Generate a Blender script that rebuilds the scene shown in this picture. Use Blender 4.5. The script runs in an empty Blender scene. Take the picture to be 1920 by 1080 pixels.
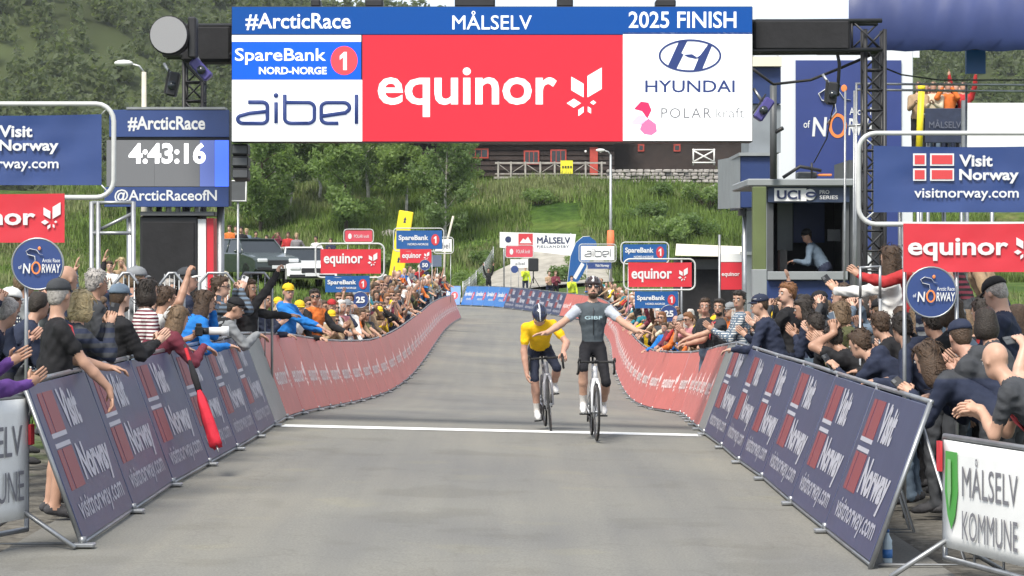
import bpy, math, random
import numpy as np
from mathutils import Vector, Matrix

# ------------------------------------------------------------------ camera, sky, sun, exposure
scene = bpy.context.scene
C = scene.collection
F, CAMZ, HORIZON = 4600.0, 1.98, 504.0          # focal length in pixels of a 1920 wide frame, eye height, horizon row
cam_data = bpy.data.cameras.new('camera')
cam_data.sensor_width = 36.0
cam_data.lens = 36.0 * F / 1920.0
cam_data.shift_y = -(540.0 - HORIZON) / 1920.0
cam_data.clip_start, cam_data.clip_end = 0.5, 5000.0
cam = bpy.data.objects.new('camera', cam_data)
C.objects.link(cam)
cam.location = (0, 0, CAMZ)
cam.rotation_euler = (math.radians(90), 0, 0)
scene.camera = cam

SUN_EL, SUN_AZ = math.radians(52), math.radians(205)     # azimuth clockwise from +Y: behind the camera, a little left
world = bpy.data.worlds.new('World')
scene.world = world
world.use_nodes = True
wn, wl = world.node_tree.nodes, world.node_tree.links
wn.clear()
w_out = wn.new('ShaderNodeOutputWorld')
w_bg = wn.new('ShaderNodeBackground')
w_sky = wn.new('ShaderNodeTexSky')
w_sky.sky_type = 'NISHITA'
w_sky.sun_disc = False
w_sky.sun_elevation = SUN_EL
w_sky.sun_rotation = SUN_AZ
w_sky.air_density, w_sky.dust_density, w_sky.ozone_density = 1.0, 1.2, 1.0
w_hsv = wn.new('ShaderNodeHueSaturation')
w_hsv.inputs['Saturation'].default_value = 0.6
w_cloud = wn.new('ShaderNodeTexNoise')
w_cloud.inputs['Scale'].default_value = 3.2
w_cloud.inputs['Detail'].default_value = 7
w_ramp = wn.new('ShaderNodeMapRange')
w_ramp.inputs['From Min'].default_value, w_ramp.inputs['From Max'].default_value = 0.38, 0.66
w_ramp.inputs['To Min'].default_value, w_ramp.inputs['To Max'].default_value = 0.62, 0.86
w_mix = wn.new('ShaderNodeMix')
w_mix.data_type = 'RGBA'
w_mix.inputs[7].default_value = (3.3, 3.6, 4.1, 1)       # thin even cloud veil, in the sky texture's own units
wl.new(w_sky.outputs[0], w_hsv.inputs['Color'])
wl.new(w_cloud.outputs[0], w_ramp.inputs['Value'])
wl.new(w_ramp.outputs[0], w_mix.inputs[0])
wl.new(w_hsv.outputs[0], w_mix.inputs[6])
wl.new(w_mix.outputs[2], w_bg.inputs['Color'])
w_bg.inputs['Strength'].default_value = 0.11
wl.new(w_bg.outputs[0], w_out.inputs['Surface'])

sun_data = bpy.data.lights.new('sun', 'SUN')
sun_data.energy = 2.2
sun_data.angle = math.radians(18)
sun_data.color = (1.0, 0.94, 0.84)
sun = bpy.data.objects.new('sun', sun_data)
C.objects.link(sun)
sun_dir = Vector((math.sin(SUN_AZ) * math.cos(SUN_EL), math.cos(SUN_AZ) * math.cos(SUN_EL), math.sin(SUN_EL)))
sun.rotation_euler = sun_dir.to_track_quat('Z', 'Y').to_euler()
sun.location = (0, 0, 60)

vs = scene.view_settings
vs.view_transform, vs.look, vs.gamma, vs.use_curve_mapping = 'Standard', 'None', 1.0, False
vs.exposure = 1.38
scene.cycles.max_bounces = 6
scene.cycles.use_denoising = True

rng = random.Random(11)
nrng = np.random.default_rng(5)

# ------------------------------------------------------------------ helpers
def P(px, py, d):
    """world point seen at a pixel of the 1920x1080 frame, d metres ahead"""
    return Vector(((px - 960.0) / F * d, d, CAMZ + (HORIZON - py) / F * d))

def srgb(r, g, b):
    f = lambda c: (c / 255 / 12.92) if c / 255 <= 0.04045 else ((c / 255 + 0.055) / 1.055) ** 2.4
    return (f(r), f(g), f(b))

_mats = {}
def mat(name, col, rough=0.6, metal=0.0, noise=0.0, nscale=8.0, bump=0.0, bscale=40.0, emit=0.0, spec=0.5, coat=0.0, sheen=0.0):
    if name in _mats: return _mats[name]
    m = bpy.data.materials.new(name)
    m.use_nodes = True
    nt = m.node_tree; n = nt.nodes; l = nt.links
    b = n['Principled BSDF']
    b.inputs['Base Color'].default_value = (*col, 1)
    b.inputs['Roughness'].default_value = rough
    b.inputs['Metallic'].default_value = metal
    b.inputs['Specular IOR Level'].default_value = spec
    if coat: b.inputs['Coat Weight'].default_value = coat
    if sheen:
        b.inputs['Sheen Weight'].default_value = sheen
    if emit:
        b.inputs['Emission Color'].default_value = (*col, 1)
        b.inputs['Emission Strength'].default_value = emit
    if noise or bump:
        tc = n.new('ShaderNodeTexCoord')
    if noise:
        nz = n.new('ShaderNodeTexNoise'); nz.inputs['Scale'].default_value = nscale; nz.inputs['Detail'].default_value = 5
        l.new(tc.outputs['Object'], nz.inputs['Vector'])
        mr = n.new('ShaderNodeMapRange')
        mr.inputs['From Min'].default_value, mr.inputs['From Max'].default_value = 0.3, 0.7
        mr.inputs['To Min'].default_value, mr.inputs['To Max'].default_value = 1 - noise, 1 + noise
        l.new(nz.outputs[0], mr.inputs['Value'])
        hs = n.new('ShaderNodeHueSaturation'); hs.inputs['Color'].default_value = (*col, 1)
        l.new(mr.outputs[0], hs.inputs['Value'])
        l.new(hs.outputs[0], b.inputs['Base Color'])
    if bump:
        nb = n.new('ShaderNodeTexNoise'); nb.inputs['Scale'].default_value = bscale; nb.inputs['Detail'].default_value = 4
        l.new(tc.outputs['Object'], nb.inputs['Vector'])
        bp = n.new('ShaderNodeBump'); bp.inputs['Strength'].default_value = bump; bp.inputs['Distance'].default_value = 0.02
        l.new(nb.outputs[0], bp.inputs['Height'])
        l.new(bp.outputs[0], b.inputs['Normal'])
    _mats[name] = m
    return m

def cloth(col):
    return mat('cloth_%02x%02x%02x' % tuple(int(255 * min(1, c)) for c in col) + '_%d' % int(col[0] * 9999), col, 0.82, noise=0.16, nscale=9, bump=0.55, bscale=11, spec=0.25)

def skin_mat(col):
    return mat('skin_%d' % int(col[0] * 9999), col, 0.5, noise=0.1, nscale=14, spec=0.4)

def hair_mat(col):
    return mat('hair_%d_%d' % (int(col[0] * 9999), int(col[2] * 9999)), col, 0.55, noise=0.35, nscale=45, bump=0.6, bscale=90, spec=0.4)

def link(o, parent=None):
    C.objects.link(o)
    if parent is not None: o.parent = parent
    return o

def tag(o, label=None, cat=None, group=None, kind=None):
    if label: o['label'] = label
    if cat: o['category'] = cat
    if group: o['group'] = group
    if kind: o['kind'] = kind
    return o

def empty(name, loc=(0, 0, 0), rz=0.0, matrix=None):
    o = bpy.data.objects.new(name, None)
    o.empty_display_size = 0.2
    C.objects.link(o)
    if matrix is not None: o.matrix_world = matrix
    else:
        o.location = loc; o.rotation_euler = (0, 0, rz)
    return o

class MB:
    """collects shapes of ONE mesh; faces carry a material slot"""
    def __init__(s): s.v, s.f, s.m, s.sm = [], [], [], []
    def add(s, vs, fs, m=0, smooth=False):
        o = len(s.v)
        s.v.extend([tuple(v) for v in vs])
        for f in fs:
            s.f.append(tuple(i + o for i in f)); s.m.append(m); s.sm.append(smooth)
        return s
    def box(s, c, d, m=0, R=None, bev=0.0):
        x, y, z = d[0] / 2, d[1] / 2, d[2] / 2
        if bev:
            b = min(bev, x * .9, y * .9, z * .9)
            pts = []
            for sx in (-1, 1):
                for sy in (-1, 1):
                    for sz in (-1, 1):
                        pts += [(sx * x, sy * (y - b), sz * (z - b)), (sx * (x - b), sy * y, sz * (z - b)), (sx * (x - b), sy * (y - b), sz * z)]
            I = lambda sx, sy, sz, k: ((sx > 0) * 4 + (sy > 0) * 2 + (sz > 0)) * 3 + k
            fs = []
            for q in (-1, 1):
                fs.append([I(q, -1, -1, 0), I(q, 1, -1, 0), I(q, 1, 1, 0), I(q, -1, 1, 0)][::q])
                fs.append([I(-1, q, -1, 1), I(-1, q, 1, 1), I(1, q, 1, 1), I(1, q, -1, 1)][::q])
                fs.append([I(-1, -1, q, 2), I(1, -1, q, 2), I(1, 1, q, 2), I(-1, 1, q, 2)][::q])
                for r in (-1, 1):
                    e = q * r
                    fs.append([I(q, r, -1, 0), I(q, r, -1, 1), I(q, r, 1, 1), I(q, r, 1, 0)][::e])
                    fs.append([I(q, -1, r, 0), I(q, 1, r, 0), I(q, 1, r, 2), I(q, -1, r, 2)][::e])
                    fs.append([I(-1, q, r, 1), I(-1, q, r, 2), I(1, q, r, 2), I(1, q, r, 1)][::e])
                    for t in (-1, 1):
                        e2 = q * r * t
                        fs.append([I(q, r, t, 0), I(q, r, t, 1), I(q, r, t, 2)][::e2])
        else:
            pts = [(sx * x, sy * y, sz * z) for sx in (-1, 1) for sy in (-1, 1) for sz in (-1, 1)]
            fs = [(0, 1, 3, 2), (4, 6, 7, 5), (0, 4, 5, 1), (2, 3, 7, 6), (0, 2, 6, 4), (1, 5, 7, 3)]
        c = Vector(c)
        if R is not None: pts = [R @ Vector(p) + c for p in pts]
        else: pts = [Vector(p) + c for p in pts]
        return s.add(pts, fs, m)
    def tube(s, path, r, n=8, m=0, closed=False, caps=True, flat=1.0):
        path = [Vector(p) for p in path]
        k = len(path)
        rs = r if isinstance(r, (list, tuple)) else [r] * k
        ref = Vector((0.13, 0.31, 0.94)); pts = []
        prev = None
        for i, p in enumerate(path):
            a = path[i - 1] if (i > 0 or closed) else p
            b = path[(i + 1) % k] if (i < k - 1 or closed) else p
            t = (b - a).normalized() if (b - a).length > 1e-9 else Vector((0, 0, 1))
            u = (prev - t * prev.dot(t)) if prev is not None else ref.cross(t)
            if u.length < 1e-6: u = Vector((1, 0, 0)).cross(t)
            u.normalize(); w = t.cross(u); prev = u
            for j in range(n):
                a2 = 2 * math.pi * j / n
                pts.append(p + u * math.cos(a2) * rs[i] + w * math.sin(a2) * rs[i] * flat)
        fs = []
        for i in range(k if closed else k - 1):
            for j in range(n):
                a, b = i * n + j, i * n + (j + 1) % n
                c, d = ((i + 1) % k) * n + (j + 1) % n, ((i + 1) % k) * n + j
                fs.append((a, b, c, d))
        if caps and not closed:
            fs.append(tuple(range(n))[::-1]); fs.append(tuple(range((k - 1) * n, k * n)))
        return s.add(pts, fs, m, True)
    def lathe(s, prof, n=16, m=0, M=None, smooth=True):
        """profile of (radius, height) turned about z"""
        pts = []
        for r, z in prof:
            for j in range(n):
                a = 2 * math.pi * j / n
                p = Vector((r * math.cos(a), r * math.sin(a), z))
                pts.append(M @ p if M is not None else p)
        fs = []
        for i in range(len(prof) - 1):
            for j in range(n):
                fs.append((i * n + j, i * n + (j + 1) % n, (i + 1) * n + (j + 1) % n, (i + 1) * n + j))
        fs.append(tuple(range(n))[::-1]); fs.append(tuple(range((len(prof) - 1) * n, len(prof) * n)))
        return s.add(pts, fs, m, smooth)
    def ball(s, c, r, n=10, m=0, R=None):
        rx, ry, rz = (r, r, r) if not isinstance(r, (tuple, list)) else r
        M = Matrix.Translation(Vector(c)) @ ((R.to_4x4() if R is not None else Matrix()) @ Matrix.Diagonal((rx, ry, rz, 1)))
        k = max(4, n // 2)
        return s.lathe([(max(.02, math.sin(math.pi * i / k)), -math.cos(math.pi * i / k)) for i in range(k + 1)], n, m, M)
    def prism(s, pts2, y0, y1, m=0):
        """polygon in the local XZ plane, thickness from y0 (front) to y1"""
        area = sum(pts2[i][0] * pts2[(i + 1) % len(pts2)][1] - pts2[(i + 1) % len(pts2)][0] * pts2[i][1] for i in range(len(pts2)))
        if area < 0: pts2 = pts2[::-1]
        k = len(pts2)
        pts = [(x, y0, z) for x, z in pts2] + [(x, y1, z) for x, z in pts2]
        fs = [tuple(range(k)), tuple(range(k, 2 * k))[::-1]]
        for i in range(k): fs.append((i, i + k, (i + 1) % k + k, (i + 1) % k))
        return s.add(pts, fs, m)
    def mesh(s, name, mats):
        me = bpy.data.meshes.new(name)
        me.from_pydata(s.v, [], s.f)
        for mm in (mats if isinstance(mats, (list, tuple)) else [mats]): me.materials.append(mm)
        me.polygons.foreach_set('material_index', s.m)
        me.polygons.foreach_set('use_smooth', s.sm)
        me.update()
        return me
    def build(s, name, mats, parent=None):
        o = bpy.data.objects.new(name, s.mesh(name, mats))
        return link(o, parent)

def np_mesh(name, V, Q, mats, mi=None, smooth=True):
    """fast mesh from arrays; Q is (n,3) or (n,4)"""
    me = bpy.data.meshes.new(name)
    n, k = Q.shape
    me.vertices.add(len(V)); me.vertices.foreach_set('co', np.asarray(V, np.float32).ravel())
    me.loops.add(n * k); me.loops.foreach_set('vertex_index', np.asarray(Q, np.int32).ravel())
    me.polygons.add(n)
    me.polygons.foreach_set('loop_start', np.arange(0, n * k, k, dtype=np.int32))
    me.polygons.foreach_set('loop_total', np.full(n, k, np.int32))
    for m in mats: me.materials.append(m)
    if mi is not None: me.polygons.foreach_set('material_index', np.asarray(mi, np.int32))
    me.polygons.foreach_set('use_smooth', np.full(n, smooth))
    me.update(calc_edges=True)
    return me

def copy_tree(o, parent=None):
    c = o.copy(); C.objects.link(c)
    if parent is not None: c.parent = parent
    for ch in o.children: copy_tree(ch, c)
    return c

_txt = {}
def text_mesh(s, bold=0.0, space=1.0, shear=0.0):
    key = (s, bold, space, shear)
    if key in _txt: return _txt[key]
    if bold > 0 and 'M' in s:           # the offset outline of M folds over itself: thicken with shifted layers instead
        co, tris, sz = text_mesh(s, 0.0, space, shear)
        V, T = [], []
        for q, (dx, dz) in enumerate(((0, 0), (-bold, 0), (bold, 0), (0, bold), (0, -bold), (-bold, bold), (bold, -bold))):
            T += [tuple(i + len(co) * q for i in t) for t in tris]
            V.append(np.column_stack([co[:, 0] + dx + bold, co[:, 1] + dz + bold, np.full(len(co), .0004 * q)]))
        _txt[key] = (np.concatenate(V), T, sz + 2 * bold)
        return _txt[key]
    cu = bpy.data.curves.new('lettering', 'FONT')
    cu.body = s; cu.size = 1.0; cu.offset = bold; cu.space_character = space; cu.shear = shear
    cu.resolution_u = 3
    ob = bpy.data.objects.new('lettering', cu)
    me = bpy.data.meshes.new_from_object(ob)
    bpy.data.objects.remove(ob)
    n = len(me.vertices)
    co = np.zeros(n * 3, np.float32); me.vertices.foreach_get('co', co); co = co.reshape(-1, 3)
    tris = [tuple(p.vertices) for p in me.polygons]
    lo, hi = co[:, :2].min(0), co[:, :2].max(0)
    bpy.data.meshes.remove(me)
    _txt[key] = (co[:, :2] - lo, tris, hi - lo)
    return _txt[key]

_txtmesh = {}
def lettering(parent, s, x0, x1, z0, z1, m, bold=0.0, y=-0.004, name='lettering', shear=0.0, space=1.0):
    """flat letters filling the box x0..x1, z0..z1 of the parent's local XZ plane, facing -Y"""
    key = (s, round(x1 - x0, 4), round(z1 - z0, 4), m.name, bold, shear)
    if key not in _txtmesh:
        co, tris, sz = text_mesh(s, bold, space, shear)
        V = [((c[0] / sz[0] - .5) * (x1 - x0), -c[2] if len(c) > 2 else 0, (c[1] / sz[1] - .5) * (z1 - z0)) for c in co]
        me = bpy.data.meshes.new(name); me.from_pydata(V, [], tris); me.materials.append(m); me.update()
        _txtmesh[key] = me
    o = link(bpy.data.objects.new(name, _txtmesh[key]), parent)
    o.location = ((x0 + x1) / 2, y, (z0 + z1) / 2)
    return o
# ------------------------------------------------------------------ the road corridor, measured at the foot of the barriers
LEFT = [(2.0, None, None), (16.9, 163, 1028), (19.28, 257, 963), (21.64, 330, 913), (23.9, 398, 874), (25.95, 450, 845), (27.9, 489, 821),
        (29.9, 520, 800), (33, 552, 783), (36.5, 600, 771), (41, 640, 763), (45, 675, 755), (48.4, 703, 747), (53, 735, 735), (58, 765, 714),
        (63, 783, 695), (70, 800, 672), (80, 815, 649), (92, 832, 624), (106, 849, 607), (118, 866, 597)]
RIGHT = [(2.0, None, None), (16.65, 1624, 1068), (18.94, 1540, 1000), (21.16, 1477, 948), (23.66, 1424, 901), (25.66, 1381, 870), (27.8, 1349, 842),
         (30.0, 1316, 817), (36, 1292, 794), (44, 1271, 777), (46.5, 1240, 773), (49.5, 1205, 765), (55, 1177, 747), (64, 1158, 713),
         (78, 1147, 675), (95, 1140, 640), (110, 1105, 606), (122, 1032, 591), (134, 935, 577), (142, 860, 573)]
def to_world(tab):
    pts = [P(px, py, d) for d, px, py in tab if px is not None]
    return [Vector((pts[0].x, 2.0, pts[0].z))] + pts
LW, RW = to_world(LEFT), to_world(RIGHT)
_ly = [p.y for p in LW]; _lx = [p.x for p in LW]; _lz = [p.z for p in LW]
_ry = [p.y for p in RW]; _rx = [p.x for p in RW]; _rz = [p.z for p in RW]
LXf = lambda y: np.interp(y, _ly + [122, 130, 142], _lx + [-5.0, -14.0, -40.0])
LZf = lambda y: np.interp(y, _ly + [142], _lz + [-.2])
RXf = lambda y: np.interp(y, _ry, _rx)
RZf = lambda y: np.interp(y, _ry, _rz)

def smooth(a, b, t):
    t = np.clip((t - a) / (b - a), 0, 1)
    return t * t * (3 - 2 * t)

def road_z(x, y):
    x = np.asarray(x, float); y = np.asarray(y, float)
    lx, rx = LXf(y), RXf(y)
    t = np.clip((x - lx) / np.maximum(rx - lx, .1), 0, 1)
    return LZf(y) * (1 - t) + RZf(y) * t

def ground_z(x, y):
    x = np.asarray(x, float); y = np.asarray(y, float)
    z = road_z(x, y)
    tl = np.maximum(0, LXf(y) - .3 - x); tr = np.maximum(0, x - RXf(y) - .3)
    z = z + np.interp(y, [0, 34, 60, 100, 140], [.1, .15, 1.4, 2.7, 2.6]) * (1 - np.exp(-tl / 4.0))
    z = z + np.interp(y, [0, 36, 55, 80, 140], [.0, .05, .9, 1.6, 1.4]) * (1 - np.exp(-tr / 4.0))
    wav = .5 * np.sin(x * .13 + 1.3) + .35 * np.sin(x * .31 + y * .11) + .25 * np.sin(y * .23 - x * .07)
    foot = 147 - 2.0 * smooth(-5, -40, x)
    h = smooth(foot, 187, y) * (8.35 + .012 * x) + np.clip(y - 187, 0, 400) * .012
    z = z * (1 - smooth(140, 175, y)) + h + wav * smooth(143, 160, y) * (1 - smooth(178, 186, y)) * .8
    return z

def grid_mesh(xs, ys, zf, name, m, off=0.0):
    X, Y = np.meshgrid(xs, ys)
    Z = zf(X, Y) + off
    V = np.stack([X, Y, Z], -1).reshape(-1, 3)
    nx, ny = len(xs), len(ys)
    i = np.arange(ny - 1)[:, None] * nx + np.arange(nx - 1)[None, :]
    Q = np.stack([i, i + 1, i + nx + 1, i + nx], -1).reshape(-1, 4)
    return np_mesh(name, V, Q, [m])

# ---- materials of the ground
def ground_mat():
    m = bpy.data.materials.new('meadow_ground'); m.use_nodes = True
    n, l = m.node_tree.nodes, m.node_tree.links
    b = n['Principled BSDF']; b.inputs['Roughness'].default_value = .95; b.inputs['Specular IOR Level'].default_value = .1
    g = n.new('ShaderNodeNewGeometry')
    def nz(sc, det=6):
        t = n.new('ShaderNodeTexNoise'); t.inputs['Scale'].default_value = sc; t.inputs['Detail'].default_value = det
        l.new(g.outputs['Position'], t.inputs['Vector']); return t
    def ramp(src, stops):
        r = n.new('ShaderNodeValToRGB'); l.new(src, r.inputs[0])
        e = r.color_ramp.elements
        while len(e) < len(stops): e.new(.5)
        for k, (p, c) in enumerate(stops): e[k].position = p; e[k].color = (*c, 1)
        return r
    a, c = nz(.22), nz(1.7)
    r1 = ramp(a.outputs[0], [(.3, (.030, .062, .012)), (.5, (.052, .092, .018)), (.62, (.082, .115, .028)), (.74, (.105, .098, .046))])
    r2 = ramp(c.outputs[0], [(.3, (.55, .6, .5)), (.7, (1.35, 1.3, 1.2))])
    mx = n.new('ShaderNodeMix'); mx.data_type = 'RGBA'; mx.blend_type = 'MULTIPLY'; mx.inputs[0].default_value = .9
    l.new(r1.outputs[0], mx.inputs[6]); l.new(r2.outputs[0], mx.inputs[7])
    # trodden gravel beside the course
    sep = n.new('ShaderNodeSeparateXYZ'); l.new(g.outputs['Position'], sep.inputs[0])
    ab = n.new('ShaderNodeMath'); ab.operation = 'ABSOLUTE'; l.new(sep.outputs[0], ab.inputs[0])
    nn = nz(.9); ad = n.new('ShaderNodeMath'); ad.operation = 'MULTIPLY_ADD'; ad.inputs[1].default_value = 3.0
    l.new(nn.outputs[0], ad.inputs[0]); l.new(ab.outputs[0], ad.inputs[2])
    mr = n.new('ShaderNodeMapRange'); mr.inputs['From Min'].default_value, mr.inputs['From Max'].default_value = 6.2, 7.4
    l.new(ad.outputs[0], mr.inputs['Value'])
    yy = n.new('ShaderNodeMapRange'); yy.inputs['From Min'].default_value, yy.inputs['From Max'].default_value = 120, 140
    l.new(sep.outputs[1], yy.inputs['Value'])
    mxx = n.new('ShaderNodeMath'); mxx.operation = 'MAXIMUM'; l.new(mr.outputs[0], mxx.inputs[0]); l.new(yy.outputs[0], mxx.inputs[1])
    gv = ramp(nz(14).outputs[0], [(.3, (.085, .08, .07)), (.7, (.17, .16, .14))])
    m2 = n.new('ShaderNodeMix'); m2.data_type = 'RGBA'; l.new(mxx.outputs[0], m2.inputs[0]); l.new(gv.outputs[0], m2.inputs[6]); l.new(mx.outputs[2], m2.inputs[7])
    l.new(m2.outputs[2], b.inputs['Base Color'])
    bp = n.new('ShaderNodeBump'); bp.inputs['Strength'].default_value = .8; bp.inputs['Distance'].default_value = .15
    l.new(nz(3.5).outputs[0], bp.inputs['Height']); l.new(bp.outputs[0], b.inputs['Normal'])
    return m

def asphalt_mat():
    m = bpy.data.materials.new('worn_asphalt'); m.use_nodes = True
    n, l = m.node_tree.nodes, m.node_tree.links
    b = n['Principled BSDF']; b.inputs['Roughness'].default_value = .88; b.inputs['Specular IOR Level'].default_value = .3
    g = n.new('ShaderNodeNewGeometry')
    mp = n.new('ShaderNodeMapping'); mp.inputs['Scale'].default_value = (1.0, .22, 1.0); l.new(g.outputs['Position'], mp.inputs[0])
    def nz(sc, det, src): 
        t = n.new('ShaderNodeTexNoise'); t.inputs['Scale'].default_value = sc; t.inputs['Detail'].default_value = det
        l.new(src, t.inputs['Vector']); return t.outputs[0]
    def rmp(src, stops):
        r = n.new('ShaderNodeValToRGB'); l.new(src, r.inputs[0]); e = r.color_ramp.elements
        while len(e) < len(stops): e.new(.5)
        for k, (p, c) in enumerate(stops): e[k].position = p; e[k].color = (*c, 1)
        return r.outputs[0]
    def mul(a, c, f=1.0):
        x = n.new('ShaderNodeMix'); x.data_type = 'RGBA'; x.blend_type = 'MULTIPLY'; x.inputs[0].default_value = f
        l.new(a, x.inputs[6]); l.new(c, x.inputs[7]); return x.outputs[2]
    base = rmp(nz(.55, 5, mp.outputs[0]), [(.32, (.158, .158, .148)), (.5, (.176, .174, .158)), (.68, (.200, .193, .168))])
    streak = n.new('ShaderNodeMapping'); streak.inputs['Scale'].default_value = (2.6, .07, 1); l.new(g.outputs['Position'], streak.inputs[0])
    base = mul(base, rmp(nz(1.3, 4, streak.outputs[0]), [(.33, (.94, .94, .95)), (.66, (1.05, 1.045, 1.03))]))
    base = mul(base, rmp(nz(60, 3, g.outputs['Position']), [(.25, (.78, .78, .78)), (.75, (1.2, 1.2, 1.2))]))
    base = mul(base, rmp(nz(.23, 2, g.outputs['Position']), [(.35, (.9, .9, .92)), (.65, (1.07, 1.06, 1.03))]))
    vo = n.new('ShaderNodeTexVoronoi'); vo.inputs['Scale'].default_value = .8; l.new(mp.outputs[0], vo.inputs['Vector'])
    base = mul(base, rmp(vo.outputs['Distance'], [(.0, (.62, .60, .58)), (.045, (.8, .79, .77)), (.075, (1, 1, 1))]), .7)
    wp = n.new('ShaderNodeTexNoise'); wp.inputs['Scale'].default_value = .9; wp.inputs['Detail'].default_value = 4; l.new(g.outputs['Position'], wp.inputs['Vector'])
    va = n.new('ShaderNodeVectorMath'); va.operation = 'MULTIPLY_ADD'; va.inputs[1].default_value = (2.2, 2.2, 2.2); l.new(wp.outputs['Color'], va.inputs[0]); l.new(g.outputs['Position'], va.inputs[2])
    cr = n.new('ShaderNodeTexVoronoi'); cr.feature = 'DISTANCE_TO_EDGE'; cr.inputs['Scale'].default_value = .17; l.new(va.outputs[0], cr.inputs['Vector'])
    base = mul(base, rmp(cr.outputs['Distance'], [(.0, (.80, .79, .77)), (.003, (.9, .89, .88)), (.005, (1, 1, 1))]), .5)
    base = mul(base, rmp(nz(.9, 6, g.outputs['Position']), [(.36, (.9, .895, .88)), (.44, (1, 1, 1)), (.6, (1, 1, 1)), (.66, (1.07, 1.06, 1.0))]))
    l.new(base, b.inputs['Base Color'])
    bp = n.new('ShaderNodeBump'); bp.inputs['Strength'].default_value = .5; bp.inputs['Distance'].default_value = .006
    l.new(nz(90, 3, g.outputs['Position']), bp.inputs['Height']); l.new(bp.outputs[0], b.inputs['Normal'])
    return m

M_ASPH = asphalt_mat(); M_MEADOW = ground_mat()
M_WHITEPAINT = mat('line_paint', (.74, .74, .72), .7, noise=.1, nscale=6, bump=.2)
M_GRAVEL = mat('path_gravel', (.30, .28, .24), .95, noise=.22, nscale=1.2, bump=.6, bscale=9)

xs = np.unique(np.concatenate([np.linspace(-600, -60, 24), np.linspace(-60, -14, 36), np.linspace(-14, 14, 112), np.linspace(14, 60, 36), np.linspace(60, 600, 24)]))
ys = np.unique(np.concatenate([np.linspace(-60, 2, 8), np.linspace(2, 150, 186), np.linspace(150, 192, 60), np.linspace(192, 300, 20), np.linspace(300, 1400, 24)]))
gm = grid_mesh(xs, ys, lambda x, y: ground_z(x, y) - .05, 'ground', M_MEADOW)
tag(link(bpy.data.objects.new('ground', gm)), 'grassy meadow and hillside around the finish straight', kind='structure')

# road ribbon: runs up the straight, then swings left behind the crowd
rv, rf = [], []
yy = np.concatenate([np.linspace(2, 120, 200), np.linspace(120.5, 142, 30)])
NR = 22
for y in yy:
    lx, rx = float(LXf(y)) - .55, float(RXf(y)) + .55
    if y > 134: rx = float(RXf(y))
    for j in range(NR):
        x = lx + (rx - lx) * j / (NR - 1)
        rv.append((x, y, float(road_z(x, y))))
rq = []
for i in range(len(yy) - 1):
    for j in range(NR - 1):
        a = i * NR + j; rq.append((a, a + 1, a + NR + 1, a + NR))
road = link(bpy.data.objects.new('road', np_mesh('road', np.array(rv), np.array(rq), [M_ASPH])))
tag(road, 'worn grey asphalt finishing straight between the barriers', kind='structure')

# finish line
FIN_A, FIN_B = P(530, 797, 30.2), P(1312, 815, 30.2)
lv, lq = [], []
for i in range(25):
    t = i / 24
    x = FIN_A.x + (FIN_B.x - FIN_A.x) * t
    for k, dy in enumerate((-.36, .36)):
        y = 30.2 + dy
        lv.append((x, y, float(road_z(x, y)) + .005))
for i in range(24): lq.append((2 * i, 2 * i + 2, 2 * i + 3, 2 * i + 1))
tag(link(bpy.data.objects.new('finish_line_marking', np_mesh('finish_line_marking', np.array(lv), np.array(lq), [M_WHITEPAINT]))),
    'white finish line painted across the asphalt', kind='structure')

# gravel path climbing off the bend
pth = [(2.5, 143.2, 14), (1.8, 147, 11), (1.6, 151, 9.5), (1.9, 155, 8.6), (2.4, 159, 7.2), (2.8, 160.5, 5.4), (3.0, 162.0, 3.6)]
gv, gq = [], []
for i, (cx, cy, w) in enumerate(pth):
    for j in range(9):
        x = cx + (j / 8 - .5) * w
        y = cy + .15 * math.sin(j * 1.7 + i)
        gv.append((x, y, float(ground_z(x, y)) + .06 + (.12 if 0 < j < 8 else -.1)))
for i in range(len(pth) - 1):
    for j in range(8):
        a = i * 9 + j; gq.append((a, a + 1, a + 10, a + 9))
tag(link(bpy.data.objects.new('gravel_path', np_mesh('gravel_path', np.array(gv), np.array(gq), [M_GRAVEL]))), 'pale gravel path climbing the bank beyond the bend', kind='structure')

# ------------------------------------------------------------------ far hills with their woods
M_HILL = mat('wooded_hill', (.052, .066, .026), .95, noise=.35, nscale=.03, bump=1.0, bscale=.25, spec=.1)
def ridge_h(x, y):
    px = 960 + x / 560.0 * F
    top = np.interp(px, [-2600, -800, 0, 380, 470, 620, 900, 1300, 1720, 1800, 1920, 2300, 4200], [-500, -330, -190, -90, 5, 60, 95, 120, 128, 118, 132, 180, 300])
    crest = CAMZ + (HORIZON - top) / F * 560
    u = smooth(300, 560, y)
    return 9 + (crest - 9) * u * np.where(y > 560, np.clip(1 - (y - 560) / 500, 0, 1), 1) + 2.2 * np.sin(x * .06 + y * .03) * u
hx, hy = np.linspace(-420, 420, 85), np.linspace(296, 720, 44)
tag(link(bpy.data.objects.new('hills', grid_mesh(hx, hy, ridge_h, 'hills', M_HILL))), 'olive green wooded hillside rising behind the finish', kind='structure')

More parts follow.
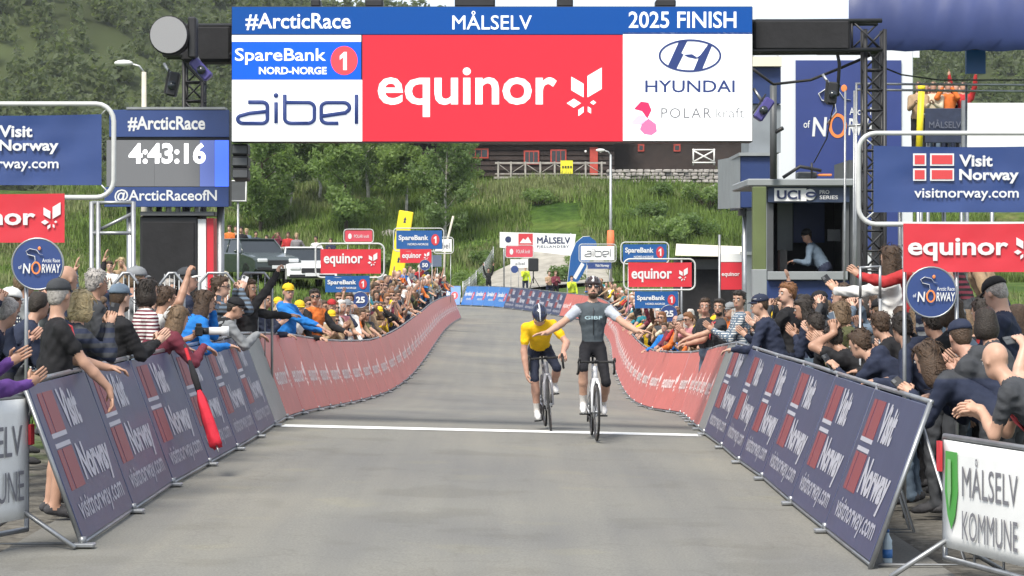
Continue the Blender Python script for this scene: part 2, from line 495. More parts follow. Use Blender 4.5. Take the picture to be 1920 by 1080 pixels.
def leaf_mat(name, col, sat=.25):
    m = mat(name, col, .6, noise=.45, nscale=2.0, spec=.2)
    n, l = m.node_tree.nodes, m.node_tree.links          # thin leaves let some light through
    tr = n.new('ShaderNodeBsdfTranslucent'); tr.inputs['Color'].default_value = (min(1, col[0] * 1.9), min(1, col[1] * 1.9), col[2] * 1.3, 1)
    mx = n.new('ShaderNodeAddShader'); l.new(n['Principled BSDF'].outputs[0], mx.inputs[0]); l.new(tr.outputs[0], mx.inputs[1])
    l.new(mx.outputs[0], n['Material Output'].inputs['Surface'])
    return m
M_WOOD = leaf_mat('far_wood_leaves', (.040, .052, .022))
M_LEAF = [leaf_mat('birch_leaves_%d' % i, c) for i, c in enumerate([(.075, .110, .036), (.090, .126, .042), (.062, .092, .034)])]
M_BARK = mat('birch_bark', (.42, .40, .36), .85, noise=.5, nscale=5, bump=.5)
M_DARKBARK = mat('dark_bark', (.09, .07, .05), .9, noise=.4, nscale=6)

def leaf_cloud(centers, radii, n, size, seed, droop=.3):
    """leaf-sized diamonds scattered in clumps; returns verts and quads"""
    r = np.random.default_rng(seed)
    c = np.asarray(centers, float); rad = np.asarray(radii, float)
    w = (rad.prod(1) ** .7); k = r.choice(len(c), n, p=w / w.sum())
    d = r.normal(size=(n, 3)); d /= np.linalg.norm(d, axis=1)[:, None]
    pos = c[k] + d * rad[k] * (r.random((n, 1)) ** .45)
    a = r.normal(size=(n, 3)); a[:, 2] -= droop; a /= np.linalg.norm(a, axis=1)[:, None]
    b = np.cross(a, r.normal(size=(n, 3))); b /= np.linalg.norm(b, axis=1)[:, None]
    s = size * (.6 + .8 * r.random((n, 1)))
    V = np.stack([pos - a * s, pos + b * s * .5, pos + a * s, pos - b * s * .5], 1).reshape(-1, 3)
    Q = np.arange(4 * n).reshape(-1, 4)
    return V, Q

# the wood on the far hill: one mass
fr = np.random.default_rng(3)
fc, frd = [], []
while len(fc) < 5400:
    x, y = fr.uniform(-190, 190), 330 + 240 * fr.random() ** .8
    px = 960 + x / y * F
    if not (-80 < px < 2000): continue
    if px > 620 and fr.random() < .35: continue
    z = float(ridge_h(np.array(x), np.array(y)))
    hgt = fr.uniform(3.5, 8.0)
    for q in range(3):
        fc.append((x + fr.normal() * .8, y + fr.normal() * .8, z + hgt * (.25 + .25 * q))); frd.append((1.9 - .45 * q, 1.9 - .45 * q, hgt * .2))
V, Q = leaf_cloud(fc, frd, 110000, .62, 4)
tag(link(bpy.data.objects.new('far_wood', np_mesh('far_wood', V, Q, [M_WOOD], smooth=False))), 'distant wood covering the hillside', 'wood', kind='stuff')

# ------------------------------------------------------------------ birches on the bank
def make_tree(name, seed, h, spread, lm, n=10000):
    r = random.Random(seed)
    root = empty(name)
    t = MB(); pts = []
    x = y = 0.0
    for i in range(8):
        z = h * .9 * i / 7
        pts.append((x, y, z)); x += r.uniform(-.14, .14); y += r.uniform(-.14, .14)
    t.tube(pts, [.13 * (1 - .85 * i / 7) * h / 9 for i in range(8)], 7)
    cs, rs = [], []
    for i in range(26):
        f = r.uniform(.16, .97)
        k = min(7, int(f * 7.6)); p0 = Vector(pts[k])
        a = r.uniform(0, 6.283); L = spread * (1.1 - .75 * abs(f - .42)) * r.uniform(.35, 1.0)
        tip = p0 + Vector((math.cos(a) * L, math.sin(a) * L, L * r.uniform(.35, .9)))
        t.tube([p0, (p0 + tip) / 2 + Vector((0, 0, .15 * L)), tip], [.045, .03, .008], 4)
        for q in (.55, .8, 1.0):
            cs.append(p0.lerp(tip, q) + Vector((r.uniform(-.2, .2), r.uniform(-.2, .2), r.uniform(-.25, .1)))); s = r.uniform(.38, .8) * h / 9
            rs.append((s, s, s * .95))
    t.build('trunk', M_BARK if seed % 3 else M_DARKBARK, root)
    V, Q = leaf_cloud([tuple(c) for c in cs], rs, n, .14, seed, .7)
    link(bpy.data.objects.new('crown', np_mesh('crown', V, Q, [lm], smooth=False)), root)
    return root
protos = [make_tree('birch_tree', 21 + i, [9.5, 8.5, 10.5][i], [2.3, 1.9, 2.6][i], M_LEAF[i]) for i in range(3)]
TREES = [(487, 168, 0, 1.0, 'pale birch tree at the left end of the grassy bank'), (545, 174, 2, .95, 'wide birch crown second from the left on the bank'),
         (598, 178, 1, 1.05, 'slender birch behind the walker in the white shirt'), (650, 166, 0, 1.0, 'birch tree right behind the grey bin'),
         (690, 176, 2, .95, 'dense birch left of the yellow column on the bank'), (762, 172, 1, .95, 'birch standing straight above the yellow column'),
         (838, 165, 2, .88, 'dark birch in front of the left corner of the cabin'), (870, 181, 0, .55, 'small birch touching the cabin wall'),
         (520, 186, 1, 1.2, 'tall birch at the back of the left clump'), (625, 188, 2, 1.1, 'tall back row birch between the two middle birches'),
         (720, 184, 0, 1.0, 'birch in the back row beside the cabin end')]
used = set()
for px, d, k, s, lab in TREES:
    o = protos[k] if k not in used else copy_tree(protos[k])
    used.add(k)
    X = (px - 960) / F * d
    o.location = (X, d, float(ground_z(X, d)) - .1); o.rotation_euler = (0, 0, px * .37); o.scale = (s, s, s)
    tag(o, lab, 'tree', 'birches on the bank')
# grass on the bank: blades in tufts
def grass(name, n, xr, yr, hmin, hmax, mats, seed, keep=None, w=.05, per=3):
    r = np.random.default_rng(seed)
    x = r.uniform(*xr, n); y = r.uniform(*yr, n)
    if keep is not None:
        k = keep(x, y); x, y = x[k], y[k]
    n = len(x); z = ground_z(x, y) - .06
    hh = r.uniform(hmin, hmax, n) * (.6 + .5 * np.sin(x * .5) * np.sin(y * .7 + x * .2) + .3)
    tri = []
    for q in range(per):
        a = r.uniform(0, 6.28, n); l = r.uniform(.1, .5, n) * hh
        bx, by = x + r.normal(0, .12, n), y + r.normal(0, .12, n)
        p0 = np.stack([bx - w * np.cos(a), by - w * np.sin(a), z], -1); p1 = np.stack([bx + w * np.cos(a), by + w * np.sin(a), z], -1)
        p2 = np.stack([bx + l * np.sin(a), by + l * np.cos(a), z + hh * r.uniform(.7, 1.1, n)], -1)
        tri.append(np.stack([p0, p1, p2], 1))
    T = np.concatenate(tri).reshape(-1, 3)
    Q = np.arange(len(T)).reshape(-1, 3)
    mi = np.tile((np.sin(x * .35 + 1) + np.sin(y * .4) + r.normal(0, .7, n) > .6).astype(int), per)
    return link(bpy.data.objects.new(name, np_mesh(name, T, Q, mats, mi, False)))
M_G1 = mat('grass_green', (.096, .150, .030), .7, noise=.4, nscale=.4, spec=.2)
M_G2 = mat('grass_straw', (.150, .175, .070), .7, noise=.4, nscale=.5, spec=.2)
def off_path(x, y):
    cx = np.interp(y, [p[1] for p in pth], [p[0] for p in pth]); w = np.interp(y, [p[1] for p in pth], [p[2] for p in pth])
    return (np.abs(x - cx) > w * .5) | (y > 172)
tag(grass('bank_grass', 60000, (-34, 34), (144, 186), .35, .95, [M_G1, M_G2], 8, off_path), 'tall rough grass covering the bank below the cabin', 'grass', kind='stuff')
tag(grass('meadow_grass', 26000, (-26, -4.2), (30, 143), .12, .38, [M_G1, M_G2], 9, lambda x, y: x < LXf(y) - 2.6, .03), 'meadow grass left of the course', 'grass', kind='stuff')
tag(grass('verge_grass', 9000, (4.6, 22), (48, 143), .12, .4, [M_G1, M_G2], 10, lambda x, y: x > RXf(y) + 2.6, .03), 'verge grass right of the course', 'grass', kind='stuff')

# shrubs on the bank
M_SH = [leaf_mat('shrub_leaves_%d' % i, c) for i, c in enumerate([(.055, .085, .028), (.078, .112, .038)])]
def shrub(k, seed):
    r = random.Random(seed); root = empty('shrub')
    cs = [(r.uniform(-1, 1), r.uniform(-.8, .8), r.uniform(.35, 1.2)) for _ in range(11)]
    V, Q = leaf_cloud(cs, [(.55, .5, .42)] * 11, 1500, .11, seed)
    link(bpy.data.objects.new('foliage', np_mesh('foliage', V, Q, [M_SH[k]], smooth=False)), root)
    b = MB()
    for c in cs: b.tube([(c[0] * .15, c[1] * .15, 0), (c[0] * .6, c[1] * .6, c[2] * .6), c], [.03, .02, .006], 4)
    b.build('stem', M_DARKBARK, root)
    return root
sp = [shrub(0, 51), shrub(1, 52)]
SHR = [(1215, 168, 1.0, 'shrub right of the lamp post on the bank'), (1255, 164, 1.2, 'wide dark shrub in the middle of the right bank'), (1300, 166, 1.1, 'shrub beside the grey truck box on the bank'),
       (1330, 174, 1.2, 'shrub under the stone wall at right'), (1240, 175, .9, 'upper shrub below the stone wall'), (1095, 158, .9, 'shrub directly above the blue flag'),
       (905, 160, .8, 'shrub beside the gravel path fence'), (1010, 172, .8, 'low shrub beneath the deck of the cabin'), (590, 158, 1.0, 'bush behind the white shirted walker'),
       (700, 158, 1.1, 'bush behind the small red frame sign'), (790, 156, 1.1, 'bush right of the yellow column'), (880, 154, .9, 'bush at the left foot of the gravel path'),
       (1060, 151, .8, 'bush between the gravel path and the blue flag'), (1180, 156, 1.0, 'bush behind the white framed sign at the bend'), (500, 150, 1.0, 'bush behind the dark walker on the meadow')]
for i, (px, d, s, lab) in enumerate(SHR):
    o = sp[i % 2] if i < 2 else copy_tree(sp[i % 2])
    X = (px - 960) / F * d
    o.location = (X, d, float(ground_z(X, d)) - .1); o.rotation_euler = (0, 0, i * 1.3); o.scale = (s * 1.1, s, s)
    tag(o, lab, 'shrub', 'shrubs on the bank')
# pale boulders in the slope
M_ROCK = mat('pale_rock', (.30, .28, .26), .9, noise=.3, nscale=2, bump=.8, bscale=4)
def rock(px, py, d, s, lab, grp='boulders on the bank'):
    r = random.Random(px); b = MB(); b.ball((0, 0, 0), (s, s * .7, s * .6), 9)
    b.v = [tuple(c * r.uniform(.82, 1.15) for c in v) for v in b.v]
    b.sm = [False] * len(b.sm)
    o = b.build('boulder', M_ROCK); X = (px - 960) / F * d
    o.location = (X, d, float(ground_z(X, d)) + s * .2)
    tag(o, lab, 'boulder', grp)
rock(566, 340, 158, .8, 'pale boulder among the birches on the bank')
rock(1340, 330, 178, .9, 'pale boulder at the right end of the stone wall')
rock(730, 340, 166, .7, 'boulder at the foot of the dense birch')

# ------------------------------------------------------------------ black timber cabin on the plateau
M_TAR = mat('tarred_timber', (.032, .021, .018), .8, noise=.3, nscale=1.5, bump=.4, bscale=4)
M_REDP = mat('red_paint', (.36, .045, .030), .6, noise=.2, nscale=2)
M_GLASS = mat('dark_glass', (.02, .025, .03), .08, spec=.6)
M_GREYWOOD = mat('weathered_wood', (.33, .31, .28), .85, noise=.25, nscale=3)
M_ROOFTURF = mat('dark_roof', (.06, .055, .05), .9, noise=.3, nscale=1)
def pxbox(b, x0, x1, y0, y1, d, dep, m=0):
    a, c = P(x0, y1, d), P(x1, y0, d)
    b.box(((a.x + c.x) / 2, d + dep / 2, (a.z + c.z) / 2), (c.x - a.x, dep, c.z - a.z), m)
cab = empty('timber_cabin', (2.5, 188, 9.0))
inv = lambda o: Matrix.Translation(-o.location)
def cpart(name, m, fn, parent=None, grand=None):
    b = MB(); fn(b)
    off = Vector(cab.location)
    b.v = [tuple(Vector(v) - off) for v in b.v]
    return b.build(name, m, parent or cab)
cpart('wall', M_TAR, lambda b: pxbox(b, 690, 1150, 205, 330, 187, 8))
cpart('wall', M_TAR, lambda b: pxbox(b, 1150, 1420, 205, 318, 189, 7))
for row in range(11):       # log courses: proud strips across the front
    cpart('log', M_TAR, lambda b: pxbox(b, 688, 1152, 218 + row * 9.4, 225 + row * 9.4, 186.86, .14))
cpart('roof', M_ROOFTURF, lambda b: b.add([P(670, 212, 185.5), P(1165, 212, 185.5), P(1165, 150, 191), P(670, 150, 191), P(670, 212, 197), P(1165, 212, 197)], [(0, 1, 2, 3), (3, 2, 5, 4), (0, 3, 4), (1, 5, 2), (0, 4, 5, 1)]))
cpart('roof', M_ROOFTURF, lambda b: b.add([P(1151, 214, 187.5), P(1440, 214, 187.5), P(1440, 165, 192.5), P(1151, 165, 192.5), P(1151, 214, 197), P(1440, 214, 197)], [(0, 1, 2, 3), (3, 2, 5, 4), (0, 3, 4), (1, 5, 2), (0, 4, 5, 1)]))
for x0, x1, y0, y1 in [(878, 916, 278, 297), (982, 1011, 282, 308), (1032, 1062, 280, 306), (760, 790, 280, 302), (1196, 1208, 270, 284), (1263, 1276, 270, 284)]:
    d = 186.7 if x0 < 1150 else 188.9
    w = cpart('window', M_REDP, lambda b: pxbox(b, x0, x1, y0, y1, d, .12))
    k = 3 if x1 - x0 > 20 else 1
    for j in range(k):
        a = x0 + 2 + (x1 - x0 - 4) * j / k + .7; e = x0 + 2 + (x1 - x0 - 4) * (j + 1) / k - .7
        cpart('pane', M_GLASS, lambda b: pxbox(b, a, e, y0 + 3, y1 - 3, d - .02, .05), w)
cpart('door', M_REDP, lambda b: pxbox(b, 1106, 1121, 276, 328, 186.7, .12))
for px in (1098, 1126):
    cpart('wall_lamp', mat('lamp_globe', (.8, .8, .75), .3), lambda b: b.ball(P(px, 284, 186.6), .1, 8))
cpart('eave_board', M_GREYWOOD, lambda b: pxbox(b, 676, 1150, 262, 267, 186.3, .3))
tag(cab, 'black timber cabin with red framed windows above the grassy bank', 'cabin')
# deck railing
rail = empty('deck_railing', P(930, 334, 184))
def rpart(name, fn, m=M_GREYWOOD):
    b = MB(); fn(b); b.v = [tuple(Vector(v) - Vector(rail.location)) for v in b.v]; b.build(name, m, rail)
rpart('deck', lambda b: pxbox(b, 926, 1136, 331, 335, 183.5, 3.2))
rpart('top_rail', lambda b: pxbox(b, 928, 1136, 304, 307, 183.6, .09))
rpart('bottom_rail', lambda b: pxbox(b, 928, 1136, 325, 327, 183.6, .07))
pxs = [934, 958, 985, 1013, 1040, 1072, 1098, 1128]
for k, px in enumerate(pxs):
    rpart('post', lambda b: pxbox(b, px - 1.6, px + 1.6, 303, 342, 183.45, .12))
    if k < len(pxs) - 1:
        q = pxs[k + 1]
        rpart('brace', lambda b: b.tube([P(px, 325 if k % 2 else 307, 183.66), P(q, 307 if k % 2 else 325, 183.66)], .035, 5))
tag(rail, 'grey wooden railing with cross braces along the cabin deck', 'railing')
yb = MB(); pxbox(yb, 1051, 1074, 301, 326, 183.2, .05, 0)
for j in range(4): pxbox(yb, 1054 + j * 5, 1057 + j * 5, 311, 315, 183.16, .03, 1)
tag(yb.build('banner', [mat('yellow_vinyl', (.75, .68, .03), .6, noise=.1), mat('print_black', (.02, .02, .02), .6)]), 'small yellow banner hung on the deck railing', 'banner')
# white balcony frame at right
bal = empty('balcony_railing', P(1320, 312, 186))
for nm, seg in [('rail', ((1298, 281), (1341, 281))), ('rail', ((1298, 305), (1341, 305))), ('post', ((1300, 279), (1300, 310))), ('post', ((1339, 279), (1339, 310))), ('brace', ((1301, 283), (1338, 303))), ('brace', ((1301, 303), (1338, 283)))]:
    b = MB(); b.tube([P(*seg[0], 186.2), P(*seg[1], 186.2)], .06, 6); b.v = [tuple(Vector(v) - Vector(bal.location)) for v in b.v]
    b.build(nm, mat('white_timber', (.7, .69, .66), .7), bal)
tag(bal, 'white railing with crossed braces at the cabin steps', 'railing')
# dry stone wall
sw = empty('stone_wall', P(1240, 345, 183))
r = random.Random(4)
for row in range(4):
    px = 1137.0
    while px < 1345:
        w = r.uniform(7, 15); b = MB(); h0 = 318 + row * 6.5
        a = P(px, h0 + 6, 183); c = P(min(px + w, 1348), h0, 183)
        b.box(((a.x + c.x) / 2 , 183 + r.uniform(-.12, .12), (a.z + c.z) / 2), ((c.x - a.x) * .95, .8, (c.z - a.z) * 1.02), bev=.06)
        b.v = [tuple(Vector(v) - Vector(sw.location) + Vector((r.uniform(-.02, .02), r.uniform(-.03, .03), r.uniform(-.02, .02)))) for v in b.v]
        b.build('stone', M_ROCK, sw); px += w
tag(sw, 'pale dry stone wall below the right wing of the cabin', 'stone wall')

# street lamps
M_GALV = mat('galvanised_steel', (.42, .43, .43), .45, metal=.7, noise=.12, nscale=6)
M_PALEPOLE = mat('pale_wood_pole', (.52, .48, .40), .8, noise=.12, nscale=5)
def street_lamp(px, ytop, ybase, d, head_dx, lab, collar=False, pm=M_GALV):
    base = P(px, ybase, d); top = P(px, ytop, d); X = base.x
    gz = float(ground_z(X, d)); root = empty('street_lamp', (X, d, min(gz, base.z)))
    H = top.z - root.location.z; s = 1 if head_dx > 0 else -1
    MB().tube([(0, 0, 0), (0, 0, H)], [.11, .07], 10).build('pole', pm, root)
    MB().tube([(0, 0, H - .02), (s * .15, 0, H + .18), (s * .45, 0, H + .26)], .04, 8).build('arm', M_GALV, root)
    MB().ball((s * .62, -.03, H + .27), (.30, .16, .10), 10).build('lamp_head', mat('lamp_shell', (.72, .72, .70), .4), root)
    if collar:
        MB().lathe([(.22, base.z - root.location.z - .3), (.24, base.z - root.location.z), (.2, base.z - root.location.z + .75)], 12).build('protective_collar', mat('orange_foam', (.75, .17, .06), .7), root)
    tag(root, lab, 'street lamp')
street_lamp(1145, 290, 455, 150, -1, 'grey street lamp with an orange collar, standing on the bank', True, M_GALV)
street_lamp(270, 135, 520, 75, -1, 'pale street lamp post at the upper left behind the clock screen', False, M_PALEPOLE)

# mesh fence beside the path
fe = empty('mesh_fence', P(870, 520, 150)); b = MB()
fpts = [P(868, 500, 147), P(880, 488, 150), P(893, 476, 153), P(908, 466, 156), P(925, 456, 160)]
for i, p in enumerate(fpts):
    zz = float(ground_z(p.x, p.y))
    MB().tube([Vector((p.x, p.y, zz)) - fe.location, Vector((p.x, p.y, zz + 1.3)) - fe.location], .035, 6).build('post', M_GALV, fe)
for i in range(len(fpts) - 1):
    p, q = fpts[i], fpts[i + 1]; b = MB()
    pz, qz = float(ground_z(p.x, p.y)), float(ground_z(q.x, q.y))
    A = Vector((p.x, p.y, pz)) - fe.location; B = Vector((q.x, q.y, qz)) - fe.location
    for k in range(8): z = Vector((0, 0, .1 + k * .16)); b.tube([A + z, B + z], .012, 4)
    for k in range(14): t = A.lerp(B, k / 13); b.tube([t, t + Vector((0, 0, 1.25))], .008, 4)
    b.build('wire_panel', M_GALV, fe)
tag(fe, 'wire mesh fence along the left edge of the gravel path', 'fence')
# ------------------------------------------------------------------ print colours
M_NAVY = mat('navy_vinyl', (.030, .058, .185), .32, noise=.08, nscale=3, bump=.12, bscale=4, spec=.5)
M_NAVYPANEL = mat('navy_barrier_vinyl', (.046, .054, .118), .36, noise=.10, nscale=2.5, bump=.18, bscale=3, spec=.6)
M_REDPANEL = mat('red_barrier_vinyl', (.56, .150, .135), .36, noise=.08, nscale=2.5, bump=.18, bscale=3, spec=.6)  # red made paler: the vinyl's grazing sheen is put into the base colour
M_GREYPANEL = mat('grey_barrier_panel', (.20, .21, .21), .4, noise=.1, nscale=3)
M_BLUEPANEL = mat('blue_barrier_vinyl', (.045, .17, .46), .4, noise=.06, nscale=2, bump=.15, bscale=3)
M_REDV = mat('red_vinyl', (.55, .030, .045), .38, noise=.06, nscale=3, bump=.15, bscale=4)
M_BLUEV = mat('bank_blue_vinyl', (.012, .085, .27), .4, noise=.06, nscale=3)
M_WHITEV = mat('white_vinyl', (.72, .73, .72), .5, noise=.05, nscale=4, bump=.12, bscale=4)
M_PW = mat('print_white', (.62, .63, .64), .5)
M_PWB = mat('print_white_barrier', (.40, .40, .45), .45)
M_PWR = mat('print_white_on_red', (.80, .68, .66), .45)
M_PR = mat('print_red', (.50, .035, .045), .5)
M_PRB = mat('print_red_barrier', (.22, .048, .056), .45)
M_PNAVY = mat('print_navy', (.02, .03, .09), .5)
M_PGREY = mat('print_grey', (.12, .12, .14), .5)
M_PG2 = mat('print_mid_grey', (.17, .17, .19), .5)
M_PGREEN = mat('print_green', (.07, .30, .06), .5)
M_PORANGE = mat('print_orange', (.72, .22, .06), .5)
M_STEEL = mat('barrier_steel', (.32, .33, .34), .42, metal=.75, noise=.15, nscale=8)
M_WTUBE = mat('white_tube', (.50, .51, .50), .35, noise=.06, nscale=9)
M_BLACK = mat('black_powdercoat', (.016, .016, .018), .5, noise=.2, nscale=4)
M_BLACKCLOTH = mat('black_cloth_cover', (.012, .012, .014), .85, noise=.25, nscale=6, bump=.3, bscale=14)
M_RUBBER = mat('rubber', (.016, .016, .016), .75)
M_DGREY = mat('dark_grey_metal', (.07, .075, .08), .5, noise=.15, nscale=3)

# LED tiles give off light
M_L = {k: mat('led_' + k, c, .5, emit=e, spec=.2) for k, c, e in [
    ('red', (.46, .020, .034), .30), ('white', (.80, .82, .82), .22), ('blue', (.003, .050, .22), .22), ('sky', (.005, .075, .44), .30),
    ('navy', (.018, .030, .10), .5), ('lred', (.75, .04, .05), .6), ('pink', (.80, .10, .20), .5), ('rose', (.80, .30, .42), .5), ('crimson', (.48, .02, .07), .5),
    ('grey', (.10, .10, .11), .5), ('screengrey', (.115, .118, .125), .25), ('screenblue', (.06, .13, .66), .55), ('screenmid', (.085, .115, .30), .4)]}

def flat(parent, name, polys, m, y=-.005, t=.003):
    b = MB()
    for k, p in enumerate(polys): b.prism(p, y - k * .0006, y + t - k * .0006)
    return b.build(name, m, parent)

def ell(cx, cz, rx, rz, n=28, a0=0, a1=2 * math.pi):
    return [(cx + rx * math.cos(a0 + (a1 - a0) * i / n), cz + rz * math.sin(a0 + (a1 - a0) * i / n)) for i in range(n + (0 if a1 - a0 > 6.28 else 1))]

def ring(b, cx, cz, rx, rz, w, y0, y1, n=32, m=0):
    pts = []
    for i in range(n):
        a = 2 * math.pi * i / n; c, s = math.cos(a), math.sin(a)
        pts += [(cx + rx * c, y0, cz + rz * s), (cx + (rx - w) * c, y0, cz + (rz - w) * s)]
    fs = [(2 * i, 2 * ((i + 1) % n), 2 * ((i + 1) % n) + 1, 2 * i + 1) for i in range(n)]
    b.add(pts, fs, m)

def tulip(parent, cx, cz, s, m, y=-.005, name='star_emblem'):
    """a small flower of six slanted leaves"""
    T = lambda pts: [(cx + x * s, cz + z * s) for x, z in pts]
    polys = [T([(.06, -.02), (.50, .24), (.50, .90), (.06, .64)]), T([(-.06, -.02), (-.06, .40), (-.44, .62), (-.44, .20)]),
             T([(-.14, -.20), (-.36, -.06), (-.58, -.20), (-.36, -.34)]), T([(-.06, -.30), (-.06, -.48), (-.22, -.60), (-.22, -.40)]),
             T([(.07, -.30), (.17, -.36), (.17, -.52), (.07, -.46)]), T([(.14, -.18), (.24, -.11), (.33, -.18), (.24, -.25)])]
    return flat(parent, name, polys, m, y)

def one(parent, cx, cz, h, m, y):
    w = h * .5
    return flat(parent, 'numeral', [[(cx + a * w, cz + b * h) for a, b in [(-.05, -.5), (.35, -.5), (.35, .5), (.05, .5), (-.42, .28), (-.42, .06), (-.05, .22)]]], m, y)

def flag(parent, x0, x1, z0, z1, mr, mw, y=-.005):
    w, h = x1 - x0, z1 - z0
    ax, bx = x0 + w * .28, x0 + w * .44; az, bz = z0 + h * .40, z0 + h * .60
    g = w * .03
    for (a, b2, c, d) in [(x0, ax, bz, z1), (x0, ax, z0, az), (bx, x1, bz, z1), (bx, x1, z0, az)]:
        f = flat(parent, 'flag_field', [[(a - g, c - g), (b2 + g, c - g), (b2 + g, d + g), (a - g, d + g)]], mw, y)
        flat(parent, 'flag_field', [[(a + g * .4, c + g * .4), (b2 - g * .4, c + g * .4), (b2 - g * .4, d - g * .4), (a + g * .4, d - g * .4)]], mr, y - .003)

def visit(parent, cx, cz, w, mr, mw, y=-.005):
    """flag with two lines of lettering and an address below"""
    h = w * .46
    flag(parent, cx - w * .5, cx - w * .13, cz - h * .02, cz + h * .5, mr, mw, y)
    lettering(parent, 'Visit', cx - w * .07, cx + w * .25, cz + h * .25, cz + h * .5, mw, .03, y)
    lettering(parent, 'Norway', cx - w * .07, cx + w * .5, cz - h * .10, cz + h * .2, mw, .03, y)
    lettering(parent, 'visitnorway.com', cx - w * .5, cx + w * .5, cz - h * .46, cz - h * .2, mw, .015, y)

def cyclist_logo(parent, cx, cz, s, y=-.005, mw=None, mo=None):
    """brush-drawn rider over a ring, with a line of hand lettering"""
    mw = mw or M_PW; mo = mo or M_PORANGE
    def stroke(pts, r, m, nm):
        MB().tube([(cx + x * s, y, cz + z * s) for x, z in pts], r * s if not isinstance(r, list) else [q * s for q in r], 6, flat=.2).build(nm, m, parent)
    stroke([(-.20, -.10), (-.02, .12), (-.05, .28), (-.30, .34), (-.36, .46), (-.22, .55), (.02, .50), (.12, .36), (.24, .34)], [.03, .04, .05, .055, .06, .06, .05, .035, .025], mw, 'rider_stroke')
    MB().ball((cx + .12 * s, y, cz + .56 * s), (.06 * s, .004, .07 * s), 10).build('rider_head', mo, parent)
    b = MB(); ring(b, cx, cz - .14 * s, .17 * s, .23 * s, .06 * s, y - .004, y); b.build('wheel_ring', mo, parent)
    lettering(parent, 'N', cx - .48 * s, cx - .20 * s, cz - .34 * s, cz + .02 * s, mw, .02, y - .002, shear=.1)
    lettering(parent, 'RWAY', cx + .20 * s, cx + .88 * s, cz - .32 * s, cz + .0 * s, mw, .02, y - .002, shear=.1)
    lettering(parent, 'of', cx - .64 * s, cx - .52 * s, cz - .18 * s, cz - .04 * s, mw, .01, y - .002)
    lettering(parent, 'Arctic Race', cx + .22 * s, cx + .86 * s, cz + .06 * s, cz + .2 * s, mw, .01, y - .002)

def aibel(parent, x0, x1, z0, z1, m, r=.03, y=-.006):
    """rounded single-line lettering: a i b e l"""
    w, h = x1 - x0, z1 - z0
    X = lambda u: x0 + u * w
    Z = lambda v: z0 + v * h
    def arc(cu, cv, ru, rv, a0, a1, n=7):
        return [(cu + ru * math.cos(math.radians(a0 + (a1 - a0) * i / n)), cv + rv * math.sin(math.radians(a0 + (a1 - a0) * i / n))) for i in range(n + 1)]
    S = [
        [(.09, .74), (.20, .74)] + arc(.20, .60, .045, .14, 90, 0) + [(.245, .20)] + arc(.20, .17, .045, .15, 0, -90) + [(.05, .02)] + arc(.05, .16, .045, .14, 270, 130) + [(.10, .36), (.24, .42)],
        [(.315, .02), (.315, .74)],
        [(.385, 1.0), (.385, .20)] + arc(.44, .18, .055, .16, 180, 270) + [(.57, .02)] + arc(.57, .20, .055, .18, -90, 0) + [(.625, .55)] + arc(.57, .56, .055, .17, 0, 90) + [(.39, .73)],
        [(.685, .26), (.88, .38)] + arc(.86, .56, .05, .17, -60, 90) + [(.74, .73)] + arc(.735, .56, .055, .17, 90, 180) + [(.68, .20)] + arc(.735, .18, .055, .16, 180, 270) + [(.82, .02)],
        [(.965, .0), (.965, 1.0)]]
    for p in S:
        MB().tube([(X(u), y, Z(v)) for u, v in p], r, 6, m=0).build('letter', m, parent)
    MB().ball((X(.315), y, Z(.97)), r * 1.25, 8).build('letter', m, parent)

# ------------------------------------------------------------------ barriers
BH, LEAN = 1.15, math.radians(20)
def arclist(pts, start, step, y_end):
    """walk along a polyline in equal steps"""
    out = [pts[start].copy()]; i = start; cur = pts[start].copy()
    while i < len(pts) - 1:
        rem = step
        while i < len(pts) - 1 and (pts[i + 1] - cur).length < rem:
            rem -= (pts[i + 1] - cur).length; cur = pts[i + 1].copy(); i += 1
        if i >= len(pts) - 1: break
        cur = cur + (pts[i + 1] - cur).normalized() * rem
        out.append(cur.copy())
    return out

def smooth_pts(ws, n=6):
    """densify a measured polyline with a Catmull-Rom curve"""
    o = []
    for i in range(len(ws) - 1):
        p0, p1, p2, p3 = ws[max(i - 1, 0)], ws[i], ws[i + 1], ws[min(i + 2, len(ws) - 1)]
        for k in range(n):
            t = k / n
            o.append(.5 * ((2 * p1) + (p2 - p0) * t + (2 * p0 - 5 * p1 + 4 * p2 - p3) * t * t + (3 * p1 - p0 - 3 * p2 + p3) * t ** 3))
    o.append(ws[-1].copy()); return o

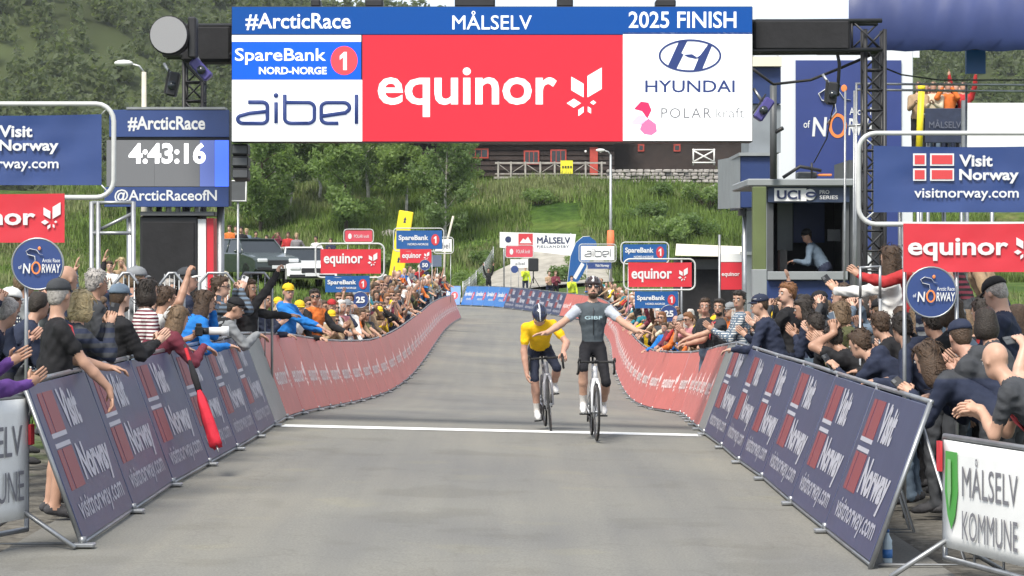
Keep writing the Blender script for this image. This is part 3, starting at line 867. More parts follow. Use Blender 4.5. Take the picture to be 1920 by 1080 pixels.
def make_section(kind, L=2.2):
    root = empty('crowd_barrier')
    ca, sa = math.cos(LEAN), math.sin(LEAN)
    up = Vector((0, sa, ca))
    face = {'visit': M_NAVYPANEL, 'red': M_REDPANEL, 'grey': M_GREYPANEL, 'bank': M_BLUEPANEL}[kind]
    # panel in its own tilted frame: local XZ plane, origin at the lower left corner
    b = MB(); nx, nz = 8, 4
    b.box((L / 2, .012, BH / 2 + .05), (L - .05, .016, BH - .02), bev=.004)
    pan = b.build('panel', face, root)
    pan.rotation_euler = (-LEAN, 0, 0)
    if kind == 'visit':
        z = .42
        for za, zb in ((z + .40, z + .70), (z - .02, z + .28)):
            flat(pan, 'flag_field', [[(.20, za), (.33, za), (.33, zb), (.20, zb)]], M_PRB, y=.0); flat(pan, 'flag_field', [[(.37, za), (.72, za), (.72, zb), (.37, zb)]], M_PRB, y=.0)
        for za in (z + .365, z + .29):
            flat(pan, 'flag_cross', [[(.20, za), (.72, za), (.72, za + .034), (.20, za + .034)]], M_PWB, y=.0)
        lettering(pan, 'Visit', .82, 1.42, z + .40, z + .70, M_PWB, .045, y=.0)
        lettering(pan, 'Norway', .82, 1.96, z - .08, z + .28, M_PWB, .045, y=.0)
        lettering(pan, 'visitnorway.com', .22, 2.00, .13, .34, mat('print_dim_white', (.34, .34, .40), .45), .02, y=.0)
    elif kind == 'red':
        lettering(pan, 'equinor', .22, 1.60, .40, .72, M_PWR, .02, y=.0)
        tulip(pan, 1.84, .56, .26, M_PWR, y=.0)
    elif kind == 'bank':
        lettering(pan, 'SpareBank', .16, 1.62, .55, .88, M_PW, .03, y=.0)
        lettering(pan, 'NORD-NORGE', .72, 1.62, .36, .48, M_PW, .02, y=.0)
        flat(pan, 'badge', [ell(1.86, .62, .20, .24)], M_PR, y=.0)
        one(pan, 1.86, .62, .26, M_PW, -.006)
    f = MB()
    f.tube([Vector((.012, .028, 0)), Vector((.012, .028, 0)) + up * (BH + .06)], .018, 6)
    f.tube([Vector((L - .012, .028, 0)), Vector((L - .012, .028, 0)) + up * (BH + .06)], .018, 6)
    f.tube([Vector((0, .03, 0)) + up * (BH + .06), Vector((L, .03, 0)) + up * (BH + .06)], .02, 6)
    f.tube([Vector((0, .03, 0)) + up * .03, Vector((L, .03, 0)) + up * .03], .016, 6)
    f.build('frame', M_STEEL, root)
    for x in (.10, L - .10):
        MB().tube([Vector((x, .035, 0)) + up * 1.05, Vector((x, .70, .02)), Vector((x, .10, .02))], .014, 5).build('stay', M_STEEL, root)
    ft = MB(); ft.box((0, .02, .022), (.10, .15, .03), bev=.008); ft.tube([(0, .03, .03), (0, .03, .08)], .025, 6)
    ft.build('foot', M_STEEL, root)
    return root

bar_proto = {}
bar_count = {}
def place_section(kind, A, B, lab, group):
    dirx = (B - A); L = dirx.length; x = dirx.normalized()
    y = Vector((0, 0, 1)).cross(x).normalized(); z = x.cross(y)
    M = Matrix(((x.x * L / 2.2, y.x, z.x, A.x), (x.y * L / 2.2, y.y, z.y, A.y), (x.z * L / 2.2, y.z, z.z, A.z), (0, 0, 0, 1)))
    if kind not in bar_proto:
        bar_proto[kind] = o = make_section(kind)
    else: o = copy_tree(bar_proto[kind])
    o.matrix_world = M
    tag(o, lab, 'barrier', group)
    return o

def ordinal(n):
    return '%d%s' % (n, 'th' if 10 <= n % 100 <= 20 else {1: 'st', 2: 'nd', 3: 'rd'}.get(n % 10, 'th'))

# left line: LW[1..7] are measured section joints; beyond them walk the curve
near_names = ['nearest', 'second', 'third', 'fourth', 'fifth', 'sixth']
for i in range(1, 7):
    place_section('visit', LW[i], LW[i + 1], 'navy slanted barrier panel with flag and white lettering, %s on the left' % near_names[i - 1], 'navy barriers at the finish')
lj = arclist(smooth_pts(LW[7:]), 0, 2.25, 118)
place_section('grey', lj[0], lj[1], 'plain grey barrier section between the navy and red panels on the left', 'grey barrier sections')
for i in range(1, len(lj) - 1):
    place_section('red', lj[i], lj[i + 1], 'red slanted barrier panel, %s along the left side from the finish line' % ordinal(i), 'red barriers along the straight')
for i in range(1, 7):
    place_section('visit', RW[i + 1], RW[i], 'navy slanted barrier panel with flag and white lettering, %s on the right' % near_names[i - 1], 'navy barriers at the finish')
rj = arclist(smooth_pts(RW[7:]), 0, 2.25, 142)
place_section('grey', rj[1], rj[0], 'plain grey barrier section between the navy and red panels on the right', 'grey barrier sections')
k = 0; nb = 0; nv = 0
for i in range(1, len(rj) - 1):
    px = 960 + (rj[i].x + rj[i + 1].x) / 2 / ((rj[i].y + rj[i + 1].y) / 2) * F
    if rj[i].y < 100 or px > 1045:
        k += 1; place_section('red', rj[i + 1], rj[i], 'red slanted barrier panel, %s along the right side from the finish line' % ordinal(k), 'red barriers along the straight')
    elif px > 938:
        nv += 1; place_section('visit', rj[i + 1], rj[i], 'hazy navy barrier panel at the far bend, %s from the right' % ordinal(nv), 'navy barriers at the bend')
    else:
        nb += 1; place_section('bank', rj[i + 1], rj[i], 'bright blue barrier panel at the far bend, %s from the right' % ordinal(nb), 'blue barriers at the bend')
e = rj[-1]
for q in range(3):
    A = e + Vector((-2.25 * q, .2 * q, 0)); B = e + Vector((-2.25 * (q + 1), .2 * (q + 1), 0)); nb += 1
    place_section('bank', B, A, 'bright blue barrier panel at the far bend, %s from the right' % ordinal(nb), 'blue barriers at the bend')

# white banner barriers at the two near corners
def corner_barrier(A, B, H, lab, side):
    x = (B - A); L = x.length; x.normalize(); y = Vector((0, 0, 1)).cross(x).normalized()
    M = Matrix(((x.x, y.x, 0, A.x), (x.y, y.y, 0, A.y), (x.z, y.z, 1, A.z), (0, 0, 0, 1)))
    root = empty('banner_barrier', matrix=M)
    b = MB(); nx, nz = 14, 8; pts = []; fs = []
    for j in range(nz + 1):
        for i in range(nx + 1):
            u, v = i / nx, j / nz
            pts.append((.03 + u * (L - .06), -.03 + .004 * math.sin(u * 9 + v * 2) + .003 * math.sin(v * 7), .20 + v * (H - .22)))
    for j in range(nz):
        for i in range(nx):
            a = j * (nx + 1) + i; fs.append((a, a + 1, a + nx + 2, a + nx + 1))
    b.add(pts, fs, 0, True)
    o = b.build('banner_sheet', M_WHITEV, root)
    sol = o.modifiers.new('thickness', 'SOLIDIFY'); sol.thickness = .004
    f = MB(); f.tube([(0, 0, .12), (0, 0, H), (L, 0, H), (L, 0, .12)], .021, 8, closed=True)
    for k in range(1, 5): f.tube([(L * k / 5, .01, .12), (L * k / 5, .01, H)], .009, 5)
    f.build('frame', M_STEEL, root)
    for xx in (.06, L - .06):
        MB().tube([(xx, -.42, .015), (xx, -.03, .24), (xx, .03, .24), (xx, .42, .015)], .018, 6).build('foot', M_STEEL, root)
    tag(root, lab, 'barrier', 'white banner barriers')
    return root, L
A = P(1772, 1040, 16.3); A.z = float(road_z(A.x, A.y)); B = A + Vector((.55, -2.0, 0))
cr, L = corner_barrier(A, B, .93, 'white banner barrier with a green shield at the bottom right corner', 1)
flat(cr, 'shield', [[(.09, .84), (.26, .84), (.27, .58), (.23, .42), (.175, .33), (.12, .42), (.08, .58)]], M_PGREEN, y=-.040)
flat(cr, 'shield_charge', [[(.155, .79), (.195, .79), (.20, .58), (.175, .47), (.15, .58)]], mat('print_pale_green', (.22, .42, .20), .5), y=-.056)
lettering(cr, 'MÅLSELV', .34, 1.12, .56, .82, M_PG2, .0, y=-.042)
lettering(cr, 'KOMMUNE', .34, 1.12, .28, .47, M_PG2, .0, y=-.042)
MB().box((.02, -.05, .80), (.05, .02, .2)).build('reflector', M_PR, cr)
B2 = P(50, 1004, 17.0); B2.z = float(road_z(B2.x, B2.y)); A2 = B2 + Vector((-.75, -2.0, 0))
cl, L = corner_barrier(A2, B2, 1.05, 'white banner barrier cut off by the bottom left edge', -1)
lettering(cl, 'MÅLSELV', L - .95, L - .12, .64, .92, M_PG2, .0, y=-.042)
lettering(cl, 'KOMMUNE', L - .95, L - .10, .33, .54, M_PG2, .0, y=-.042)
MB().box((L - .02, -.05, .78), (.05, .02, .14)).build('reflector', M_PR, cl)

# ------------------------------------------------------------------ finish gantry with its LED wall
GD = 30.2
GS = F / GD
gx = lambda px: (px - 960) / GS
gz = lambda py: CAMZ + (HORIZON - py) / GS
gan = empty('finish_gantry', (0, GD, 0))
b = MB(); b.box(((gx(433) + gx(1412)) / 2, .20, (gz(11) + gz(266)) / 2), (gx(1412) - gx(433), .30, gz(11) - gz(266)), bev=.01); b.build('screen_case', M_BLACK, gan)
def tile(name, x0, x1, y0, y1, m, parent=gan, y=.045):
    b = MB(); b.box(((gx(x0) + gx(x1)) / 2, y, (gz(y0) + gz(y1)) / 2), (gx(x1) - gx(x0) - .004, .02, gz(y0) - gz(y1) - .004)); return b.build(name, m, parent)
t = tile('header_screen', 434, 1411, 12, 64, M_L['blue'])
YL = .031
LL = lambda p, s, x0, x1, y0, y1, m, bold=.03, **k: lettering(p, s, gx(x0), gx(x1), gz(y1), gz(y0), m, bold, y=YL, **k)
LL(t, '#ArcticRace', 460, 657, 24, 56, M_L['white'], .012)
LL(t, 'MÅLSELV', 848, 997, 20, 55, M_L['white'], .004)
LL(t, '2025 FINISH', 1179, 1381, 21, 52, M_L['white'], .012)
t = tile('sponsor_screen', 434, 677, 65, 78, M_L['white'])
t = tile('sponsor_screen', 434, 677, 78, 149, M_L['sky'])
LL(t, 'SpareBank', 440, 611, 90, 121, M_L['white'], .012)
LL(t, 'NORD-NORGE', 485, 612, 125, 139, M_L['white'], .03)
flat(t, 'badge', [ell(gx(645), gz(113), 25 / GS, 27 / GS, 32)], M_L['lred'], y=YL)
one(t, gx(644), gz(114), 34 / GS, M_L['white'], YL - .006)
t = tile('sponsor_screen', 434, 679, 149, 265, M_L['white'])
aibel(t, gx(444), gx(676), gz(232), gz(177), M_L['navy'], .026, y=.03)
t = tile('sponsor_screen', 679, 1168, 65, 265, M_L['red'])
LL(t, 'equinor', 708, 1044, 126, 219, M_L['white'], .018)
tulip(t, gx(1098), gz(181), .40, M_L['white'], y=YL)
t = tile('sponsor_screen', 1168, 1411, 60, 264, M_L['white'])
b = MB(); ring(b, gx(1294), gz(104), 59 / GS, 31 / GS, .026, YL - .004, YL, 44); b.build('oval_emblem', M_L['navy'], t)
E = lambda pts: [(gx(1294 + x), gz(104 - y)) for x, y in pts]
flat(t, 'oval_emblem', [E([(-42, -20), (-20, 28), (-4, 29), (-16, 5), (-4, -3), (10, -6), (20, 2), (36, 24), (42, 20), (22, -28), (6, -29), (16, -5), (4, 3), (-12, 2), (-26, -26)])], M_L['navy'], y=YL)
LL(t, 'HYUNDAI', 1210, 1378, 150, 173, M_L['navy'], .012)
flat(t, 'petal_emblem', [E([(-105, -100), (-92, -86), (-78, -88), (-72, -102), (-80, -118), (-90, -104)])], M_L['crimson'], y=YL)
flat(t, 'petal_emblem', [E([(-110, -124), (-98, -112), (-84, -112), (-82, -122), (-90, -130), (-108, -128)])], M_L['rose'], y=YL)
flat(t, 'petal_emblem', [[(gx(1294 + x), gz(104 - y)) for x, y in [(-78, -118), (-64, -128), (-62, -142), (-72, -149), (-86, -147), (-94, -138), (-90, -128)]]], M_L['pink'], y=YL)
LL(t, 'POLAR', 1240, 1334, 202, 221, M_L['grey'], -.004, space=1.2)
LL(t, 'kraft', 1342, 1396, 202, 220, M_L['grey'], -.012)
# truss behind and beside the wall
def truss(a, c, w, parent, name='truss', m=M_BLACK, r=.028, n=None):
    a, c = Vector(a), Vector(c); ax = (c - a).normalized(); L = (c - a).length
    u = ax.cross(Vector((0, 1, 0))) if abs(ax.y) < .9 else ax.cross(Vector((1, 0, 0)))
    u.normalize(); v = ax.cross(u); b = MB(); n = n or max(2, int(L / w))
    cs = [(u * i + v * j) * w / 2 for i, j in ((-1, -1), (1, -1), (1, 1), (-1, 1))]
    for q in cs: b.tube([a + q, c + q], r, 6)
    for k in range(n):
        p0, p1 = a + ax * L * k / n, a + ax * L * (k + 1) / n
        for i in range(4):
            q0, q1 = cs[i], cs[(i + 1) % 4]
            b.tube([p0 + (q0 if k % 2 else q1), p1 + (q1 if k % 2 else q0)], r * .5, 4)
            b.tube([p0 + q0, p0 + q1], r * .5, 4)
    return b.build(name, m, parent)
truss((gx(300), .45, gz(72)), (gx(1660), .45, gz(62)), .36, gan)
truss((gx(330), 1.75, -.0), (gx(330), 1.75, gz(60)), .24, gan, 'left_leg')
truss((gx(330), .45, gz(72)), (gx(330), 1.9, gz(72)), .24, gan, 'cross_arm')
truss((gx(1648), .45, -.05), (gx(1648), .45, gz(50)), .24, gan, 'right_leg')
for px, w, hh in [(700, .22, .10), (890, .5, .14), (1060, .2, .12), (1250, .25, .1), (590, .12, .1)]:
    b = MB(); b.box((gx(px), .3, gz(6) + hh / 2 - .03), (w, .3, hh), bev=.02); b.build('spotlight_housing', M_BLACK, gan)
b = MB()
for px in (600, 830, 1000, 1170, 1330): b.tube([(gx(px), .40, gz(11)), (gx(px) + .05, .42, gz(60))], .03, 6)
b.build('screen_bracket', M_BLACK, gan)
# covers over the truss arms
b = MB(); b.box((gx(382), .45, gz(78)), (gx(431) - gx(335), .44, .46), bev=.04); b.build('truss_cover', M_BLACKCLOTH, gan)
b = MB(); b.box((gx(1508), .45, gz(62)), (gx(1602) - gx(1416), .44, .40), bev=.04); b.build('truss_cover', M_BLACKCLOTH, gan)
tag(gan, 'finish gantry with a wide LED sponsor wall over the white line', 'gantry')
# hanging devices on the gantry ends
def array_spk(px0, px1, y0, y1, d, lab):
    c = P((px0 + px1) / 2, (y0 + y1) / 2, d); root = empty('hanging_speaker', c)
    w = (px1 - px0) / F * d; h = (y1 - y0) / F * d
    for k in range(3):
        z = h / 2 - h * (k + .5) / 3
        bx = MB(); bx.box((0, .06 * k * .3, z), (w, .3, h / 3 - .01), bev=.015, R=Matrix.Rotation(-.06 * k, 3, 'X')); o = bx.build('cabinet', M_BLACK, root)
        MB().box((0, -.155 + .02 * k, z), (w * .9, .01, h / 3 - .06), bev=.003).build('grille', M_DGREY, o)
    MB().tube([(0, 0, h / 2 - .02), (0, 0, h / 2 + .25)], .015, 6).build('hanger', M_STEEL, root)
    tag(root, lab, 'loudspeaker')
array_spk(437, 467, 270, 338, 30.6, 'black speaker stack hanging under the left end of the LED wall')
# round drum light left, spotlights
root = empty('drum_light', P(320, 68, 29.8))
MB().lathe([(.02, -.16), (.20, -.15), (.235, -.10), (.24, .14), (.22, .16), (.02, .16)], 26, M=Matrix.Rotation(math.radians(90), 4, 'X'), smooth=False).build('drum', M_BLACKCLOTH, root)
MB().lathe([(.01, -.012), (.15, -.01), (.222, 0), (.222, .02), (.01, .02)], 26, M=Matrix.Translation((0, -.175, 0)) @ Matrix.Rotation(math.radians(90), 4, 'X'), smooth=False).build('diffuser', mat('diffuser_white', (.26, .26, .27), .5), root)
MB().box((.27, .02, -.02), (.10, .24, .5), bev=.02).build('yoke', M_BLACK, root)
tag(root, 'round white faced drum light at the left end of the gantry truss', 'light')
def spotlight(px, py, d, tilt, lab, mm):
    root = empty('spotlight', P(px, py, d)); R = Matrix.Rotation(tilt, 3, 'Y')
    MB().box((0, 0, 0), (.13, .16, .30), R=R, bev=.02).build('body', mm, root)
    MB().tube([R @ Vector((0, -.09, -.02)), R @ Vector((0, -.11, -.02))], .055, 12).build('lens', M_GLASS, root)
    MB().box(R @ Vector((-.085, 0, .02)), (.02, .05, .3), R=R).build('barn_door', M_BLACK, root)
    MB().tube([(-.02, 0, .1), (-.12, .05, .26)], .02, 6).build('clamp', M_STEEL, root)
    tag(root, lab, 'spotlight', 'spotlights on the gantry')
M_INDIGO = mat('indigo_gel', (.06, .05, .20), .4)
spotlight(377, 130, 29.9, -.75, 'indigo spotlight tilted beside the drum light', M_INDIGO)
spotlight(325, 158, 30.1, .2, 'small black spotlight clamped on the left gantry leg', M_BLACK)
spotlight(1432, 205, 30.3, .6, 'indigo spotlight tilted right of the LED wall', M_INDIGO)
spotlight(1560, 175, 33, .1, 'black spotlight in front of the blue backdrop', M_BLACK)
spotlight(1322, 60, 30.6, 0, 'spotlight behind the top of the LED wall', M_BLACK)

# ------------------------------------------------------------------ clock screen, left
cd = 30.9; cs_ = F / cd
clk = empty('clock_screen', P(312, 300, cd))
CX = lambda px: (px - 312) / cs_
CZ = lambda py: (300 - py) / cs_
def cbox(name, x0, x1, y0, y1, m, y=0., t=.03, parent=clk):
    b = MB(); b.box(((CX(x0) + CX(x1)) / 2, y, (CZ(y0) + CZ(y1)) / 2), (CX(x1) - CX(x0), t, CZ(y0) - CZ(y1)), bev=.004); return b.build(name, m, parent)
cbox('case', 204, 430, 208, 386, M_BLACK, .14, .24)
h = cbox('header_board', 205, 430, 206, 257, M_NAVY)
lettering(h, '#ArcticRace', CX(240), CX(385), CZ(246), CZ(218), M_PW, .025, y=-.02)
s = cbox('display', 200, 290, 263, 350, M_L['screengrey'])
s2 = cbox('display', 290, 375, 263, 350, M_L['screengrey'])
s3 = cbox('display', 375, 403, 263, 350, M_L['screenmid'])
s4 = cbox('display', 403, 429, 263, 350, M_L['screenblue'])
lettering(s2, '4:43:16', CX(242), CX(386), CZ(307), CZ(268), mat('led_digits', (.8, .8, .8), .5, emit=1.0), .03, y=-.02)
f = cbox('footer_board', 196, 429, 351, 388, M_NAVY)
lettering(f, '@ArcticRaceofN', CX(215), CX(407), CZ(382), CZ(355), M_PW, .015, y=-.02)
b = MB(); b.tube([(CX(240), .2, CZ(386)), (CX(240), .2, -P(0, 300, cd).z + .05)], .05, 8); b.tube([(CX(410), .2, CZ(386)), (CX(410), .2, -P(0, 300, cd).z + .05)], .05, 8); b.build('stand', M_STEEL, clk)
b = MB(); b.box((CX(330), .1, CZ(203)), (CX(425) - CX(240), .25, .03)); b.build('cap_rail', M_STEEL, clk)
tag(clk, 'race clock screen reading 4:43:16 between two blue boards', 'clock')

# ------------------------------------------------------------------ black cabinet with side banner, left
kd = 31.0; ks = F / kd
gz0 = float(ground_z((316 - 960) / ks, kd))
cab2 = empty('speaker_tower', ((316 - 960) / ks, kd, gz0))
zt = P(0, 405, kd).z - gz0
KX = lambda px: (px - 316) / ks
b = MB(); b.box((0, .25, zt / 2), (KX(370) - KX(262), .5, zt), bev=.02); o = b.build('cabinet', M_BLACK, cab2)
MB().box((0, -.008, zt * .72), (KX(365) - KX(268), .02, zt * .5), bev=.006).build('grille', M_BLACKCLOTH, o)
b = MB(); b.box((KX(378), .28, zt / 2 + .0), (KX(386) - KX(371), .5, zt * .97)); b.build('side_banner', M_WHITEV, cab2)
b = MB(); b.box((KX(393), .30, zt / 2 + .0), (KX(400) - KX(387), .5, zt * .98)); b.build('side_banner', M_REDV, cab2)
b = MB(); b.box((KX(333), .30, zt + .03), (KX(402) - KX(264), .7, .05)); b.build('top_board', M_DGREY, cab2)
for q in range(6):
    b = MB(); b.box((KX(275 + q * 18), .25, zt + .10), (.06, .1, .10 + .03 * (q % 3)), bev=.01); b.build('equipment', [M_STEEL, M_BLACK, M_GALV][q % 3], cab2)
tag(cab2, 'tall black speaker cabinet with white and red side banners under the clock', 'loudspeaker')
# steel scaffold left of it
scf = empty('scaffold_frame', P(205, 560, 27.5)); scf.location.z = float(ground_z(scf.location.x, 27.5))
sc_ = F / 27.5
for px in (172, 184, 250):
    x = (px - 205) / sc_; MB().tube([(x, 0, 0), (x, 0, P(0, 378, 27.5).z - scf.location.z)], .028, 8).build('upright', M_STEEL, scf)
for py in (380, 437):
    z = P(0, py, 27.5).z - scf.location.z; MB().tube([(-.2, 0, z), (.27, 0, z)], .022, 8).build('ledger', M_STEEL, scf)
MB().tube([(-.18, .05, P(0, 436, 27.5).z - scf.location.z), (.25, .05, P(0, 400, 27.5).z - scf.location.z)], .02, 8).build('brace', M_STEEL, scf)
tag(scf, 'galvanised scaffold frame left of the black cabinet', 'scaffold')
# white framed board beside the clock
wb = empty('framed_board', P(446, 358, 46)); w_, h_ = 31 / F * 46, 38 / F * 46
MB().box((0, 0, 0), (w_, .03, h_), bev=.004).build('board', M_DGREY, wb)
MB().tube([(-w_ / 2, -.01, -h_ / 2), (w_ / 2, -.01, -h_ / 2), (w_ / 2, -.01, h_ / 2), (-w_ / 2, -.01, h_ / 2)], .022, 6, closed=True).build('frame', M_WTUBE, wb)
MB().tube([(0, .03, -h_ / 2), (0, .03, .1 - P(0, 358, 46).z)], .025, 6).build('post', M_STEEL, wb)
tag(wb, 'dark board in a white frame right of the clock screen', 'sign')

# ------------------------------------------------------------------ frame signs beside the course
def rrect(w, h, r, n=5):
    out = []
    for cx, cz, a0 in ((w / 2 - r, h / 2 - r, 0), (-w / 2 + r, h / 2 - r, 90), (-w / 2 + r, -h / 2 + r, 180), (w / 2 - r, -h / 2 + r, 270)):
        for i in range(n + 1):
            a = math.radians(a0 + 90 * i / n); out.append((cx + r * math.cos(a), cz + r * math.sin(a)))
    return out
def cloth_board(parent, name, x0, x1, z0, z1, m, amp=.012, y=0.0, seed=0, thick=.004):
    b = MB(); nx, nz = 16, 8; pts = []; fs = []; r = random.Random(seed); p1, p2 = r.uniform(0, 6), r.uniform(0, 6)
    for j in range(nz + 1):
        for i in range(nx + 1):
            u, v = i / nx, j / nz
            edge = math.sin(math.pi * u) * math.sin(math.pi * v)
            w = amp * (math.sin(u * 7 + v * 5 + p1) * .6 + .5 * math.sin((u - v) * 13 + p2)) * (edge ** .5)
            pts.append((x0 + (x1 - x0) * u, y + .008 + abs(w), z0 + (z1 - z0) * v - amp * .6 * math.sin(math.pi * u) * (1 if j == nz else 0)))
    for j in range(nz):
        for i in range(nx): a = j * (nx + 1) + i; fs.append((a, a + 1, a + nx + 2, a + nx + 1))
    b.add(pts, fs, 0, True); o = b.build(name, m, parent)
    return o
def frame_sign(d, fr, board, m, draw, posts, lab, lowers=(), yaw=0.0, tube=.02, name='frame_sign', group='tube framed sponsor signs', hung=False):
    """fr: pixel box of the tube frame; board: pixel box of the cloth; lowers: hung boards and discs"""
    s = F / d; cx = (fr[0] + fr[1]) / 2
    base = P(cx, fr[3], d); g0 = float(ground_z(base.x, d))
    root = empty(name, (base.x, d, g0), yaw)
    X = lambda px: (px - cx) / s
    Z = lambda py: CAMZ + (HORIZON - py) / s - g0
    w, h = X(fr[1]) - X(fr[0]), Z(fr[2]) - Z(fr[3]); zc = (Z(fr[2]) + Z(fr[3])) / 2
    MB().tube([(x, 0, zc + z) for x, z in rrect(w - 2 * tube, h - 2 * tube, min(.14, h * .24))], tube, 8, closed=True).build('frame', M_WTUBE, root)
    bo = cloth_board(root, 'cloth', X(board[0]), X(board[1]), Z(board[3]), Z(board[2]), m, amp=.02 if d < 40 else .008, seed=int(fr[0]))
    draw(bo, X, Z)
    b = MB()
    for px in (board[0], board[1]):
        for py in (board[2], board[3]):
            fx = fr[0] if px == board[0] else fr[1]
            b.tube([(X(px), .01, Z(py)), (X(px) * .6 + X(fx) * .4 , 0, Z(py) + (.05 if py == board[2] else -.05))], .006, 4)
    b.build('tie', M_WTUBE, root)
    for px in posts:
        MB().tube([(X(px), .03, 0), (X(px), .03, Z(fr[3]) + .02)], tube * .8, 8).build('post', M_STEEL, root)
    for kind, bx, mm, dr in lowers:
        if kind == 'board':
            lo = cloth_board(root, 'lower_board', X(bx[0]), X(bx[1]), Z(bx[3]), Z(bx[2]), mm, amp=.008, y=-.03, seed=3)
            dr(lo, X, Z)
        else:
            cxp, cyp, rp = bx
            o = MB(); o.lathe([(.001, -.012), (rp / s, -.012), (rp / s, .0), (.001, .0)], 30, M=Matrix.Translation((X(cxp), -.035, Z(cyp))) @ Matrix.Rotation(math.radians(90), 4, 'X'), smooth=False)
            o = o.build('disc', mm, root)
            MB().tube([(X(cxp) + (rp / s) * math.cos(a), -.03, Z(cyp) + (rp / s) * math.sin(a)) for a in [i * 2 * math.pi / 30 for i in range(30)]], tube * .45, 6, closed=True).build('rim', M_STEEL, o)
            dr(o, X, Z)
    tag(root, lab, 'sign', group)
    return root
def d_visit(cx, cy, w): return lambda bo, X, Z: visit(bo, X(cx), Z(cy), X(w) - X(0), mat('print_flag_red', (.55, .05, .055), .5), M_PW, y=-.004)
def d_equi(x0, x1, y0, y1, tx, ty, ts):
    def f(bo, X, Z):
        lettering(bo, 'equinor', X(x0), X(x1), Z(y1), Z(y0), M_PW, .025, y=-.034 if bo.name.startswith('lower') else -.004)
        tulip(bo, X(tx), Z(ty), X(ts) - X(0), M_PW, y=-.034 if bo.name.startswith('lower') else -.004)
    return f
def d_bank(x0, x1, y0, y1):
    def f(bo, X, Z):
        y = -.034 if bo.name.startswith('lower') else -.004
        w = x1 - x0; hh = y1 - y0
        lettering(bo, 'SpareBank', X(x0 + .05 * w), X(x0 + .70 * w), Z(y0 + .60 * hh), Z(y0 + .25 * hh), M_PW, .03, y=y)
        lettering(bo, 'NORD-NORGE', X(x0 + .25 * w), X(x0 + .70 * w), Z(y0 + .80 * hh), Z(y0 + .68 * hh), M_PW, .02, y=y)
        flat(bo, 'badge', [ell(X(x0 + .85 * w), Z(y0 + .5 * hh), .09 * (X(x1) - X(x0)), .30 * (Z(y0) - Z(y1)))], M_PR, y=y)
        one(bo, X(x0 + .85 * w), Z(y0 + .5 * hh), .38 * (Z(y0) - Z(y1)), M_PW, y - .005)
    return f
def d_logo(cx, cy, s): return lambda bo, X, Z: cyclist_logo(bo, X(cx - 2), Z(cy), X(s) - X(0), y=-.052)
def d_num(t, cx, cy, w, h): return lambda bo, X, Z: lettering(bo, t, X(cx - w / 2), X(cx + w / 2), Z(cy + h / 2), Z(cy - h / 2), M_PW, .04, y=-.052)
def none(bo, X, Z): pass
frame_sign(20.0, (1605, 2020, 245, 425), (1638, 1992, 273, 398), M_NAVY, d_visit(1812, 335, 196), (1697, 1795), 'big navy flag sign in a white tube frame at the right edge',
           [('board', (1693, 1945, 419, 510), M_REDV, d_equi(1701, 1889, 446, 489, 1919, 466, 34)), ('disc', (1745, 548, 47), M_NAVY, d_logo(1745, 548, 52))])
frame_sign(19.6, (-197, 218, 190, 375), (-168, 190, 214, 347), M_NAVY, d_visit(12, 280, 196), (-40, 48), 'big navy flag sign in a white tube frame at the left edge',
           [('board', (-130, 122, 363, 455), M_REDV, d_equi(-122, 68, 392, 432, 98, 410, 34)), ('disc', (72, 495, 48), M_NAVY, d_logo(72, 495, 52))])
frame_sign(55, (590, 722, 455, 522), (601, 714, 467, 513), M_REDV, d_equi(607, 680, 475, 500, 699, 489, 17), (659, 693), 'red framed sign with a 25 metre disc on the left',
           [('board', (610, 693, 517, 548), M_BLUEV, d_bank(610, 693, 517, 548)), ('disc', (676, 562, 15), M_NAVY, d_num('25', 676, 562, 17, 12))])
frame_sign(56, (1168, 1305, 484, 545), (1178, 1297, 492, 538), M_REDV, d_equi(1184, 1260, 503, 529, 1281, 517, 17), (1238, 1272), 'red framed sign with a 25 metre disc on the right',
           [('board', (1190, 1271, 546, 578), M_BLUEV, d_bank(1190, 1271, 546, 578)), ('disc', (1254, 588, 16), M_NAVY, d_num('25', 1254, 588, 17, 12))])
frame_sign(93, (737, 833, 427, 472), (743, 829, 432, 467), M_BLUEV, d_bank(743, 829, 432, 467), (786, 810), 'blue bank sign beside the yellow column, with a 50 metre disc',
           [('board', (750, 809, 467, 493), M_REDV, d_equi(754, 790, 474, 487, 800, 481, 10)), ('disc', (797, 497, 10), M_NAVY, d_num('50', 797, 497, 11, 8))])
frame_sign(76, (1163, 1255, 453, 496), (1168, 1250, 458, 491), M_BLUEV, d_bank(1168, 1250, 455, 491), (1178, 1240), 'blue framed bank sign behind the red 25 metre sign on the right')
frame_sign(121, (1085, 1156, 457, 492), (1089, 1152, 461, 488), M_WHITEV, lambda bo, X, Z: aibel(bo, X(1096), X(1146), Z(481), Z(467), M_PGREY, .016, y=-.006), (1100, 1143), 'white framed sign with thin grey lettering at the bend',
           [('board', (1102, 1146, 492, 504), M_NAVY, lambda bo, X, Z: lettering(bo, 'Visit Norway', X(1116), X(1142), Z(502), Z(495), M_PW, .02, y=-.034)), ])
frame_sign(112, (812, 851, 444, 476), (816, 847, 448, 472), M_WHITEV, lambda bo, X, Z: lettering(bo, 'aibel', X(820), X(843), Z(466), Z(455), M_PGREY, .0, y=-.004), (820, 845), 'white framed sign half hidden behind the blue bank sign',
           [('board', (800, 828, 478, 500), mat('slate_vinyl', (.10, .13, .19), .5), none)])
frame_sign(105, (644, 701, 429, 456), (647, 698, 432, 453), mat('rose_vinyl', (.55, .06, .09), .5), lambda bo, X, Z: (lettering(bo, 'POLAR kraft', X(664), X(692), Z(446), Z(440), M_PW, .0, y=-.004), flat(bo, 'badge', [ell(X(656), Z(443), .08, .12, 12)], M_PW, y=-.004)), (652, 692), 'small red framed sign beside the grey bin on the meadow')
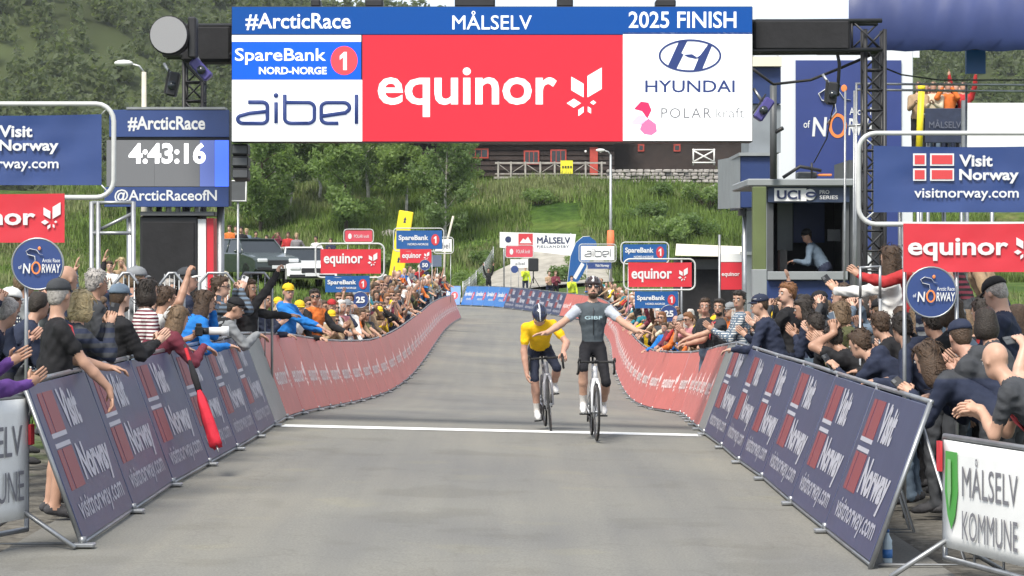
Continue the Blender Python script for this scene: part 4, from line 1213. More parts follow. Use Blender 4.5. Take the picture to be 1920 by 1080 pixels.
frame_sign(132, (947, 1001, 459, 484), (949, 999, 461, 482), mat('rose_vinyl', (.55, .06, .09), .5), lambda bo, X, Z: (lettering(bo, 'POLAR kraft', X(968), X(994), Z(475), Z(468), M_PW, .0, y=-.004), flat(bo, 'badge', [ell(X(959), Z(472), .10, .16, 12)], M_PW, y=-.004)), (958, 972), 'small red framed sign under the white resort banner',
           [('board', (957, 990, 486, 502), M_WHITEV, lambda bo, X, Z: lettering(bo, 'aibel', X(966), X(984), Z(497), Z(491), M_PGREY, 0, y=-.034)), ('disc', (965, 505, 7), M_NAVY, none)])

# resort banner on posts
md = 146.0; ms = F / md
rb = empty('resort_banner', P(1008, 520, md)); rb.location.z = float(ground_z(rb.location.x, md))
BX = lambda px: (px - 1008) / ms
BZ = lambda py: CAMZ + (HORIZON - py) / ms - rb.location.z
flat(rb, 'board', [[(BX(937), BZ(464)), (BX(1074), BZ(480)), (BX(1080), BZ(439)), (BX(937), BZ(435))]], M_WHITEV, y=-.03, t=.05)
flat(rb, 'red_field', [[(BX(972), BZ(466)), (BX(999), BZ(470)), (BX(999), BZ(438)), (BX(972), BZ(438))]], M_PR, y=-.04)
flat(rb, 'mountain_emblem', [[(BX(974), BZ(456)), (BX(981), BZ(447)), (BX(985), BZ(450)), (BX(990), BZ(444)), (BX(997), BZ(456))]], M_PW, y=-.046)
flat(rb, 'round_emblem', [ell(BX(953), BZ(449), 6 / ms, 6 / ms, 16, .5, 5.8)], M_PNAVY, y=-.04)
lettering(rb, 'MÅLSELV', BX(1007), BX(1069), BZ(457), BZ(441), M_PNAVY, .03, y=-.04)
lettering(rb, 'FJELLANDSBY', BX(1007), BX(1067), BZ(466), BZ(460), M_PNAVY, .015, y=-.04, space=1.2)
for px in (945, 1070): MB().tube([(BX(px), .06, -.2), (BX(px), .06, BZ(437))], .05, 8).build('post', M_STEEL, rb)
tag(rb, 'white resort banner with a red mountain emblem at the end of the road', 'banner')
# black loudspeaker on a tripod
sd = 140.0; sx = (1000 - 960) / F * sd; sp_ = empty('tripod_speaker', (sx, sd, float(ground_z(sx, sd))))
zt = P(0, 485, sd).z - sp_.location.z
MB().box((0, 0, zt - .35), (.55, .45, .75), bev=.05, R=Matrix.Rotation(.12, 3, 'Z')).build('cabinet', M_BLACK, sp_)
MB().tube([(0, 0, .5), (0, 0, zt - .7)], .035, 6).build('pole', M_BLACK, sp_)
for a in (0, 2.1, 4.2): MB().tube([(0, 0, .9), (.5 * math.cos(a), .5 * math.sin(a), .02)], .02, 5).build('leg', M_BLACK, sp_)
tag(sp_, 'black loudspeaker on a tripod beside the resort banner', 'loudspeaker')
# yellow column
yd = 101.0; a, c = P(762, 396, yd), P(739, 542, yd)
yc = empty('yellow_column', (c.x, yd, float(ground_z(c.x, yd)))); ax = (a - c); Lc = ax.length
bottom = c - Vector(yc.location)
R = Matrix.Rotation(math.atan2(ax.x, ax.z), 3, 'Y')
M_YEL = mat('yellow_print', (.78, .62, .02), .5, noise=.06, nscale=2)
mid = bottom + ax * .5
bd = MB().box((0, 0, 0), (.60, .12, Lc), bev=.03).build('column', M_YEL, yc); bd.location = mid; bd.rotation_euler = R.to_euler()
for q in range(4):
    z = Lc * (.5 - .12 - q * .255)
    flat(bd, 'pictogram', [[(-.05, z - .10), (.05, z - .10), (.03, z + .02), (.06, z + .03), (.0, z + .15), (-.06, z + .03), (-.03, z + .02)]], M_PNAVY, y=-.065)
    lettering(bd, 'SKI', -.15, .15, z - .2, z - .14, M_PNAVY, .0, y=-.055)
MB().box((bottom.x, 0, .04), (.8, .5, .08), bev=.02).build('base', M_BLACK, yc)
MB().tube([(bottom.x, 0, .05), tuple(bottom + ax * .05)], .05, 6).build('pole', M_BLACK, yc)
tag(yc, 'leaning yellow advertising column with black pictograms, left crowd', 'advertising column')
# blue feather flag
fd = 126.0; ff = empty('feather_flag', P(1072, 530, fd)); ff.location.z = float(ground_z(ff.location.x, fd))
FX = lambda px: (px - 1072) / F * fd
FZ = lambda py: CAMZ + (HORIZON - py) / F * fd - ff.location.z
pts = [(1064, 530), (1070, 480), (1080, 455), (1093, 444), (1106, 444), (1117, 452), (1119, 460), (1108, 485), (1092, 515), (1084, 528)]
flat(ff, 'sail', [[(FX(x), FZ(y)) for x, y in pts]], M_BLUEV, y=-.015, t=.02)
flat(ff, 'print', [[(FX(1090), FZ(492)), (FX(1096), FZ(496)), (FX(1080), FZ(524)), (FX(1074), FZ(520))]], M_PW, y=-.02)
MB().tube([(FX(1064), .01, 0), (FX(1064), .01, FZ(530)), (FX(1070), .01, FZ(480)), (FX(1080), .01, FZ(455)), (FX(1093), .01, FZ(444)), (FX(1106), .01, FZ(443))], .025, 6).build('pole', M_WTUBE, ff)
tag(ff, 'dark blue feather flag leaning behind the crowd at the bend', 'flag')
# ------------------------------------------------------------------ officials' side, right of the line
def rel(root, fn, name, m, parent=None):
    b = MB(); fn(b); L = Vector(root.location)
    b.v = [tuple(Vector(v) - L) for v in b.v]
    return b.build(name, m, parent or root)
def pxb(x0, x1, y0, y1, d, dep, bev=.0):
    def f(b):
        a, c = P(x0, y1, d), P(x1, y0, d)
        b.box(((a.x + c.x) / 2, d + dep / 2, (a.z + c.z) / 2), (c.x - a.x, dep, c.z - a.z), bev=bev)
    return f
def zpx(z, d): return HORIZON - (z - CAMZ) / d * F          # image row of a height
M_BOOTHBLUE = mat('booth_blue', (.014, .034, .125), .5, noise=.1, nscale=2)
M_BOOTHGREY = mat('booth_grey', (.20, .22, .24), .55, noise=.12, nscale=2)
M_INNER = mat('booth_inner', (.045, .05, .06), .8)
M_CREAM = mat('cream_canvas', (.66, .62, .50), .8, noise=.06, nscale=2)
M_LGREY = mat('light_grey_panel', (.24, .26, .27), .6, noise=.1, nscale=2)
bd_ = 42.0
gy = zpx(float(ground_z((1510 - 960) / F * bd_, bd_)), bd_)
bo = empty('officials_booth', P(1512, gy, bd_))
rel(bo, pxb(1402, 1604, 335, 349, bd_ - .25, 3.0, .02), 'roof', M_LGREY)
fa = rel(bo, pxb(1440, 1593, 350, 380, bd_ - .1, .1, .01), 'fascia', mat('fascia_slate', (.035, .052, .10), .45, noise=.15))
rel(bo, pxb(1452, 1512, 353, 377, bd_ - .12, .02), 'plate', mat('plate_white', (.85, .85, .85), .4), fa)
o = rel(bo, lambda b: None or b.ball(P(1519, 365, bd_ - .12), (.10, .012, .10), 14), 'plate', mat('plate_white', (.85, .85, .85), .4), fa)
lt = lettering(fa, 'UCI', 0, 44 / F * bd_, 0, 17 / F * bd_, M_PNAVY, .03); lt.location = P(1479, 365, bd_ - .14) - Vector(bo.location)
lt = lettering(fa, 'PRO', 0, 18 / F * bd_, 0, 7 / F * bd_, M_PW, .01); lt.location = P(1546, 360, bd_ - .13) - Vector(bo.location)
lt = lettering(fa, 'SERIES', 0, 34 / F * bd_, 0, 7 / F * bd_, M_PW, .01); lt.location = P(1554, 370, bd_ - .13) - Vector(bo.location)
o = rel(bo, lambda b: ring(b, P(1519, 365, 1).x * bd_, P(1519, 365, bd_).z, .095, .05, .035, bd_ - .145, bd_ - .14, 20), 'emblem', M_PNAVY, fa)
rel(bo, pxb(1438, 1592, 526, gy + 2, bd_, .08), 'lower_panel', M_BOOTHBLUE)
rel(bo, pxb(1440, 1590, 509, 525, bd_ - .12, .35, .01), 'counter', M_LGREY)
rel(bo, pxb(1438, 1450, 380, 509, bd_, .1), 'jamb', M_DGREY)
rel(bo, pxb(1580, 1592, 380, 509, bd_, .1), 'jamb', M_DGREY)
rel(bo, pxb(1438, 1592, 350, gy, bd_ + 2.1, .06), 'back_wall', M_INNER)
rel(bo, pxb(1434, 1438, 350, gy, bd_, 2.1), 'side_wall', M_BOOTHGREY)
rel(bo, pxb(1593, 1627, 300, gy, bd_ + .1, 2.0), 'side_wall', M_DGREY)
rel(bo, pxb(1458, 1486, 380, 470, bd_ + 1.3, .06), 'inner_screen', M_LGREY)
rel(bo, pxb(1488, 1546, 380, 455, bd_ + 1.6, .05), 'inner_panel', M_BOOTHBLUE)
rel(bo, pxb(1462, 1476, 468, 508, bd_ + .5, .3), 'monitor', M_BLACK)
rel(bo, pxb(1552, 1576, 430, 452, bd_ + .6, .05), 'monitor', M_DGREY)
tag(bo, 'dark blue officials booth with a serving window and a white lettered fascia', 'booth')
# equipment lying on the roof
eq = empty('roof_gear', P(1520, 334, bd_))
rel(eq, lambda b: b.tube([P(1468, 333, bd_), P(1500, 312, bd_), P(1540, 320, bd_)], .03, 6), 'boom', M_BLACK)
rel(eq, pxb(1495, 1532, 322, 335, bd_ + .1, .3, .02), 'case', M_DGREY)
rel(eq, pxb(1535, 1560, 326, 330, bd_, .2, .01), 'orange_strap', M_PORANGE)
rel(eq, lambda b: b.tube([P(1522, 334, bd_), P(1522, 305, bd_)], .02, 6), 'mast', M_BLACK)
tag(eq, 'black camera gear lying on the booth roof', 'equipment')
# opaque green corner post, tone varied by noise
gp = empty('corner_post', P(1425, gy, 40.0)); gp.location.z = float(ground_z(gp.location.x, 40))
rel(gp, pxb(1412, 1437, 350, zpx(gp.location.z, 40), 40.0, .22, .01), 'post', mat('post_green', (.11, .14, .055), .5, noise=.2, nscale=1.2))
rel(gp, pxb(1411, 1438, 505, zpx(gp.location.z, 40) - 6, 39.97, .27, .01), 'sleeve', M_LGREY)
tag(gp, 'moss green post with a grey lower sleeve left of the booth', 'post')
# broadcast truck body
td = 54.0; tg = float(ground_z((1400 - 960) / F * td, td))
tr = empty('broadcast_truck', P(1400, zpx(tg, td), td))
rel(tr, pxb(1388, 1446, 292, 390, td, 2.6, .02), 'body', M_BOOTHBLUE)
rel(tr, lambda b: b.add([P(1388, 292, td), P(1388, 390, td), P(1346, 392, td + 5), P(1346, 300, td + 5)], [(0, 3, 2, 1)]), 'side_panel', M_LGREY)
rel(tr, pxb(1386, 1448, 286, 292, td - .1, 2.8), 'top_rail', M_LGREY)
rel(tr, pxb(1404, 1464, 196, 286, td + .6, 1.8), 'upper_panel', M_BOOTHGREY)
rel(tr, pxb(1404, 1464, 126, 194, td + .5, 1.8), 'upper_panel', M_BOOTHBLUE)
rel(tr, pxb(1400, 1466, 106, 124, td + .3, 2.2), 'upper_rail', M_CREAM)
for px in (1396, 1440): rel(tr, lambda b: b.tube([P(px, 390, td + .5), P(px, zpx(tg, td), td + .5)], .05, 8), 'leg', M_STEEL)
for px in (1392, 1436): rel(tr, pxb(px - 6, px + 6, 392, 404, td + .2, .3), 'lamp_housing', M_BLACK)
tag(tr, 'tall blue and grey broadcast truck body left of the backdrop', 'truck')
# mast in front
mm_ = empty('steel_mast', P(1450, 336, 41.6))
rel(mm_, lambda b: b.tube([P(1450, 336, 41.6), P(1450, 160, 41.6)], .06, 8), 'pole', M_DGREY)
rel(mm_, lambda b: b.tube([P(1450, 250, 41.6), P(1468, 240, 41.5)], .035, 6), 'bracket', M_BLACK)
tag(mm_, 'dark steel mast rising from the booth roof', 'mast')
# blue backdrop with logo
wd = 60.0; ws_ = F / wd; wg = float(ground_z((1585 - 960) / ws_, wd))
wa = empty('event_backdrop', ((1585 - 960) / ws_, wd, wg))
rel(wa, pxb(1460, 1712, 92, zpx(wg, wd), wd, .4, .02), 'frame', mat('white_frame', (.62, .65, .68), .5))
pb = rel(wa, pxb(1492, 1690, 113, 470, wd - .06, .05), 'panel', mat('backdrop_blue', (.026, .045, .18), .45, noise=.08, nscale=1))
WX = lambda px: (px - 1585) / ws_
WZ = lambda py: CAMZ + (HORIZON - py) / ws_ - wg
cyclist_logo(pb, WX(1570), WZ(222), 100 / ws_, y=-.07)
rel(wa, pxb(1414, 1724, 84, 108, wd + .5, 3.0), 'roof', mat('white_frame', (.62, .65, .68), .5))
tag(wa, 'tall blue backdrop in a white frame with a drawn rider, behind the booth', 'backdrop')
# tent with cream roof
nd = 63.0; ng = float(ground_z((1330 - 960) / F * nd, nd))
te = empty('market_tent', P(1330, zpx(ng, nd), nd))
rel(te, lambda b: b.add([P(1266, 479, nd), P(1398, 482, nd), P(1392, 462, nd + 1.6), P(1268, 457, nd + 1.6), P(1266, 479, nd + 4), P(1398, 482, nd + 4)], [(0, 1, 2, 3), (3, 2, 5, 4), (0, 3, 4), (1, 5, 2), (0, 4, 5, 1)]), 'roof', M_CREAM)
rel(te, pxb(1277, 1396, 481, zpx(ng, nd), nd + .6, 3.0), 'wall', M_BLACKCLOTH)
rel(te, pxb(1300, 1350, 486, 505, nd + .5, .08), 'shelf', M_DGREY)
for px in (1278, 1394): rel(te, lambda b: b.tube([P(px, 481, nd + .1), P(px, zpx(ng, nd), nd + .1)], .03, 6), 'pole', M_STEEL)
tag(te, 'black tent with a cream roof behind the right crowd', 'tent')
hb = empty('hanging_banner', P(1370, 490, 58))
rel(hb, pxb(1350, 1391, 492, 543, 58, .03), 'cloth', M_REDV)
rel(hb, pxb(1350, 1391, 476, 491, 58, .03), 'header', M_WHITEV)
lt = lettering(hb, 'equinor', 0, 34 / F * 58, 0, 10 / F * 58, M_PW, .02); lt.location = P(1370, 515, 57.98) - Vector(hb.location)
for px in (1349, 1393): rel(hb, lambda b: b.tube([P(px, 440, 58), P(px, zpx(ng - .3, 58), 58)], .03, 6), 'post', M_STEEL)
tag(hb, 'red hanging banner with a white header between tent and truck', 'banner')
gc = empty('grey_column', P(1400, zpx(ng, 57), 57.0)); gc.location.z = float(ground_z(gc.location.x, 57))
rel(gc, pxb(1394, 1410, 395, zpx(gc.location.z, 57), 57.0, .3), 'column', M_LGREY); rel(gc, pxb(1390, 1412, 472, 478, 56.95, .4), 'ledge', M_WTUBE)
tag(gc, 'light grey column right of the red hanging banner', 'column')
# navy canopy, upper right
cp = empty('stage_canopy', P(1780, 95, 35.0))
def canopy(b):
    n = 16
    pts = []
    for j, (py, dd) in enumerate([(95, 35.0), (72, 34.9), (-40, 35.0), (-90, 36.5), (-90, 39)]):
        for i in range(n + 1):
            q = P(1592 + (2010 - 1592) * i / n, py + 2.5 * math.sin(i * 1.9 + j), dd); q.y += .06 * math.sin(i * 2.7 + j * 1.3); pts.append(q)
    b.add(pts, [(j * (n + 1) + i, j * (n + 1) + i + 1, (j + 1) * (n + 1) + i + 1, (j + 1) * (n + 1) + i) for j in range(4) for i in range(n)], 0, True)
rel(cp, canopy, 'cloth', mat('canopy_navy', (.028, .045, .15), .5, noise=.2, nscale=.8, bump=.3, bscale=2))
rel(cp, lambda b: b.tube([P(1560, 84, 35.2), P(2010, 82, 35.2)], .09, 8), 'truss_tube', M_BLACK)
rel(cp, pxb(1535, 1660, 73, 98, 35.3, .5, .03), 'motor_case', M_BLACKCLOTH)
rel(cp, lambda b: b.tube([P(1575, 40, 35.3), P(1566, 80, 35.4), P(1574, 120, 35.4), P(1570, 180, 35.4)], .025, 6), 'cable', M_BLACK)
rel(cp, pxb(1638, 1660, 95, zpx(.0, 35.2), 35.2, .18), 'pillar', M_BLACK)
rel(cp, pxb(1812, 1848, 92, 138, 36.0, .1), 'flap', M_BLUEV)
rel(cp, pxb(1990, 2012, 95, zpx(.0, 36.2), 36.2, .18), 'pillar', M_BLACK)
tag(cp, 'navy cloth stage canopy with a black edge at the upper right', 'canopy')
def cable(pts, lab, r=.022):
    o = MB().tube([P(*q) for q in pts], r, 6).build('cable', M_RUBBER); tag(o, lab, 'cable', 'cables at the stage')
cable([(1412, 130, 36), (1450, 158, 36.3), (1520, 150, 36.5), (1575, 128, 35.8), (1640, 100, 35.4)], 'sagging black cable from the LED wall to the canopy')
cable([(1640, 120, 35.6), (1690, 140, 36), (1760, 150, 37), (1920, 150, 38)], 'thin black cable running right under the canopy', .012)
cable([(1575, 160, 35.7), (1560, 210, 37), (1550, 260, 39), (1526, 305, 41)], 'thin cable dropping to the booth roof', .010)
# scaffold rail of the raised stand
sr = empty('stand_railing', P(1610, 330, 38.0))
for a, c in [((1604, 157), (1960, 160)), ((1604, 168), (1960, 172)), ((1606, 156), (1602, zpx(0, 38))), ((1637, 156), (1635, zpx(0, 38))), ((1812, 158), (1808, zpx(0, 38))), ((1590, 236), (1640, 232))]:
    rel(sr, lambda b: b.tube([P(*a, 38.0), P(*c, 38.0)], .02, 8), 'rail' if abs(a[1] - c[1]) < 20 else 'upright', M_STEEL)
for px in (1585, 1602, 1620): rel(sr, lambda b: b.tube([P(px, 170, 38.6), P(px - 3, zpx(0, 38.6), 38.6)], .018, 6), 'upright', M_STEEL)
tag(sr, 'steel scaffold railing of the stand at the upper right', 'railing')
wbd = empty('white_hoarding', P(1880, 265, 46.0))
rel(wbd, pxb(1812, 2020, 193, 290, 46.0, .06, .01), 'board', M_WHITEV); rel(wbd, pxb(1804, 1812, 188, 300, 46.0, .1), 'edge_post', M_STEEL)
rel(wbd, lambda b: b.tube([P(1860, 290, 46.1), P(1860, zpx(.1, 46.1), 46.1)], .04, 6), 'support', M_STEEL)
tag(wbd, 'white hoarding board at the right edge above the flag sign', 'hoarding')
yp = empty('yellow_post', P(1725, 270, 44.0))
rel(yp, lambda b: b.tube([P(1728, 166, 44), P(1722, 300, 44)], .06, 10), 'post', M_YEL); rel(yp, lambda b: b.ball(P(1728, 164, 44), .075, 10), 'cap', M_YEL)
rel(yp, lambda b: b.tube([P(1722, 300, 44), P(1721, zpx(.1, 44), 44)], .04, 8), 'support', M_STEEL)
tag(yp, 'bright yellow post rising behind the right flag sign', 'post')
db = empty('dark_banner', P(1772, 222, 50.0))
rel(db, pxb(1735, 1808, 203, 268, 50, .05, .01), 'cloth', mat('dark_navy_cloth', (.02, .028, .06), .6, noise=.2))
lt = lettering(db, 'MÅLSELV', 0, 60 / F * 50, 0, 16 / F * 50, mat('print_slate', (.10, .11, .15), .6), .01); lt.location = P(1772, 232, 49.97) - Vector(db.location)
for px in (1740, 1803): rel(db, lambda b: b.tube([P(px, 268, 50.1), P(px, zpx(.1, 50), 50.1)], .04, 6), 'support', M_STEEL)
tag(db, 'dark navy banner between the yellow post and the white hoarding', 'banner')
# spectator stand at the upper right
std = empty('spectator_stand', P(1765, zpx(.1, 55), 55.0)); SZ = P(0, 300, 55).z
rel(std, lambda b: b.box((P(1765, 0, 55).x, 56.2, SZ - .06), (2.0, 3.4, .12), bev=.01), 'deck', M_GREYWOOD)
for px in (1722, 1808):
    for dd in (54.7, 57.6): rel(std, lambda b: b.tube([(P(px, 0, 55).x, dd, .0), (P(px, 0, 55).x, dd, SZ)], .05, 8), 'leg', M_STEEL)
rel(std, lambda b: b.tube([(P(1718, 0, 55).x, 54.6, SZ + 1.0), (P(1812, 0, 55).x, 54.6, SZ + 1.0)], .025, 8), 'handrail', M_STEEL)
tag(std, 'raised spectator stand behind the dark banner at the upper right', 'stand')
# raised platform behind the right crowd
pd0 = empty('raised_platform', (6.9, 25.0, float(ground_z(6.9, 25))))
MB().box((0, 0, .62), (3.6, 7.0, .08), bev=.01).build('deck', M_GREYWOOD, pd0)
for x in (-1.7, 0, 1.7):
    for y in (-3.3, 0, 3.3): MB().tube([(x, y, 0), (x, y, .6)], .03, 6).build('leg', M_STEEL, pd0)
MB().box((0, -3.52, .31), (3.6, .02, .6)).build('skirt', M_BLACKCLOTH, pd0)
MB().box((-1.82, 0, .31), (.02, 7.0, .6)).build('skirt', M_BLACKCLOTH, pd0)
MB().tube([(-1.78, -3.4, .62), (-1.78, -3.4, 1.55), (-1.78, 3.4, 1.55), (-1.78, 3.4, .62)], .022, 8).build('handrail', M_STEEL, pd0)
tag(pd0, 'low raised platform with a steel handrail behind the right crowd', 'platform')
fb = empty('folding_board', P(1640, 540, 22.5))
for q, (a, c) in enumerate([((1613, 500), (1613, 560)), ((1650, 498), (1650, 560)), ((1613, 502), (1650, 500))]): rel(fb, lambda b: b.tube([P(*a, 22.6), P(*c, 22.6)], .014, 6), 'rail', M_STEEL)
rel(fb, lambda b: b.tube([P(1613, 560, 22.6), P(1613, zpx(0, 22.6), 22.6)], .014, 6), 'leg', M_STEEL)
rel(fb, lambda b: b.tube([P(1650, 560, 22.6), P(1650, zpx(0, 22.6), 22.6)], .014, 6), 'leg', M_STEEL)
tag(fb, 'slim steel rail frame among the right crowd', 'railing')

# crowd fence behind the left crowd (thin steel hoops)
for q, (x0, x1, d, lab) in enumerate([(212, 262, 24.5, 'steel crowd fence behind the grey haired men'), (300, 345, 27.0, 'steel crowd fence in front of the black cabinet'), (375, 440, 30.0, 'steel crowd fence left of the woman raising her fist'), (445, 510, 32.0, 'steel crowd fence behind the woman raising her fist')]):
    w = (x1 - x0) / F * d; X0 = (x0 - 960) / F * d; g0 = float(ground_z(X0, d)); root = empty('crowd_fence', (X0, d, g0))
    zt = CAMZ + (HORIZON - 512) / F * d - g0; zt = min(zt, 2.0)
    MB().tube([(0, 0, .1), (0, 0, zt - .12), (.1, 0, zt), (w - .1, 0, zt), (w, 0, zt - .12), (w, 0, .1)], .018, 8).build('hoop', M_STEEL, root)
    for k in range(1, 5): MB().tube([(w * k / 5, 0, .25), (w * k / 5, 0, zt - .01)], .008, 5).build('bar', M_STEEL, root)
    MB().tube([(0, 0, .25), (w, 0, .25)], .014, 6).build('lower_rail', M_STEEL, root)
    tag(root, lab, 'fence', 'steel crowd fences on the left')

# ------------------------------------------------------------------ parked cars
def make_car(body_m, lab, loc, yaw, suv=False, L=4.5, W=1.84, H=1.5):
    root = empty('parked_car', loc, yaw)
    s = H / 1.5
    hood, base = .98 * s, .30
    prof = [(-L / 2, base + .12), (-L / 2 + .02, .72 * s), (-L / 2 + .25, .84 * s), (-L / 2 + 1.1, hood), (-L / 2 + 1.35, hood + .02), (L / 2 - .35 if suv else L / 2 - .55, hood + .06), (L / 2 - .02, .95 * s), (L / 2, base + .15), (L / 2 - .2, base), (-L / 2 + .2, base)]
    b = MB(); st = [(-W / 2, .90), (-W / 2 + .03, .97), (-W / 2 + .14, 1.0), (W / 2 - .14, 1.0), (W / 2 - .03, .97), (W / 2, .90)]
    pts = []; n = len(prof)
    for x, k in st:
        for y, z in prof: pts.append((x, y * (.965 + .035 * k if abs(x) > W / 2 - .1 else 1), base + (z - base) * k))
    fs = []
    for i in range(len(st) - 1):
        for j in range(n): fs.append((i * n + j, i * n + (j + 1) % n, (i + 1) * n + (j + 1) % n, (i + 1) * n + j))
    fs.append(tuple(range(n))[::-1]); fs.append(tuple(range((len(st) - 1) * n, len(st) * n)))
    b.add(pts, fs, 0, False); b.build('body', body_m, root)
    y0, y1, y2, y3 = -L / 2 + 1.25, -L / 2 + 1.95, L / 2 - (.75 if suv else 1.15), L / 2 - (.30 if suv else .45)
    w0, w1 = W / 2 - .06, W / 2 - .24
    zb, zt = hood - .02, H
    g = MB(); g.add([(-w0, y0, zb), (w0, y0, zb), (w0, y3, zb), (-w0, y3, zb), (-w1, y1, zt - .05), (w1, y1, zt - .05), (w1, y2, zt - .05), (-w1, y2, zt - .05)],
                    [(0, 1, 5, 4), (1, 2, 6, 5), (2, 3, 7, 6), (3, 0, 4, 7), (4, 5, 6, 7)]); g.build('windows', mat('car_glass', (.015, .02, .024), .06, spec=.7), root)
    rf = MB(); rf.box((0, (y1 + y2) / 2, zt - .025), (2 * w1 + .06, y2 - y1 + .12, .06), bev=.025); rf.build('roof', body_m, root)
    for sx in (-1, 1):
        for (ya, wa, za), (yb_, wb_, zb_) in [((y0, w0, zb), (y1, w1, zt - .04)), ((y3, w0, zb), (y2, w1, zt - .04)), (((y0 + y3) / 2, w0 + .005, zb), ((y1 + y2) / 2, w1 + .005, zt - .04))]:
            MB().tube([(sx * wa, ya, za), (sx * wb_, yb_, zb_)], .035, 6).build('pillar', body_m, root)
        MB().ball((sx * (W / 2 + .06), y0 + .35, hood + .06), (.10, .06, .07), 8).build('mirror', body_m, root)
        hl = MB(); hl.box((sx * (W / 2 - .30), -L / 2 + .03, .70 * s), (.40, .10, .14), bev=.03); hl.build('headlight', mat('headlight_glass', (.55, .57, .58), .1, spec=.8), root)
    MB().box((0, -L / 2 + .0, .62 * s), (.8, .06, .18 * s), bev=.02).build('grille', M_BLACK, root)
    MB().box((0, -L / 2 - .02, .47 * s), (.52, .02, .12), bev=.004).build('number_plate', M_PW, root)
    MB().box((0, -L / 2 + .06, base + .12), (W - .12, .12, .16), bev=.03).build('bumper', M_BLACK, root)
    R = Matrix.Rotation(math.radians(90), 4, 'Y')
    for sx in (-1, 1):
        for yy_ in (-L / 2 + .85, L / 2 - .85):
            t = MB(); t.lathe([(.20, -.10), (.31, -.10), (.335, -.06), (.335, .06), (.31, .10), (.20, .10)], 18, M=Matrix.Translation((sx * (W / 2 - .10), yy_, .335)) @ R)
            t = t.build('wheel', M_RUBBER, root)
            MB().lathe([(.02, -.08), (.21, -.09), (.21, .09), (.02, .08)], 12, M=Matrix.Translation((sx * (W / 2 - .10), yy_, .335)) @ R).build('rim', M_STEEL, t)
    tag(root, lab, 'car', 'cars parked on the meadow')
    return root
M_CARG = mat('dark_green_paint', (.020, .032, .028), .25, coat=.6); M_CARW = mat('white_car_paint', (.72, .73, .73), .25, coat=.6); M_CARS = mat('silver_paint', (.36, .38, .40), .3, metal=.5, coat=.5)
def on_ground(px, d): X = (px - 960) / F * d; return (X, d, float(ground_z(X, d)) - .02)
make_car(M_CARG, 'dark green estate car parked on the left meadow', on_ground(474, 92), math.radians(30), True, 4.6, 1.85, 1.55)
make_car(M_CARW, 'white car with a black windscreen parked behind the red 25 metre sign', on_ground(568, 92), math.radians(14), True, 4.3, 1.84, 1.5)
make_car(M_CARS, 'silver car parked above the dark green estate car', on_ground(418, 108), math.radians(60), False, 4.3, 1.8, 1.48)
make_car(M_CARW, 'white car at the far left behind the clock screen', on_ground(140, 150), math.radians(70), False, 4.3, 1.8, 1.48)
# grey bin
gb = empty('waste_bin', on_ground(641, 112)); MB().lathe([(.42, 0), (.5, 1.1), (.52, 1.15), (.3, 1.35), (.05, 1.38)], 14).build('drum', mat('grey_plastic', (.30, .33, .33), .6), gb)
MB().box((0, -.42, 1.2), (.5, .2, .12), bev=.02).build('lid', M_DGREY, gb)
tag(gb, 'light grey waste bin on the meadow beside the small red sign', 'bin')
# bottle and leaning poles near the birches
for px, y0, y1, d, lab in [(744 + 90, 405, 470, 130, 'bare leaning pole behind the blue bank sign')]:
    o = MB().tube([P(px + 16, y0, d), P(px, y1, d), P(px - 3, zpx(float(ground_z((px - 963) / F * d, d)), d), d)], .06, 6).build('wooden_pole', M_PALEPOLE); tag(o, lab, 'pole')
wbt = empty('water_bottle', P(1664, 1062, 16.9)); wbt.location.z = float(road_z(wbt.location.x, 16.9)) + .001
MB().lathe([(.03, 0), (.034, .01), (.034, .13), (.031, .15), (.034, .17), (.012, .21), (.012, .225)], 14).build('bottle', mat('bottle_plastic', (.45, .55, .62), .12, spec=.6), wbt)
MB().lathe([(.014, .225), (.014, .245)], 12).build('cap', M_BLUEV, wbt)
MB().lathe([(.0352, .05), (.0352, .11)], 14).build('wrapper', M_BLUEPANEL, wbt)
tag(wbt, 'clear water bottle standing on the asphalt under the right barrier end', 'bottle')
# ------------------------------------------------------------------ people: one blended surface per body
def caps(a, b, ra, rb, m, k=.02): return ('c', np.array(a, float), np.array(b, float), ra, rb, m, k)
def elli(c, r, m, k=.02, R=None): return ('e', np.array(c, float), np.array(r, float), np.eye(3) if R is None else np.array(R, float), 0, m, k)

